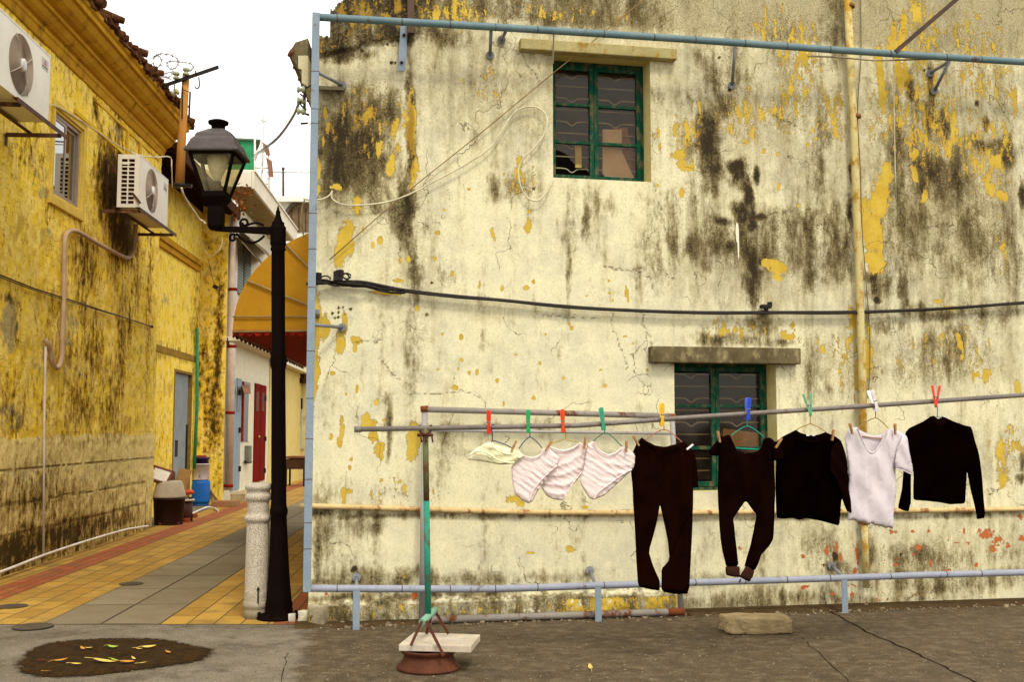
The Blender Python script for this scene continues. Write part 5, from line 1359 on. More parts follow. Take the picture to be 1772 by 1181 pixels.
b = MB(); b.bar(RF.at(547,23,OF), RF.at(531,1025,OF), .060, .060, RF.n); b.build('post', M_bp, pf, bevel=.004)
M_band = worn('dark joint', (.10,.08,.06), None, .7)
for y in (125,190,215,370,432,498,608,690,760,830,905,950): 
    t_ = (y-27)/993.0; x = 547-16*t_; b = MB(); b.bar(RF.at(x,y-.6,OF), RF.at(x,y+.6,OF), .0625, .0625, RF.n); b.build('joint_mark', M_band, pf)
random.seed(21)
for i in range(14):
    x = 600 + i*86 + random.uniform(-25,25); 
    ya = np.interp(x, [545,860,1190,1500,1860],[29,47,68,90,113]); b = MB(); b.tube([RF.at(x-.8,ya,OF), RF.at(x+.8,ya,OF)], .0312, 16); b.build('joint_ring', M_band, pf)
    ya = np.interp(x, [531,720,850,1040,1200,1400,1600,1860],[1019,1020,1020,1014,1009,1003,996,989]); b = MB(); b.tube([RF.at(x-.7,ya,OF), RF.at(x+.7,ya,OF)], .0292, 16); b.build('joint_ring', M_band, pf)
for (x, y0, y1, w) in ((617,1020,1088,.052),(1035,1014,1074,.052),(1461,1002,1060,.052)):
    b = MB(); p = RF.at(x, y0, OF+.02); b.bar((p.x,p.y,p.z), (p.x,p.y,0.0), w, .010, RF.n); b.build('foot', M_bp, pf, bevel=.002)
    
M_rod = worn('grey wall rod', (.24,.26,.28), (.15,.14,.13), .5, 6, .6)
for (a, c) in (((617,1018),(617,1000)),((1030,1012),(1021,988)),((1458,998),(1440,980)),((540,562),(592,567)),((548,124),(592,147)),((1272,82),(1267,147)),((1643,106),(1617,157)),((1643,106),(1610,126)),((850,48),(848,95)),((876,52),(868,68))):
    b = MB(); q = RF.at(c[0], c[1], .02); b.tube([RF.at(a[0],a[1],OF), q], .014, 10)
    b.tube([RF.at(c[0],c[1],.0), RF.at(c[0],c[1],.03)], .035, 8); b.build('wall_tie', M_rod, pf)
b = MB(); b.hexa([RF.at(548,148,.28),RF.at(596,150,.02),RF.at(596,150,.0),RF.at(548,148,.0),RF.at(548,154,.28),RF.at(596,156,.02),RF.at(596,156,.0),RF.at(548,154,.0)]); b.build('wall_tie', worn('mossy ledge bracket', (.14,.12,.07), None, .8), pf)
b = MB(); b.fbox(RF, RF.hit(545,545)[0], RF.hit(553,545)[0], .28, 0, RF.hit(550,548,.1)[1], RF.hit(550,540,.1)[1]); b.build('wall_tie', M_rod, pf)
b = MB(); b.prism([RF.at(x,y,.05) for x,y in ((693,45),(706,43),(701,123),(688,123))], RF.n*.012); pl = b.build('bolted_plate', M_bp, pf, bevel=.002)
b = MB()
for (x,y) in ((699,60),(695,108)): b.tube([RF.at(x,y,.06),RF.at(x,y,.078)], .013, 6)
b.build('bolt', M_blk, pl)
b = MB(); b.bar(RF.at(710,-60,.10), RF.at(711,58,.10), .055, .05, RF.n); b.bar(RF.at(711,58,.10), RF.at(711,57,.0), .05,.03)
b.build('hanging_post', worn('brown steel post', (.10,.06,.04), None, .7), pf)
b = MB(); b.bar(RF.at(1700,-40,.28), RF.at(1549,90,.30), .035, .035); b.build('diagonal_strut', worn('brown steel bar', (.085,.05,.035), None, .6), pf)
# ------------------------------------------------------------------ cables on the cream wall
Rq = lambda x, y, o=.05: RF.at(x, y, o)
b = MB()
b.tube(smooth([Rq(531,492,.1),Rq(560,490),Rq(620,488),Rq(665,496),Rq(703,503),Rq(780,512),Rq(870,520),Rq(960,529),Rq(1060,536),Rq(1200,541),Rq(1340,541),Rq(1500,540),Rq(1640,534),Rq(1772,524),Rq(1860,517)],8), .014, 8)
b.tube(smooth([Rq(534,484,.09),Rq(575,490,.07),Rq(640,497,.07),Rq(700,505,.06),Rq(790,515,.07),Rq(870,521,.07),Rq(1000,534,.065),Rq(1200,542.5,.065),Rq(1340,542.5,.065),Rq(1500,541.5,.065),Rq(1772,525.5,.065),Rq(1860,518,.065)],8), .009, 8)
for seed in range(5):
    random.seed(seed+30); b.tube(smooth([Rq(540+random.uniform(-6,4),485+random.uniform(-6,8),.08)]+[Rq(560+i*26+random.uniform(-6,6),488+i*3.2+random.uniform(-6,4),random.uniform(.05,.1)) for i in range(6)]+[Rq(705,503.5,.06)],6), .008, 6)
for (cx, cy, rr) in ((594,480,10),(563,484,9),(600,478,7)): b.tube([Rq(cx+rr*math.cos(a), cy-rr*.7*math.sin(a), .09) for a in [i*.5 for i in range(13)]], .007, 6)
for (x, y) in ((585,478),(547,483)): b.box(Rq(x,y,.08), (.07,.05,.075), .3); b.box(Rq(x+3,y-5,.08), (.04,.05,.05), .8)
tag(b.build('power_cable', M_blk), 'thick black twisted cable crossing the whole cream wall', 'cable')
b = MB()
for i, x in enumerate((648,700,800,905,1000,1100,1215,1310,1400,1490,1580,1680,1750)):
    y = np.interp(x,[620,703,870,1060,1200,1340,1500,1640,1772],[490,503,520,536,541,541,540,534,524]); b.tube([Rq(x-1.3,y+.4,.056),Rq(x+1.3,y+.4,.056)], .023, 8)
b.build('cable_tie', worn('cable tie', (.55,.50,.33), None, .6), bpy.data.objects['power_cable'] if False else None) if False else None
cable([Rq(525,344,.12),Rq(534,346),Rq(556,345),Rq(570,338),Rq(575,330)], .006, M_cw, 'thin_cable', 'short cream cable end beside the pipe frame post at the house corner', 'cable')
cable([Rq(575,330),Rq(574,342),Rq(583,350),Rq(600,355),Rq(640,354),Rq(680,347),Rq(720,331),Rq(760,309),Rq(800,288),Rq(845,258),Rq(865,232),Rq(885,200),Rq(903,187),Rq(925,185),Rq(942,195),Rq(947,213),Rq(940,235),Rq(922,258),Rq(903,278),Rq(897,300),Rq(902,325),Rq(914,343),Rq(930,347),Rq(945,335),Rq(957,312,.0)], .007, M_cw, 'looping_cable', 'cream cable looping across the wall to the upper window', 'cable')
cable([Rq(570,450,.03),Rq(640,388,.03),Rq(722,318,.04),Rq(830,232,.04),Rq(955,128,.04),Rq(1030,68,.04),Rq(1110,2,.04),Rq(1150,-30,.04)], .0042, worn('thin brown wire', (.26,.15,.05), None, .6), 'thin_wire', 'thin straight brown wire running diagonally up past the upper window', 'wire', 0)
cable([Rq(1488,-40,.02),Rq(1490,90,.02),Rq(1484,190,.02),Rq(1489,300,.02),Rq(1492,400,.02),Rq(1504,560,.02),Rq(1505,640,.02),Rq(1502,690,.02)], .0045, worn('dull thin wire', (.20,.15,.07), None, .6), 'thin_wire', 'thin vertical wire beside the cream drainpipe', 'wire')
cable([RF.at(1545,86,.29),RF.at(1546,120,.2),RF.at(1549,290,.05),RF.at(1551,345,.03)], .0045, M_cw, 'string', 'thin pale string hanging from the top rail right of the drainpipe', 'string', 0)
cable([RF.at(1398,97,.27),RF.at(1450,99,.2),RF.at(1510,104,.1),RF.at(1545,104,.2),RF.at(1620,102,.25),RF.at(1700,103,.27)], .008, worn('pale rope', (.50,.40,.26), None, .8), 'rope', 'pale rope tied along the top rail near the drainpipe', 'rope')
b = MB(); b.tube([Rq(958,55,.27),Rq(958,75,.1),Rq(957,110,.05)], .007, 6); tag(b.build('string', M_cw), 'short string hanging from the top rail over the upper window lintel', 'string')
b = MB(); b.box(Rq(1325,531,.05), (.09,.05,.03), RF.ang, None); b.box(Rq(1332,527,.05),(.03,.04,.04), RF.ang); b.box(Rq(1326,536,.04),(.02,.05,.05), RF.ang); tag(b.build('cable_bracket', M_blk), 'small black cable bracket on the wall above the lower window', 'bracket')
# insulators on the corner
it = thing('insulator_bracket', RF.at(528,200,.1), 'rusty bracket with three porcelain insulators at the house corner under the eave', 'insulators')
b = MB(); b.tube([RF.at(527,150,.05),RF.at(527,196,.05),RF.at(535,199,.05)], .012, 6); b.tube(smooth([RF.at(520,163,.06),RF.at(527,170,.09),RF.at(520,180,.06),RF.at(530,190,.09)],4), .007, 6); b.bar(RF.at(520,214,.03), RF.at(533,213,.03), .02,.012); b.tube(smooth([RF.at(521,148,.05),RF.at(529,152,.08),RF.at(537,148,.06)],4), .006,6)
b.build('bracket', M_blk, it)
for (x, y) in ((521,155),(521,174),(521,193)): insul(RF.at(x,y,.06), RF.d, .065, 'insulator', it)
cable([RF.at(518,176,.06),P(505,205,10),P(480,238,14),P(455,258,20),P(438,270,27)], .012, M_blk, 'overhead_wire', 'dark overhead wire running from the corner insulators to the rooftop shed', 'wire')
cable([RF.at(517,180,.06),P(503,210,10),P(478,243,14),P(452,263,20),P(436,275,27)], .008, worn('grey wire', (.3,.28,.25), None, .6), 'overhead_wire', 'thin grey overhead wire just below the dark one from the corner insulators', 'wire')
cable([P(527,346,8.4),P(523,360,8.6),P(522,385,8.8),P(526,412,9)], .006, M_cw, 'hanging_cable', 'white cable hanging beside the pipe frame post before the arched shutters', 'cable')

# ------------------------------------------------------------------ street lamp
Lb = G(488, 1072); YL = Lb.y
M_lamp = worn('dark brown cast iron', (.0032,.0011,.0008), (.006,.0022,.0015), .7, 8, .6, bump=.001, spec=.04)
M_cap = worn('grey brown lantern cap', (.085,.070,.066), (.055,.042,.038), .5, 8, .5, bump=.001, fine=140)
lamp = thing('street_lamp', Lb, 'dark cast iron street lamp with one square lantern on a scrolled arm', 'street lamp')
px_m = YL / F
def Z(y, Y=None): return P(486, y, Y or YL).z
b = MB()
xb = P(486, 1060, YL).x
topx = P(483, 400, YL).x
cx_ = (P(485,900,YL).x)
c = Vector((P(486,760,YL).x, YL, 0))
prof = [(.118,0),(.118,.03),(.112,.05),(.106,.10),(.109,.12),(.100,.15),(.088,.30),(.077,.50),(.068,.70),(.063,.82),(.071,.84),(.073,.87),(.066,.89),(.062,.92),(.060,1.2),(.056,Z(640)),(.066,Z(632)),(.068,Z(622)),(.059,Z(612)),(.055,Z(600)),(.056,Z(500)),(.054,Z(436)),(.064,Z(432)),(.056,Z(428)),(.060,Z(425)),(.066,Z(422)),(.064,Z(418)),(.064,Z(398)),(.066,Z(394)),(.055,Z(391)),(.050,Z(389)),(.052,Z(386)),(.036,Z(383)),(.028,Z(378)),(.018,Z(370)),(.020,Z(367)),(.012,Z(364)),(.009,Z(360)),(.002,Z(356))]
b.lathe(prof, c, 24, True, lambda a, z: 1 + (.022*math.cos(a*12) if z < .8 or 1.0 < z < 2.3 else 0))
for v in b.v: v.x -= .021*v.z - .012
b.build('post', M_lamp, lamp)
b = MB(); b.lathe([(.165,0),(.165,.02),(.135,.04),(.125,.05)], c, 24)
for k in range(6): a = k*math.pi/3+.3; b.tube([(c.x+.145*math.cos(a), c.y+.145*math.sin(a), 0.0), (c.x+.145*math.cos(a), c.y+.145*math.sin(a), .06)], .014, 8)
b.build('base_plate', M_lamp, lamp)
b = MB()
a0, a1 = P(478,399,YL), P(372,396,YL)
h0, h1 = .075, .040
b.hexa([Vector((a1.x,YL-.018,a1.z-h1/2)),Vector((a0.x,YL-.024,a0.z-h0/2)),Vector((a0.x,YL+.024,a0.z-h0/2)),Vector((a1.x,YL+.018,a1.z-h1/2)),
        Vector((a1.x,YL-.018,a1.z+h1/2)),Vector((a0.x,YL-.024,a0.z+h0/2-.01)),Vector((a0.x,YL+.024,a0.z+h0/2-.01)),Vector((a1.x,YL+.018,a1.z+h1/2))])
b.build('arm', M_lamp, lamp, bevel=.005)
def scroll(cxp, cyp, r0, turns, a0, sgn=1, n=26):
    return [P(cxp + (r0*(1-.62*t))*math.cos(a0+sgn*t*turns*2*math.pi), cyp - (r0*(1-.62*t))*math.sin(a0+sgn*t*turns*2*math.pi), YL) for t in [i/n for i in range(n+1)]]
b = MB()
s1 = smooth([P(456,390,YL),P(445,386,YL),P(432,388,YL),P(424,392,YL),P(417,391,YL)],5) + scroll(423,386,8,1.15,math.pi*1.2,-1)
b.tube(s1, .010, 8)
s2 = smooth([P(458,408,YL),P(447,417,YL),P(436,420,YL),P(424,417,YL),P(414,410,YL),P(410,404,YL)],5) + scroll(403,412,7,1.1,.6,1)
b.tube(s2, .010, 8)
b.build('scroll', M_lamp, lamp)
# lantern
Lx = P(371,397,YL).x; lz = lambda y: P(371, y, YL).z
zE, zG0, zC0 = lz(258), lz(262), lz(333)
hw = .225          # half width of eaves
def sq(hx, z): return [(Lx-hx,YL-hx,z),(Lx+hx,YL-hx,z),(Lx+hx,YL+hx,z),(Lx-hx,YL+hx,z)]
xE0 = P(320,257,YL).x; xE1 = P(413,257,YL).x
Lx = (P(318,257,YL-.2).x + P(412,257,YL-.2).x)/2; hw = (P(412,257,YL-.2).x - P(318,257,YL-.2).x)/2
zE = P(371,257,YL-hw).z
lanz = thing  # noqa
b = MB()
hg1 = (P(405,262,YL-.19).x - P(329,262,YL-.19).x)/2; hg0 = (P(389,332,YL-.1).x - P(352,332,YL-.1).x)/2
zg1 = P(371,263,YL-hg1).z; zg0 = P(371,333,YL-hg0).z
prof4 = [(hw,zE-.012),(hw,zE+.012),(hw*.93,zE+.03),(hw*.80,zE+.10),(hw*.70,P(371,235,YL-.15).z),(hw*.66,P(371,229,YL-.14).z),(hw*.3,P(371,226,YL).z)]
vs = []; fs = []
for h, z in prof4: vs += sq(h, z)
for i in range(len(prof4)-1):
    for k in range(4): fs.append((i*4+k, i*4+(k+1)%4, (i+1)*4+(k+1)%4, (i+1)*4+k))
fs.append((len(vs)-4,len(vs)-3,len(vs)-2,len(vs)-1)); fs.append((3,2,1,0))
b.add(vs, fs); cap = b.build('lantern_roof', M_cap, lamp, bevel=.012, seg=3)
b = MB(); zt = P(382,226,YL).z; kx = P(382,220,YL).x
b.lathe([(.055,-.02),(.055,.0),(.058,.045),(.082,.055),(.085,.075),(.06,.085),(.01,.09)], (Lx+.0,YL,zt), 20); b.build('lantern_knob', M_lamp, lamp)
b = MB(); fw = .022
def corner(k, h, z): return Vector(sq(h, z)[k])
for k in range(4):
    b.bar(corner(k,hg0,zg0), corner(k,hg1,zg1), fw, fw)
for h, z in ((hg1,zg1),(hg0,zg0)):
    for k in range(4): b.bar(corner(k,h,z), corner((k+1)%4,h,z), fw, fw)
b.build('lantern_frame', M_lamp, lamp)
zc = P(371,352,YL).z; zs_ = P(371,392,YL).z; zz2 = P(371,366,YL).z
b = MB(); vs=[]; fs=[]
pf4 = [(hg0*1.12,zg0+.005),(hg0*1.15,zg0-.03),(hg0*.62,zc-.03),(.060,zz2),(.058,zs_),(.045,zs_-.03)]
for h, z in pf4: vs += sq(h, z)
for i in range(len(pf4)-1):
    for k in range(4): fs.append((i*4+k, i*4+(k+1)%4, (i+1)*4+(k+1)%4, (i+1)*4+k))
fs.append((3,2,1,0)); fs.append(tuple(range(len(vs)-4,len(vs))))
b.add(vs, fs); b.build('lantern_base', M_lamp, lamp, bevel=.006)
t = NT('yellowed lantern pane'); t.n.remove(t.b)
tr = t.n.new('ShaderNodeBsdfTransparent'); tr.inputs[0].default_value = (.90,.88,.76,1)
df = t.n.new('ShaderNodeBsdfTranslucent'); df.inputs[0].default_value = (.74,.69,.54,1)
d2 = t.n.new('ShaderNodeBsdfDiffuse'); d2.inputs[0].default_value = (.58,.54,.42,1)
m0 = t.n.new('ShaderNodeMixShader'); m0.inputs[0].default_value = .5; t.l.new(df.outputs[0], m0.inputs[1]); t.l.new(d2.outputs[0], m0.inputs[2])
mx = t.n.new('ShaderNodeMixShader'); t.put(mx.inputs[0], t.step(t.noise(9,5,.6), .3, .7, .06, .20)); t.l.new(tr.outputs[0], mx.inputs[1]); t.l.new(m0.outputs[0], mx.inputs[2]); t.l.new(mx.outputs[0], t.out.inputs[0])
M_lp = t.m
for k in range(4):
    b = MB(); q = [corner(k,hg0*.98,zg0), corner((k+1)%4,hg0*.98,zg0), corner((k+1)%4,hg1*.98,zg1), corner(k,hg1*.98,zg1)]
    nrm = (q[1]-q[0]).cross(q[3]-q[0]).normalized(); b.prism(q, -nrm*.004); b.build('lantern_pane', M_lp, lamp)
b = MB(); zb0 = zg0+.01; b.lathe([(.055,0),(.055,.06),(.035,.07),(.035,.10)], (Lx,YL,zb0), 14); b.build('lamp_socket', worn('brown socket', (.12,.07,.04), None, .6), lamp)
b = MB(); b.lathe([(.025,0),(.035,.03),(.075,.12),(.085,.19),(.07,.26),(.03,.30),(.002,.31)], (Lx,YL,zb0+.10), 16); b.build('bulb', worn('white opal bulb', (.85,.80,.66), None, .4), lamp)

# ------------------------------------------------------------------ granite bollard
t = NT('speckled granite'); 
c_ = t.mix(t.step(t.noise(160,3,.6), .42, .62), (.52,.45,.34), (.20,.16,.11)); c_ = t.mix(t.step(t.noise(95,2,.6), .60, .68, 0, .8), c_, (.75,.68,.56))
xg = t.xyz(); c_ = t.mix(t.step(t.math('ADD', xg[2], t.math('MULTIPLY', t.noise(8,4), .3)), .22, .40, .7, 0), c_, (.20,.16,.09))
t.bump(t.noise(160,3), .002, .7); M_gran = t.fin(c_, .75, 0, .35)
bc = G(443, 1070); bc.z = 0
bo = thing('bollard', bc, 'speckled grey granite bollard with ringed top beside the street lamp', 'bollard')
bz = lambda y: P(443, y, bc.y).z
R0 = 19.5 * bc.y / F
b = MB()
prof = [(R0*1.06,0),(R0*1.06,.06),(R0*1.03,bz(1052)),(R0*1.14,bz(1050)),(R0*1.16,bz(1046)),(R0*1.10,bz(1042)),(R0*1.03,bz(1040)),(R0*1.0,bz(960)),(R0*.98,bz(926)),(R0*.95,bz(904)),(R0*1.10,bz(902)),(R0*1.19,bz(897)),(R0*1.10,bz(892)),(R0*.93,bz(890)),(R0*.93,bz(868)),
        (R0*1.06,bz(866)),(R0*1.19,bz(861)),(R0*1.10,bz(856)),(R0*.97,bz(854)),(R0*.99,bz(849)),(R0*1.14,bz(847)),(R0*1.18,bz(842)),(R0*1.06,bz(838)),(R0*.8,bz(836)),(.002,bz(835.5))]
zf1, zf0 = bz(905), bz(922)
def flute(a, z):
    if z < zf0 - .9 or z > zf1 + .001: return 1
    return 1 - .045*max(0, math.cos(a*11))**2
# dense rows in the fluted part
pr2 = []
for (q0, q1) in zip(prof[:-1], prof[1:]):
    pr2.append(q0)
    if abs(q1[1]-q0[1]) > .08:
        for k in range(1, 8): pr2.append((q0[0]+(q1[0]-q0[0])*k/8, q0[1]+(q1[1]-q0[1])*k/8))
pr2.append(prof[-1])
b.lathe(pr2, bc, 66, True, lambda a, z: (1-.05*max(0,math.cos(a*11))**4*min(1,max(0,(z-bz(930))/.03))*(z<bz(905))) if z > bz(935) and z < bz(903) else 1)
b.build('shaft', M_gran, bo)
b = MB(); b.bar((bc.x+.035,bc.y-R0*1.02,bz(1015)), (bc.x+.037,bc.y-R0*1.02,bz(1050)), .012, .004, (0,1,0)); b.ball((bc.x+.035,bc.y-R0*1.0,bz(1018)), .012, 8, (1,.4,1.6)); b.build('paint_drip', M_blk, bo)

# ------------------------------------------------------------------ things at the foot of the bright yellow wall
def frust(c, r0, r1, h, mat, name, par, n=28, rim=.0, sx=1.0, ang=0):
    b = MB(); pr = [(r0*.97,0),(r0,.01),(r1,h-.02)]
    if rim: pr += [(r1+rim,h-.02),(r1+rim,h)]
    pr += [(r1,h),(r1*.96,h),(r1*.94,h-.04),(.01,h-.045)]
    b.lathe(pr, (0,0,0), n)
    for i, v in enumerate(b.v): b.v[i] = Vector(c) + Matrix.Rotation(ang,3,'Z') @ Vector((v.x*sx, v.y, v.z))
    return b.build(name, mat, par)
M_bin = worn('black brown plastic', (.025,.010,.008), (.035,.014,.010), .5, 6, .5)
q = G(283, 911); q = q + Vector((0,.25,0))
s_ = q.y / F
bn = thing('waste_bin', q, 'dark brown rounded tub standing beside the corner of the weathered yellow wall', 'tub')
frust(q, .225, .25, .43, M_bin, 'tub', bn, rim=.01)
b = MB()
for a in (-.4, 1.0, 2.6): b.ball((q.x+.2*math.cos(a-1.5), q.y+.2*math.sin(a-1.5), .03), .035, 10)
b.build('castor', worn('dull red castor', (.20,.04,.02), None, .6), bn)
b = MB(); zt = .44
b.lathe([(.262,0),(.27,.015),(.262,.035),(.205,.24),(.18,.27),(.01,.275)], (q.x,q.y,zt), 30); 
tag(b.build('basin', worn('pale grey plastic basin', (.40,.34,.24), (.33,.27,.18), .6, 5, .5)), 'pale grey basin turned upside down on the dark tub', 'basin')
fr_ = thing('picture_frame', P(271,840,q.y-.1), 'brown framed picture leaning back on top of the grey basin', 'picture frame')
cen = P(278,824,q.y-.08); Mx = Matrix.Rotation(-.35,3,'Y') @ Matrix.Rotation(-.5,3,'X') @ Matrix.Rotation(-.25,3,'Z')
Mx = Matrix.Rotation(.30,3,'Y') @ Matrix.Rotation(.0,3,'Z') @ Matrix.Rotation(-.55,3,'X')
M_frm = worn('red brown frame', (.20,.055,.025), None, .5)
b = MB(); cz = cen
b.box(cz, (.34,.06,.26), 0, Mx); b.build('backing', M_frm, fr_, bevel=.004)
b = MB(); n_ = Mx @ Vector((0,-1,0))
b.box(cz + n_*.032, (.27,.004,.19), 0, Mx); pc = b.build('picture', worn('white print', (.75,.70,.62), (.60,.55,.48), .5, 8, .7, rust=(.25,.05,.03), rustamt=.34), fr_)
b = MB(); 
for (dx_, dz_, w, h) in ((0,.115,.34,.03),(0,-.115,.34,.03),(.155,0,.03,.26),(-.155,0,.03,.26)): b.box(cz + Mx @ Vector((dx_,-.038,dz_)), (w,.02,h), 0, Mx)
b.build('frame', M_frm, fr_, bevel=.003)
# board leaning, red stool
b = MB(); Mb = Matrix.Rotation(.22,3,'Y') @ Matrix.Rotation(-.2,3,'X'); b.box(P(315,833,q.y+.7), (.22,.02,.42), 0, Mb)
wp = b.build('wooden_board', worn('tan board with dark stain', (.42,.25,.08), (.24,.13,.05), .7, 5, .8), bevel=.003); tag(wp, 'tan wooden board leaning behind the red seat, right of the grey basin', 'board')
b = MB(); b.box(P(293,833,q.y+.55), (.16,.3,.30), .2); tag(b.build('wooden_box', worn('brown box wood', (.16,.06,.03), None, .7), bevel=.006), 'dark brown wooden box between the picture frame and the leaning board', 'box')
qs = G(314, 905) + Vector((0,.15,0))
st = thing('stool', qs, 'low stool with orange red seat between the dark tub and the blue container', 'stool')
b = MB(); zz = P(314,851,qs.y).z; b.lathe([(.13,-.05),(.15,-.02),(.15,.0),(.12,.02),(.01,.025)], (qs.x,qs.y,zz), 20); b.build('seat', worn('orange red seat', (.55,.06,.015), (.42,.05,.012), .5), st)
b = MB(); b.lathe([(.16,0),(.165,.03),(.01,.03)], (qs.x,qs.y,zz-.16), 18); b.build('rim', worn('white rim', (.7,.62,.48), None, .5), st)
for k in range(3):
    a = k*2.1+.4; b = MB(); b.bar((qs.x+.11*math.cos(a),qs.y+.11*math.sin(a),.0),(qs.x+.09*math.cos(a),qs.y+.09*math.sin(a),zz-.1), .07,.05); b.build('leg', M_bin, st)
b = MB(); b.lathe([(.10,0),(.12,.1),(.13,zz-.18)], (qs.x,qs.y,.02), 16); b.build('body', worn('dark crate brown', (.07,.022,.014), None, .6), st)
for (x, y, lb) in ((318,905,'brick'),(331,897,'brick')):
    b = MB(); b.box(G(x,y)+Vector((0,0,.035)), (.20,.10,.07), .2 if x < 320 else -.4); tag(b.build('brick', worn('red brick', (.35,.07,.03), (.22,.05,.02), .9, 8), bevel=.006), 'red brick lying in front of the stool' if x < 320 else 'second red brick, nearer the white hose', 'brick')
# blue gas container, white paint tub, lids
qb = G(343, 876) + Vector((0,.1,0))
M_blue = worn('blue painted steel', (.012,.10,.36), (.018,.13,.42), .45, 3, .5)
gb = thing('gas_cylinder', qb, 'blue round gas cylinder under the white paint tub', 'gas cylinder')
hb = P(343,831,qb.y).z; rb = 17*qb.y/F
b = MB(); b.lathe([(rb*.8,0),(rb*.8,.05),(rb*.97,.06),(rb,.10),(rb,hb-.08),(rb*.95,hb-.03),(rb*.75,hb)], qb, 30); b.build('body', M_blue, gb)
b = MB(); b.lathe([(rb*.86,0),(rb*.90,.04),(rb*.86,.045)], qb, 24); b.build('foot_ring', M_blue, gb)
b = MB(); b.tube([(qb.x-rb*1.0,qb.y-.05,hb*.55),(qb.x-rb*1.15,qb.y-.1,hb*.75),(qb.x-rb*.8,qb.y-.12,hb*.85)], .02, 8); b.build('handle', worn('brown handle', (.2,.1,.04), None, .6), gb)
pt_ = thing('paint_tub', (qb.x,qb.y,hb), 'white plastic tub with torn label standing on the blue gas cylinder', 'tub')
h2 = P(343,803,qb.y).z - hb
frust((qb.x-.01,qb.y,hb+.002), rb*.90, rb*.93, h2, worn('white printed tub', (.72,.66,.64), (.60,.52,.52), .5, 9, .7, rust=(.16,.05,.03), rustamt=.36), 'body', pt_, rim=.008)
b = MB(); b.tube([(qb.x-rb*.9*math.cos(a),qb.y-rb*.9*math.sin(a),hb+h2*.7) for a in [i*.25 for i in range(13)]], .004, 6); b.build('handle', M_wire, pt_)
b = MB(); b.lathe([(rb*.82,0),(rb*.86,.09),(rb*1.0,.095),(rb*1.0,.125),(.01,.13)], (qb.x-.02,qb.y,hb+h2+.003), 24)
tag(b.build('basket', worn('dark blue violet plastic', (.035,.015,.14), (.03,.01,.03), .5, 7, .9)), 'dark blue plastic tray stacked on the white paint tub', 'tray')
b = MB(); b.box((qb.x-.05,qb.y-.02,hb+h2+.145), (rb*1.5,.2,.05), .1); tag(b.build('folded_cloth', worn('red orange cloth', (.45,.07,.03), None, .8), bevel=.015, seg=3), 'red folded cloth lying on the dark blue tray', 'cloth')
cable([G(324,893,.03),G(340,886,.03),G(357,879,.04),G(370,880,.03),G(378,885,.02)], .018, worn('white hose', (.75,.70,.60), None, .5), 'white_hose', 'white hose lying on the paving in front of the blue gas cylinder', 'hose')
b = MB(); b.tube([P(360,845,qb.y+.2), P(383,877,qb.y-.1)], .022, 8); tag(b.build('stick', worn('brown stick', (.22,.09,.04), None, .8)), 'brown stick leaning against the blue gas cylinder', 'stick')
b = MB(); b.box(G(388,878)+Vector((0,.1,.06)), (.52,.35,.12), .1); tag(b.build('step_block', worn('red and grey step', (.34,.09,.04), (.30,.22,.12), .9, 6, .9), bevel=.01), 'red painted low step below the white downpipe', 'step')
b = MB(); b.box(P(372,838,qb.y+1.2)+Vector((0,0,.0)), (.22,.05,.75), .1); tag(b.build('red_board', worn('red painted board', (.40,.035,.018), None, .7)), 'upright red board at the foot of the ochre pier', 'board')
# potted plant with long narrow leaves
qp = G(350, 876); qp = qp + Vector((-.1,.75,0))
pl = thing('potted_plant', qp, 'spindly plant with long narrow leaves behind the blue gas cylinder', 'plant')
M_lf = worn('olive narrow leaf', (.10,.12,.02), (.20,.15,.03), .6, 20, .6); M_stem = worn('brown stem', (.10,.06,.02), None, .8)
b = MB(); b.lathe([(.10,0),(.13,.20),(.14,.21),(.14,.23),(.11,.23),(.01,.2)], qp, 20); b.build('pot', M_mossy, pl)
random.seed(17)
for si, (sx_, sy_, top) in enumerate([(334,806,(334,752)),(352,806,(372,768)),(360,800,(388,755)),(350,800,(350,790)),(362,810,(378,785)),(340,806,(343,770))]):
    b = MB(); a = qp + Vector((0,0,.2)); m_ = P(sx_,sy_,qp.y+random.uniform(-.1,.1)); tt_ = P(top[0],top[1],qp.y+random.uniform(-.15,.15))
    pts = smooth([a, (a+m_)/2+Vector((0,.02,0)), m_, tt_], 6); b.tube(pts, [.012-.008*i/len(pts) for i in range(len(pts))], 6); b.build('stem', M_stem, pl)
    b = MB()
    for k in range(26):
        p = pts[-1-random.randint(0,7)]; az = random.uniform(0,6.28); el = random.uniform(-.7,.9); L = random.uniform(.16,.30)
        d = Vector((math.cos(az)*math.cos(el), math.sin(az)*math.cos(el), math.sin(el))); w = d.cross(Vector((0,0,1))).normalized()*.017
        q1 = p + d*L*.5 + Vector((0,0,.03)); q2 = p + d*L - Vector((0,0,.06))
        b.add([p-w*.5, p+w*.5, q1+w, q1-w, q2], [(0,1,2,3),(3,2,4)], True)
    b.build('leaves', M_lf, pl, fixn=False)
# dry flowers by the lantern (plant on the balcony)
qd = P(412, 345, 21.0); dp_ = thing('dry_plant', qd, 'dry orange brown plant hanging from the balcony soffit behind the lantern', 'plant'); b = MB(); random.seed(9)
for k in range(90):
    p = qd + Vector((random.gauss(.05,.11), random.gauss(0,.08), random.gauss(-.05,.16))); a = Vector((random.uniform(-1,1),random.uniform(-1,1),random.uniform(-1,1))).normalized()*.05; c2 = a.cross(Vector((.3,.5,1))).normalized()*.03
    b.add([p-a, p+c2, p+a, p-c2], [(0,1,2,3)])
b.build('foliage', worn('dry orange leaves', (.40,.14,.02), (.20,.07,.02), .8, 12), dp_, fixn=False)
b = MB(); b.tube([qd+Vector((0,0,.25)), qd+Vector((.02,0,-.1)), qd+Vector((.05,0,-.3))], .012, 6); b.build('stem', M_stem, dp_)
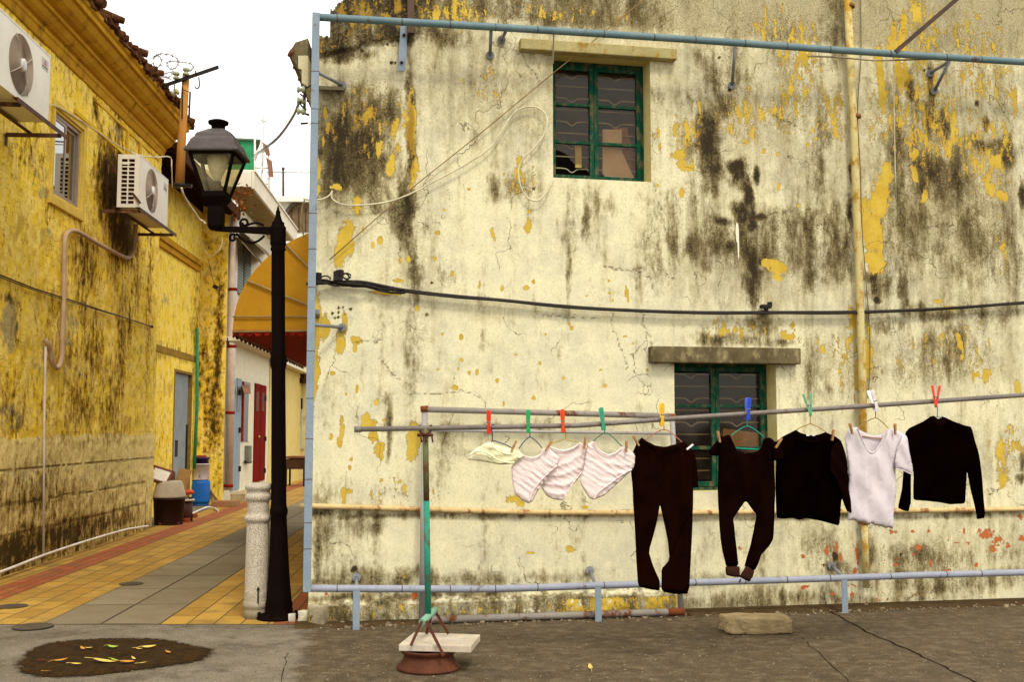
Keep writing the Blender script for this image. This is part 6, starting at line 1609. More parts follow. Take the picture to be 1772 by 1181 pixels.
# ------------------------------------------------------------------ clothes line pole, stand and grey rack
M_gpole = worn('grey brown galvanised pole', (.15,.125,.105), (.22,.19,.165), .55, 6, .7, metal=.2, rust=(.19,.10,.055), rustamt=.36, bump=.0008)
Cq = lambda x, y, o=0: CF.at(x, y, o)
b = MB(); b.tube([Cq(616,743.6), Cq(1000,737), Cq(1200,722.5), Cq(1500,703), Cq(1860,678)], .0165, 14); b.tube([Cq(613,743.6), Cq(625,743.5)], .0185, 12)
tag(b.build('drying_pole', M_gpole), 'long grey brown metal pole from which the laundry hangs', 'pole')
def pole_y(x): return float(np.interp(x, [616,1000,1200,1500,1860],[743.6,737,722.5,703,678]))
# concrete-weighted stand: wheel rim, slab, tripod, green pipe
rc = G(742, 1158); rc.z = 0
M_rim = worn('rusted steel rim', (.060,.018,.009), (.11,.034,.013), .7, 5, .8, bump=.002, rust=(.20,.075,.025), rustamt=.36)
sd = thing('pole_stand', rc, 'improvised pole stand of rusty wheel rim, tripod legs and green pipe', 'stand')
k_ = rc.y / F
b = MB(); rR = 54*k_
pr = [(rR*.93,0),(rR,.006),(rR,.018),(rR*.95,.026),(rR*.90,.034),(rR*.84,.050),(rR*.79,.072),(rR*.77,.088),(rR*.80,.098),(rR*.86,.106),(rR*.89,.118),(rR*.90,.128),(rR*.83,.128),(rR*.77,.10),(rR*.70,.085),(rR*.2,.08),(.01,.08)]
b.lathe(pr, rc, 40); b.build('wheel_rim', M_rim, sd)
M_gp = worn('green painted pipe', (.02,.21,.13), (.04,.28,.19), .7, 4, .7, rust=(.14,.12,.05), rustamt=.43)
ptop = Cq(736,744); 
b = MB(); g0 = P(741,1062,rc.y+.02); g1 = Vector((ptop.x, ptop.y+.0, ptop.z-.01)); mid_ = g0.lerp(g1,.62)
b.tube([g0, mid_], .020, 14); b.build('green_pipe', M_gp, sd)
b = MB(); b.tube([mid_, g1+Vector((0,0,.02))], .019, 14); b.build('pipe_top', worn('olive rusted pipe', (.10,.14,.05), (.16,.10,.03), .6, 6, .8, rust=(.18,.08,.03), rustamt=.45), sd)
b = MB(); b.tube(smooth([g1+Vector((-.035,0,.04)), g1+Vector((-.03,0,-.005)), g1+Vector((0,-.02,-.02)), g1+Vector((.03,0,-.005)), g1+Vector((.035,0,.04))],5), .008, 8); b.tube([g1+Vector((-.05,-.01,-.025)), g1+Vector((.05,-.01,-.025))], .010, 8)
for dx_ in (-.03,.0,.04): b.tube([g1+Vector((dx_,-.012,-.02)), g1+Vector((dx_+.01,-.02,-.07))], .006, 6)
b.build('cradle', M_rim, sd)
b = MB(); b.tube([P(730,1078,rc.y-.10), P(753,1056,rc.y+.16)], .022, 14); b.build('cross_tube', worn('pale green tube', (.22,.40,.28), (.15,.28,.18), .5, 6, .7), sd)
for (a, c, ya, yc) in (((730,1076),(711,1118),-.10,-.17),((738,1076),(768,1136),-.10,-.20),((752,1057),(776,1098),.16,.16),((748,1060),(738,1098),.16,.18)):
    b = MB(); p0, p1 = P(a[0],a[1],rc.y+ya), P(c[0],c[1],rc.y+yc); b.bar(p0, p1, .018, .010, (0,1,0)); b.build('leg', M_rim, sd)
# stone slab resting on the rim
top = [(690,1116),(716,1095),(831,1099),(815,1119)]
zt = .172
q = [G(x, y, zt) for x, y in top]
b = MB(); lo = [v - Vector((0,0,.042)) for v in q]; b.hexa(lo + q)
tag(b.build('stone_slab', worn('pale grey stone slab', (.56,.48,.37), (.42,.35,.26), .85, 6, .5, bump=.003, rust=(.62,.55,.45), rustamt=.42), bevel=.004), 'pale flat stone slab resting on the rusty wheel rim', 'slab')

# grey steel rack by the wall
rk = thing('steel_rack', RF.at(732,1082,.14), 'grey tubular steel rack with rusty corners standing against the cream wall', 'rack')
M_rk = worn('grey rack paint', (.34,.32,.30), (.28,.26,.24), .5, 3, .5, rust=(.26,.09,.03), rustamt=.36); M_rk2 = worn('rusty rack pipe', (.29,.26,.22), (.22,.19,.16), .6, 4, .7, rust=(.20,.06,.02), rustamt=.42)
def rt(a, c, r, name, mat, oa=.14, oc=.14):
    b = MB(); b.tube([RF.at(a[0],a[1],oa), RF.at(c[0],c[1],oc)], r, 14); return b.build(name, mat, rk)
rt((735,708),(730,1078),.024,'post',M_rk); rt((1163,722),(1179,1078),.022,'post',M_rk)
rt((735,709),(1168,721),.024,'top_rail',M_rk2); rt((735,745),(1166,751),.012,'middle_rail',M_rk)
ra_, rb_ = RF.hit(744,1083,.16)[0], RF.hit(1180,1075,.16)[0]; b = MB(); b.tube([RF.pt(ra_,.16,.034), RF.pt(rb_,.16,.034)], .028, 14); b.build('bottom_rail', M_rk2, rk)
b = MB(); b.tube([RF.at(734,703,.14), RF.at(735,713,.14)], .032, 12); b.tube([RF.at(1164,717,.14), RF.at(1164,727,.14)], .030, 12); b.tube([RF.pt(rb_-.12,.16,.034), RF.pt(rb_+.02,.16,.034)], .031, 12)
b.build('corner_joint', worn('deep rust', (.20,.06,.02), (.12,.035,.015), .8), rk)

# ------------------------------------------------------------------ cloth
def garment(outline, off, T, fold, name, mat, parent, cell=.014, chaikin=True, w=.03, fr=CF, fk=0.0):
    T = T * .62
    pts = [fr.hit(x, y, off) for x, y in outline]
    if chaikin:
        q = []
        n = len(pts)
        for i in range(n):
            a, c = pts[i], pts[(i+1) % n]
            q.append((a[0]*.88+c[0]*.12, a[1]*.88+c[1]*.12)); q.append((a[0]*.12+c[0]*.88, a[1]*.12+c[1]*.88))
        pts = q
    dens = []
    n = len(pts)
    for i in range(n):
        a, c = pts[i], pts[(i+1) % n]; L = math.hypot(c[0]-a[0], c[1]-a[1]); k = max(1, int(L/cell))
        for j in range(k): dens.append((a[0]+(c[0]-a[0])*j/k, a[1]+(c[1]-a[1])*j/k))
    B = np.array(dens); n = len(B)
    x0, z0 = B.min(0); x1, z1 = B.max(0)
    gx, gz = np.meshgrid(np.arange(x0, x1, cell), np.arange(z0, z1, cell*.9))
    gx = gx + (np.arange(gx.shape[0]) % 2)[:,None]*cell*.5
    Pg = np.stack([gx.ravel(), gz.ravel()], 1)
    A = B; C = np.roll(B, -1, 0)
    def dist(Q):
        d = np.full(len(Q), 1e9)
        for a, c in zip(A, C):
            v = c - a; L = max(1e-12, (v*v).sum()); t = np.clip(((Q-a)@v)/L, 0, 1)
            d = np.minimum(d, np.hypot(*(Q - a - t[:,None]*v).T))
        return d
    def inside(Q):
        r = np.zeros(len(Q), bool)
        for a, c in zip(A, C):
            cond = (a[1] > Q[:,1]) != (c[1] > Q[:,1])
            with np.errstate(divide='ignore', invalid='ignore'):
                xi = (c[0]-a[0])*(Q[:,1]-a[1])/(c[1]-a[1] if abs(c[1]-a[1])>1e-12 else 1e-12)+a[0]
            r ^= cond & (Q[:,0] < xi)
        return r
    Pg = Pg[inside(Pg)]; Pg = Pg[dist(Pg) > cell*.45]
    allp = [Vector(p) for p in B] + [Vector(p) for p in Pg]
    vo, eo, fo, _, _, _ = delaunay_2d_cdt(allp, [(i, (i+1) % n) for i in range(n)], [], 1, 1e-6)
    V = np.array([(v.x, v.y) for v in vo]); d = dist(V)
    onb = d < 1e-5
    f = fold(V[:,0]-x0, V[:,1]-z1, V[:,0], V[:,1]) if fold else np.zeros(len(V))
    prof = T*np.sqrt(np.clip(1-np.exp(-2*d/w), 0, 1))
    fk_ = fk
    vs = []; idb = {}
    for i in range(len(V)): vs.append(fr.pt(V[i,0], off + prof[i] + f[i], V[i,1]))
    bi = []
    for i in range(len(V)):
        if onb[i]: bi.append(i)
        else:
            bi.append(len(vs)); vs.append(fr.pt(V[i,0], off - prof[i] + f[i]*.8, V[i,1]))
    fs = []
    for t_ in fo:
        c = V[list(t_)].mean(0)
        fs.append(tuple(t_)); fs.append(tuple(bi[k] for k in t_)[::-1])
    b = MB(); b.add(vs, fs, True)
    o = b.build(name, mat, parent, loc=None if parent is None else None)
    return o
def cloth_mat(name, c, c2=None, rough=.92, weave=420, bump=.0012, sheen=.3, spec=.15, wr=None):
    t = NT(name); c2 = c2 or tuple(q*.8 for q in c)
    base = t.mix(t.step(t.noise(5, 5, .6), .35, .7), c, c2)
    base = t.mix(t.step(t.noise(weave*.35, 3, .7), .45, .7, 0, .35), base, tuple(q*.6 for q in c))
    t.bump(t.noise(weave*.35, 3), bump, .6); t.bump(t.noise(28, 5, .6), .004, .5)
    if wr:
        wv = t.n.new('ShaderNodeTexWave'); wv.inputs['Scale'].default_value = wr[0]; wv.inputs['Distortion'].default_value = 7; wv.inputs['Detail'].default_value = 4; wv.inputs['Detail Scale'].default_value = .55; wv.inputs['Detail Roughness'].default_value = .62
        t.l.new(t.coord(rot=(0, R(wr[1]), 0)), wv.inputs['Vector'])
        t.bump(t.math('MULTIPLY', t.math('POWER', wv.outputs['Fac'], 2.2), t.step(t.noise(5, 4), .35, .6)), wr[2], 1.0)
    t.fin(base, rough, 0, spec); t.b.inputs['Sheen Weight'].default_value = sheen; t.b.inputs['Sheen Roughness'].default_value = .5
    return t.m
M_bk = cloth_mat('black knit', (.0013,.0003,.0002), (.0022,.0006,.0004), 1, 300, .0008, .0, .0)
M_bk2 = cloth_mat('washed black jersey', (.0036,.0010,.0006), (.0060,.0018,.0012), .95, 300, .0008, .0, .0)
M_br = cloth_mat('dark brown cotton', (.0080,.0019,.0010), (.0046,.0011,.0006), .95, 300, .0008, .0, .0)
M_cuff = cloth_mat('brown ribbed cuff', (.034,.012,.007), None, .9, 420, .001, 0, .05)
M_pk = cloth_mat('pinkish white jersey', (.74,.61,.57), (.68,.55,.52), .9, sheen=.05, spec=.03, wr=(9, 58, .0035))
M_wt = cloth_mat('white melange cotton', (.60,.53,.545), (.53,.47,.49), .9, sheen=.05, spec=.03, wr=(3.0, 8, .006))
M_cr = cloth_mat('cream cotton', (.76,.72,.46), (.68,.63,.38), .9, sheen=.05, spec=.03, wr=(5, 70, .010))
def waves(k, amp, slant=0.0, k2=0, a2=0, ph=0):
    return lambda u, z, U_, Z_: amp*np.sin((u + z*slant)*k + ph + .9*np.sin(z*3.1)) + a2*np.sin((u*.9 - z*slant*1.7)*k2 + 1.3)
def drape(cx, cz, k, amp, sx=1.0, seed=3):
    # catenary like folds that hang between two pegs: rings around a point above the cloth
    def f(u, z, U_, Z_):
        r = np.sqrt(((u-cx)*sx)**2 + (z-cz)**2) + .034*(fbm(u, z, 7, seed)-.5)*2 + .12*(u-cx)*(fbm(u, z, 3, seed+9)-.3); s = np.sin(r*k); return amp*1.5*(1-np.abs(s)**.8*1.5)*np.clip((r-.10)/.12, .1, 1)*np.clip(fbm(u, z, 5, seed+21)*2.6-.8, 0, 1.3)
    return f
def peg_line(f1, f2): return lambda *a: f1(*a) + f2(*a)

wires = {}
def wire(name, col_): 
    if name not in wires: wires[name] = worn(name, col_, None, .45)
    return wires[name]
def hanger(xh, ytop, xl, yl, xr, yr, yb, off, mat, label, bar=True):
    """hook top hangs on the pole at (xh, pole), shoulders at (xl, yl), (xr, yr)"""
    yp = pole_y(xh); h = thing('coat_hanger', Cq(xh, yp, off), label, 'hanger', 'coloured wire hangers on the drying pole')
    b = MB(); ym = ytop
    b.tube(smooth([Cq(xh+3,yp+2,off*.2-.02), Cq(xh+4,yp-3,off*.2), Cq(xh,yp-4,off*.3), Cq(xh-2,yp+2,off*.5), Cq(xh,yp+12,off), Cq(xh,ym,off)],5), .0032, 8); b.build('hook', mat, h)
    b = MB(); b.tube(smooth([Cq(xl,yl,off), Cq((xl*2+xh)/3,(yl*.55+ym*.45),off), Cq((xl+xh*2)/3+1,ym+3,off), Cq(xh,ym,off), Cq((xr+xh*2)/3-1,ym+3,off), Cq((xr*2+xh)/3,(yr*.55+ym*.45),off), Cq(xr,yr,off)],5), .0032, 8)
    if bar: b.tube([Cq(xl,yl,off), Cq(xr,yr,off)], .0032, 8)
    b.build('shoulders', mat, h); return h
def clip(x, ang, mat, label, H=42, opened=False, ytop=None):
    ks = .88
    yp = pole_y(x); c = Cq(x, yp, .0)
    t = thing('clothes_clip', Vector((c.x,c.y,c.z-.04)), label, 'clip', 'large plastic clips on the drying pole')
    M = Matrix.Rotation(ang, 3, 'Y'); o = Vector((c.x, c.y, c.z)) - Vector((0,.02,0))
    for s in (-1, 1):
        b = MB(); sp = .016*s
        def q(x_, y_, z_): return o + M @ Vector((x_*ks, y_, z_*ks))
        if opened:
            b.hexa([q(-.007+.0*s,-.02,-.05),q(.007,-.02,-.05),q(.007,-.01,-.05),q(-.007,-.01,-.05),q(-.009+.030*s,-.02,.125),q(.009+.030*s,-.02,.125),q(.009+.030*s,-.01,.125),q(-.009+.030*s,-.01,.125)])
        else:
            y0 = -.018 if s < 0 else .035; lean = .012*s
            prof = [(-.015,-.05),(.015,-.05),(.016,-.025),(.011,-.005),(.011,.03),(.015,.06),(.015,.11),(.010,.122),(-.010,.122),(-.015,.11),(-.015,.06),(-.011,.03),(-.011,-.005),(-.016,-.025)]
            b.prism([q(px_, y0 + lean*(pz_/.1) - .006, pz_) for px_, pz_ in prof], M @ Vector((0,.010,0)))
        b.build('jaw', mat, t, bevel=.0025)
    b = MB()
    if not opened:
        for k in (-1,0,1): b.box(o + M @ Vector((.006*k,-.026,.055)), (.0035,.003,.05), 0, M)
    b.tube([o + M @ Vector((-.014,-.026,.03)), o + M @ Vector((.014,-.026,.03))], .004, 8)
    b.build('spring', worn(mat.name+' spring', tuple(q*.6 for q in mat.node_tree.nodes['Principled BSDF'].inputs['Base Color'].default_value[:3]) if not mat.node_tree.nodes['Principled BSDF'].inputs['Base Color'].is_linked else (.2,.2,.2), None, .4), t)
    return t
def plastic(name, c): 
    t = NT(name); base = t.mix(t.step(t.noise(20,4), .35, .7), c, tuple(q*.75 for q in c)); return t.fin(base, .35, 0, .5)
MR = plastic('red plastic', (.70,.030,.012)); MO = plastic('orange red plastic', (.75,.07,.012)); MG = plastic('green plastic', (.02,.36,.10)); MT = plastic('teal green plastic', (.04,.34,.19)); MY = plastic('yellow plastic', (.80,.47,.02)); MB_ = plastic('blue plastic', (.02,.06,.48)); MW = plastic('white plastic', (.80,.74,.70)); MG2 = plastic('pale green plastic', (.10,.36,.18))
# wooden pegs: one with parts, copied
M_pw = worn('peg wood', (.42,.22,.08), (.30,.14,.05), .7, 40, .5); M_ps = worn('peg spring', (.3,.28,.25), None, .3, metal=.8)
peg0 = thing('clothes_peg', (0,0,0), 'wooden peg', 'peg')
for s in (-1, 1):
    b = MB(); b.hexa([Vector(v) for v in [(-.0055,.004*s-.004,-.036),(.0055,.004*s-.004,-.036),(.0055,.004*s+.004,-.036),(-.0055,.004*s+.004,-.036),(-.0055,.010*s-.004,.040),(.0055,.010*s-.004,.040),(.0055,.010*s+.004,.040),(-.0055,.010*s+.004,.040)]])
    b.build('peg_jaw', M_pw, peg0, bevel=.001, seg=1)
b = MB(); b.tube([(-.008,0,0),(.008,0,0)], .006, 8); b.build('peg_spring', M_ps, peg0)
def peg(x, y, ang, off, label, first=[True]):
    p = Cq(x, y, off + .012)
    if first[0]: o = peg0; first[0] = False
    else:
        o = peg0.copy(); col.objects.link(o)
        for ch in [c for c in col.objects if c.parent == peg0]:
            k = ch.copy(); col.objects.link(k); k.parent = o
    o.location = p; o.rotation_euler = (0, ang, CF.ang); tag(o, label, 'peg', 'small wooden pegs holding the laundry'); XF[o.name] = Matrix.Translation(p)
    return o
def cl(name, label, cat, outline, off, T, fold, mat, **k):
    o = garment(outline, off, T, fold, name, mat, None, **k); tag(o, label, cat); return o

# --- four pale briefs
g1 = cl('briefs', 'cream briefs folded up by the wind, leftmost of the laundry', 'briefs', [(809,796),(812,787),(824,776),(839,768),(848,765),(862,771),(880,776),(897,780),(906,788),(900,797),(890,803),(866,805),(839,800),(820,797)], .05, .022, drape(.14,.12,60,.010,.8), M_cr, cell=.010, w=.03)
b = MB(); b.tube(smooth([Cq(812,789,.085),Cq(826,781,.095),Cq(845,786,.098),Cq(862,797,.095),Cq(880,801,.09),Cq(890,801,.085)],5), .006, 8); XF[g1.name] = Matrix.Translation(g1.location); b.build('hem', M_cr, g1)
b = MB(); b.tube(smooth([Cq(848,767,.085),Cq(856,776,.09),Cq(868,784,.095),Cq(885,787,.09),Cq(899,785,.085)],5), .0045, 8); b.build('waistband', M_cr, g1)
def brief(outline, off, fold, label, hem, waist, mat):
    o = cl('briefs', label, 'briefs', outline, off, .020, fold, mat, cell=.009, w=.035)
    XF[o.name] = Matrix.Translation(o.location)
    for nm, pl_ in (('leg_hem', hem), ('waistband', waist)):
        b = MB(); b.tube(smooth([Cq(x, y, off+.024) for x, y in pl_],5), .0055, 8); b.build(nm, mat, o)
    return o
brief([(895,778),(907,789),(922,792),(935,787),(941,775),(955,780),(970,794),(964,807),(950,824),(931,850),(921,869),(914,872),(902,866),(890,854),(886,830),(885,809),(890,800)], .02, drape(.30,.06,74,.0052,1.0,31), 'pinkish white briefs on the second blue hanger, between cream and yellow hanger briefs', [(964,806),(950,818),(934,834),(922,851),(915,869)], [(896,780),(907,790),(922,793),(935,788),(941,777)], M_pk)
brief([(951,773),(962,777),(977,779),(992,774),(1005,765),(1026,783),(1028,802),(1008,820),(988,844),(975,867),(958,865),(946,859),(937,846),(940,828),(955,805),(958,790)], -.03, drape(.10,.10,50,.0055,1.1,57), 'pinkish white briefs on the yellow hanger', [(1022,804),(1006,819),(988,842),(975,865)], [(952,774),(964,779),(977,781),(992,776),(1004,767)], M_pk)
brief([(1016,769),(1026,763),(1036,778),(1052,787),(1066,783),(1076,773),(1087,777),(1102,789),(1097,811),(1077,830),(1046,858),(1027,866),(1019,862),(1003,836),(1008,818),(1012,800)], .01, drape(.34,.10,60,.005,.8,83), 'pinkish white briefs on the green hanger, next to the brown trousers', [(1093,813),(1075,823),(1055,838),(1036,852),(1028,864)], [(1027,766),(1037,780),(1052,788),(1066,784),(1076,775)], M_pk)
# --- trousers
tr1 = cl('trousers', 'dark brown wide trousers with gathered waist, hung upright under the yellow clip', 'trousers',
 [(1099,770),(1110,757),(1120,765),(1133,771),(1150,774),(1170,769),(1184,764),(1192,772),(1200,780),(1199,855),(1197,930),(1194,1029),(1170,1029),(1145,1025),(1144,985),(1158,968),(1155,940),(1147,899),(1142,873),(1137,899),(1123,956),(1130,978),(1142,1006),(1142,1024),(1120,1020),(1103,1015),(1100,960),(1098,899),(1095,837),(1093,818),(1094,786)],
 .0, .030, lambda u,z,U_,Z_: .013*np.sin(u*62+.9*np.sin(z*5))*np.clip(1+z*1.2,.3,1) + .012*np.sin(u*25+z*5)+.02*(fbm(u,z,5,3)-.5), M_br)
XF[tr1.name] = Matrix.Translation(tr1.location)
garment([(1196,778),(1203,787),(1206,810),(1209,846),(1205,843),(1201,846),(1197,835),(1196,800)], -.03, .012, None, 'back_flap', M_br, tr1)
b = MB(); b.tube(smooth([Cq(1101,770,.03),Cq(1112,764,.034),Cq(1130,775,.038),Cq(1150,779,.038),Cq(1172,774,.036),Cq(1190,772,.03)],5), .006, 8); b.build('waistband', M_br, tr1)
garment([(1145,1006),(1147,985),(1160,968),(1175,930),(1192,890),(1193,1026),(1146,1023)], .03, .012, waves(40,.005), 'turned_leg', M_br, tr1)
# --- sweatpants
tr2 = cl('sweatpants', 'black sweatpants with ribbed brown cuffs under the blue clip', 'sweatpants',
 [(1241,764),(1246,757),(1263,752),(1270,768),(1277,783),(1291,786),(1308,782),(1317,774),(1322,760),(1329,757),(1341,764),(1340,798),(1341,848),(1339,932),(1328,948),(1316,962),(1311,976),(1305,988),(1293,983),(1289,981),(1297,953),(1304,920),(1311,892),(1300,880),(1289,867),(1278,884),(1267,898),(1270,920),(1274,945),(1279,981),(1256,982),(1249,955),(1246,930),(1243,848),(1243,789)],
 .03, .028, lambda u,z,U_,Z_: .012*np.sin(u*55+z*7)*np.clip(1+z*.8,.3,1)+.010*np.sin(u*23-z*9)+.02*(fbm(u,z,6,13)-.5), M_bk2)
XF[tr2.name] = Matrix.Translation(tr2.location)
garment([(1255,981),(1268,981),(1280,981),(1281,1000),(1268,999),(1256,996)], .03, .020, waves(300,.002), 'cuff', M_cuff, tr2)
garment([(1291,980),(1306,988),(1303,998),(1297,1008),(1288,1004),(1279,999),(1285,990)], .034, .020, waves(300,.002), 'cuff', M_cuff, tr2)
garment([(1243,790),(1231,789),(1226,781),(1232,773),(1241,763),(1247,770)], .02, .02, None, 'pocket_flap', M_bk2, tr2)
garment([(1338,798),(1355,797),(1357,790),(1353,773),(1342,763),(1336,770)], .055, .014, waves(90,.004), 'pocket_flap', M_bk2, tr2)
b = MB(); b.tube([Cq(1282,1003,.03),Cq(1279,1009,.03)], .006, 6); b.build('drawstring', M_rim, tr2)
# --- black sweater with crew neck
sw = cl('sweater', 'black crew neck sweater with small white neck label, under the pale green clip', 'sweater',
 [(1343,764),(1352,757),(1378,744),(1387,750),(1400,754),(1415,753),(1430,748),(1445,756),(1455,763),(1460,778),(1466,803),(1469,856),(1475,890),(1466,888),(1456,861),(1454,911),(1438,907),(1420,902),(1408,900),(1395,897),(1384,901),(1370,897),(1355,899),(1344,897),(1343,830)],
 -.01, .034, lambda u,z,U_,Z_: .008*np.sin(u*30+z*3)+.005*np.sin(u*61-z*12), M_bk)
XF[sw.name] = Matrix.Translation(sw.location)
b = MB(); b.tube(smooth([Cq(1379,748,.03),Cq(1386,758,.034),Cq(1400,764,.036),Cq(1415,763,.034),Cq(1429,751,.03)],5), .0045, 8); b.build('neckband', M_bk2, sw)
b = MB()
for x in (1398, 1408): b.box(Cq(x,753.5,.032), (.020,.003,.012), CF.ang)
b.build('neck_label', worn('white label', (.85,.85,.80), None, .6), sw)
garment([(1440,770),(1452,764),(1461,780),(1467,805),(1470,856),(1475,889),(1467,886),(1456,858),(1446,830),(1436,815),(1436,790)], .035, .016, waves(60,.006,.8), 'sleeve', M_bk2, sw)
# --- white tee
te = cl('t_shirt', 'white scoop neck t-shirt with short sleeves between the two black sweaters', 't-shirt',
 [(1462,760),(1466,747),(1472,741),(1484,739),(1488,750),(1494,765),(1500,777),(1507,783),(1515,779),(1522,770),(1530,755),(1537,742),(1545,742),(1559,749),(1569,756),(1575,784),(1580,822),(1573,818),(1561,812),(1551,810),(1552,836),(1549,880),(1546,917),(1538,913),(1532,915),(1524,911),(1516,910),(1508,906),(1501,908),(1492,903),(1485,904),(1476,900),(1467,902),(1466,870),(1468,827),(1464,790)],
 .0, .030, lambda u,z,U_,Z_: .010*np.sin(u*46+.9*np.sin(z*6)+3*fbm(u,z,3,5))*np.clip(-z*2.4,.1,1)+.006*np.sin((u+z*.7)*33)+.012*(fbm(u,z,4,23)-.5), M_wt)
XF[te.name] = Matrix.Translation(te.location)
garment([(1483,741),(1492,747),(1507,754),(1524,753),(1538,743),(1540,770),(1530,795),(1483,795),(1479,770)], -.040, .006, waves(30,.003), 'back_panel', M_wt, te)
b = MB(); b.tube(smooth([Cq(x, y, .026) for x, y in ((1484,741),(1488,751),(1494,766),(1500,778),(1507,784),(1515,780),(1522,771),(1530,756),(1537,743))],4), .0040, 8); b.build('neckband', M_wt, te)
garment([(1551,812),(1548,800),(1552,775),(1560,757),(1569,757),(1575,784),(1580,822),(1573,819),(1561,813)], .030, .014, waves(70,.004,.5), 'sleeve', M_wt, te)
b = MB(); b.tube(smooth([Cq(1550,812,.045),Cq(1561,814,.05),Cq(1572,819,.05),Cq(1580,823,.045)],4), .0045, 8); b.build('sleeve_hem', M_wt, te)
b = MB(); b.tube([Cq(1487,755,-.028),Cq(1526,760,-.028)], .0045, 8)
tag(b.build('hanger_bar', worn('orange brown rod', (.45,.20,.10), None, .5)), 'orange brown rod visible inside the neck of the white t-shirt', 'rod')
# --- turtleneck
tn = cl('turtleneck', 'black long sleeved turtleneck, rightmost garment under the red clip', 'turtleneck',
 [(1566,749),(1573,741),(1595,732),(1609,721),(1616,720),(1622,725),(1626,725),(1630,721),(1640,724),(1652,731),(1670,737),(1681,739),(1685,748),(1694,783),(1701,832),(1706,897),(1691,900),(1687,880),(1681,854),(1672,815),(1670,845),(1669,872),(1646,874),(1625,870),(1606,868),(1580,866),(1580,845),(1581,823),(1577,800),(1575,823),(1576,868),(1572,886),(1563,884),(1555,880),(1561,848),(1563,816),(1563,780)],
 -.06, .032, lambda u,z,U_,Z_: .008*np.sin(u*30+z*2)+.004*np.sin(u*58-z*9), M_bk)
XF[tn.name] = Matrix.Translation(tn.location)
garment([(1608,722),(1616,720),(1626,728),(1636,723),(1640,726),(1636,738),(1622,742),(1610,734)], -.045, .022, waves(120,.003), 'collar', M_bk2, tn)

# hangers
hanger(852,763,846,772,888,777,0,.03,wire('navy wire',(.015,.035,.09)),'navy blue wire hanger of the cream briefs',False)
hanger(917,757,898,777,938,776,0,.01,wire('dark blue wire',(.02,.05,.13)),'dark blue wire hanger under the green clip',False)
hanger(979,760,952,771,1005,768,0,-.03,wire('yellow wire',(.60,.42,.05)),'yellow wire hanger under the orange clip',False)
hanger(1046,750,1027,764,1077,774,0,.0,wire('dark green wire',(.01,.20,.09)),'dark green wire hanger under the teal clip',False)
hanger(1149,744,1117,762,1180,766,0,.0,wire('pink orange wire',(.55,.18,.10)),'pink orange wire hanger of the brown trousers',False)
hanger(1293,738,1265,755,1322,757,0,.0,wire('sea green wire',(.02,.36,.24)),'sea green wire hanger of the black sweatpants',False)
b = MB(); b.tube([Cq(1268,776,-.02),Cq(1318,779,-.02)], .0045, 8); b.build('trouser_bar', wire('sea green wire',None), [o for o in col.objects if o.get('label','').startswith('sea green')][0])
hanger(1402,734,1378,745,1430,749,0,.0,wire('golden wire',(.45,.26,.03)),'golden wire hanger of the black crew neck sweater',False)
hanger(1515,724,1484,742,1538,743,0,-.02,wire('golden brown wire',(.42,.24,.07)),'golden brown wire hanger of the white t-shirt',False)
hanger(1622,722,1590,740,1655,742,0,-.06,wire('pale blue wire',(.16,.28,.30)),'pale blue wire hanger of the turtleneck',False)
# clips
clip(846,0,MR,'red clip, leftmost on the pole'); clip(914,0,MG,'green clip between the red and the orange one'); clip(974,-.03,MO,'orange red clip, third from the left on the pole'); clip(1043,-.12,MT,'teal green clip left of the yellow one')
clip(1145,0,MY,'yellow clip above the brown trousers'); clip(1293,.05,MB_,'blue clip above the black sweatpants'); clip(1399,-.15,MG2,'pale green clip above the black crew neck sweater',opened=True); clip(1513,-.28,MW,'white printed clip above the white t-shirt'); clip(1616,.05,MR,'red clip standing open above the turtleneck',opened=True)
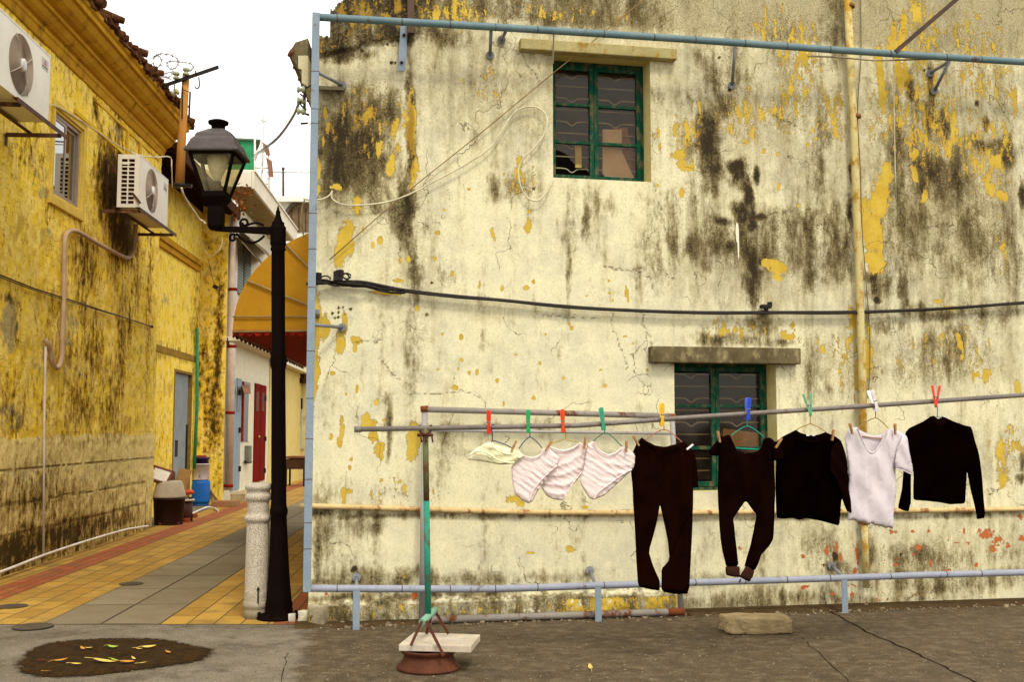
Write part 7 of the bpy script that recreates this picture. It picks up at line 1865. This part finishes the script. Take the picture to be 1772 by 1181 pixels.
# pegs
peg(889,773,.45,.06,'wooden peg at the right end of the cream briefs'); peg(949,773,.6,.04,'wooden peg tilted between the briefs on dark blue and yellow hangers'); peg(1012,768,.1,.0,'wooden peg between the briefs on yellow and green hangers'); peg(1084,774,.02,.03,'wooden peg on the right end of the briefs on the green hanger')
peg(1101,764,-.55,.03,'wooden peg on the left corner of the brown trousers waist'); peg(1244,757,-.2,.05,'wooden peg on the left corner of the black sweatpants'); peg(1347,768,.6,.06,'wooden peg between sweatpants and crew neck sweater'); peg(1441,754,.15,.02,'wooden peg on the right shoulder of the crew neck sweater')
peg(1473,743,-.25,.03,'wooden peg on the left shoulder of the white t-shirt'); peg(1549,744,.0,.03,'wooden peg on the right shoulder of the white t-shirt')
b = MB(); M_ = Matrix.Rotation(.9,3,'Y')
for s in (-1,1): b.box(Cq(1194,774,.05+.006*s), (.012,.008,.055), 0, M_)
tag(b.build('clothes_peg', MW, bevel=.001), 'small white plastic peg on the right corner of the brown trousers waist', 'peg')

# ------------------------------------------------------------------ sky and sun
w = bpy.data.worlds.new('World'); scene.world = w; w.use_nodes = True
nt = w.node_tree; nt.nodes.clear()
out = nt.nodes.new('ShaderNodeOutputWorld'); bg = nt.nodes.new('ShaderNodeBackground')
sky = nt.nodes.new('ShaderNodeTexSky'); sky.sky_type = 'NISHITA'; sky.sun_disc = False
EL, AZ = 52.0, 158.0
sky.sun_elevation = R(EL); sky.sun_rotation = R(AZ); sky.air_density = 1.0; sky.dust_density = 4.0
hs = nt.nodes.new('ShaderNodeHueSaturation'); hs.inputs['Saturation'].default_value = .15; nt.links.new(sky.outputs[0], hs.inputs['Color'])
mx = nt.nodes.new('ShaderNodeMix'); mx.data_type = 'RGBA'; mx.inputs[0].default_value = .72
nt.links.new(hs.outputs[0], mx.inputs[6]); mx.inputs[7].default_value = (12.4, 12.1, 11.3, 1)
nt.links.new(mx.outputs[2], bg.inputs[0]); bg.inputs[1].default_value = .13; nt.links.new(bg.outputs[0], out.inputs[0])
sd_ = bpy.data.lights.new('sun', 'SUN'); sd_.energy = 1.5; sd_.angle = R(10); sd_.color = (1, .93, .80)
so_ = bpy.data.objects.new('sun', sd_); col.objects.link(so_)
# azimuth measured like the sky node: rotation 0 = +Y, clockwise seen from above
a = R(AZ); dirv = Vector((math.sin(a)*math.cos(R(EL)), math.cos(a)*math.cos(R(EL)), math.sin(R(EL))))
so_.rotation_euler = dirv.to_track_quat('Z', 'Y').to_euler()
vs_ = scene.view_settings; scene.display_settings.display_device = 'sRGB'
vs_.view_transform = 'Standard'; vs_.look = 'None'; vs_.exposure = 0.42; vs_.gamma = 1.0; vs_.use_curve_mapping = False
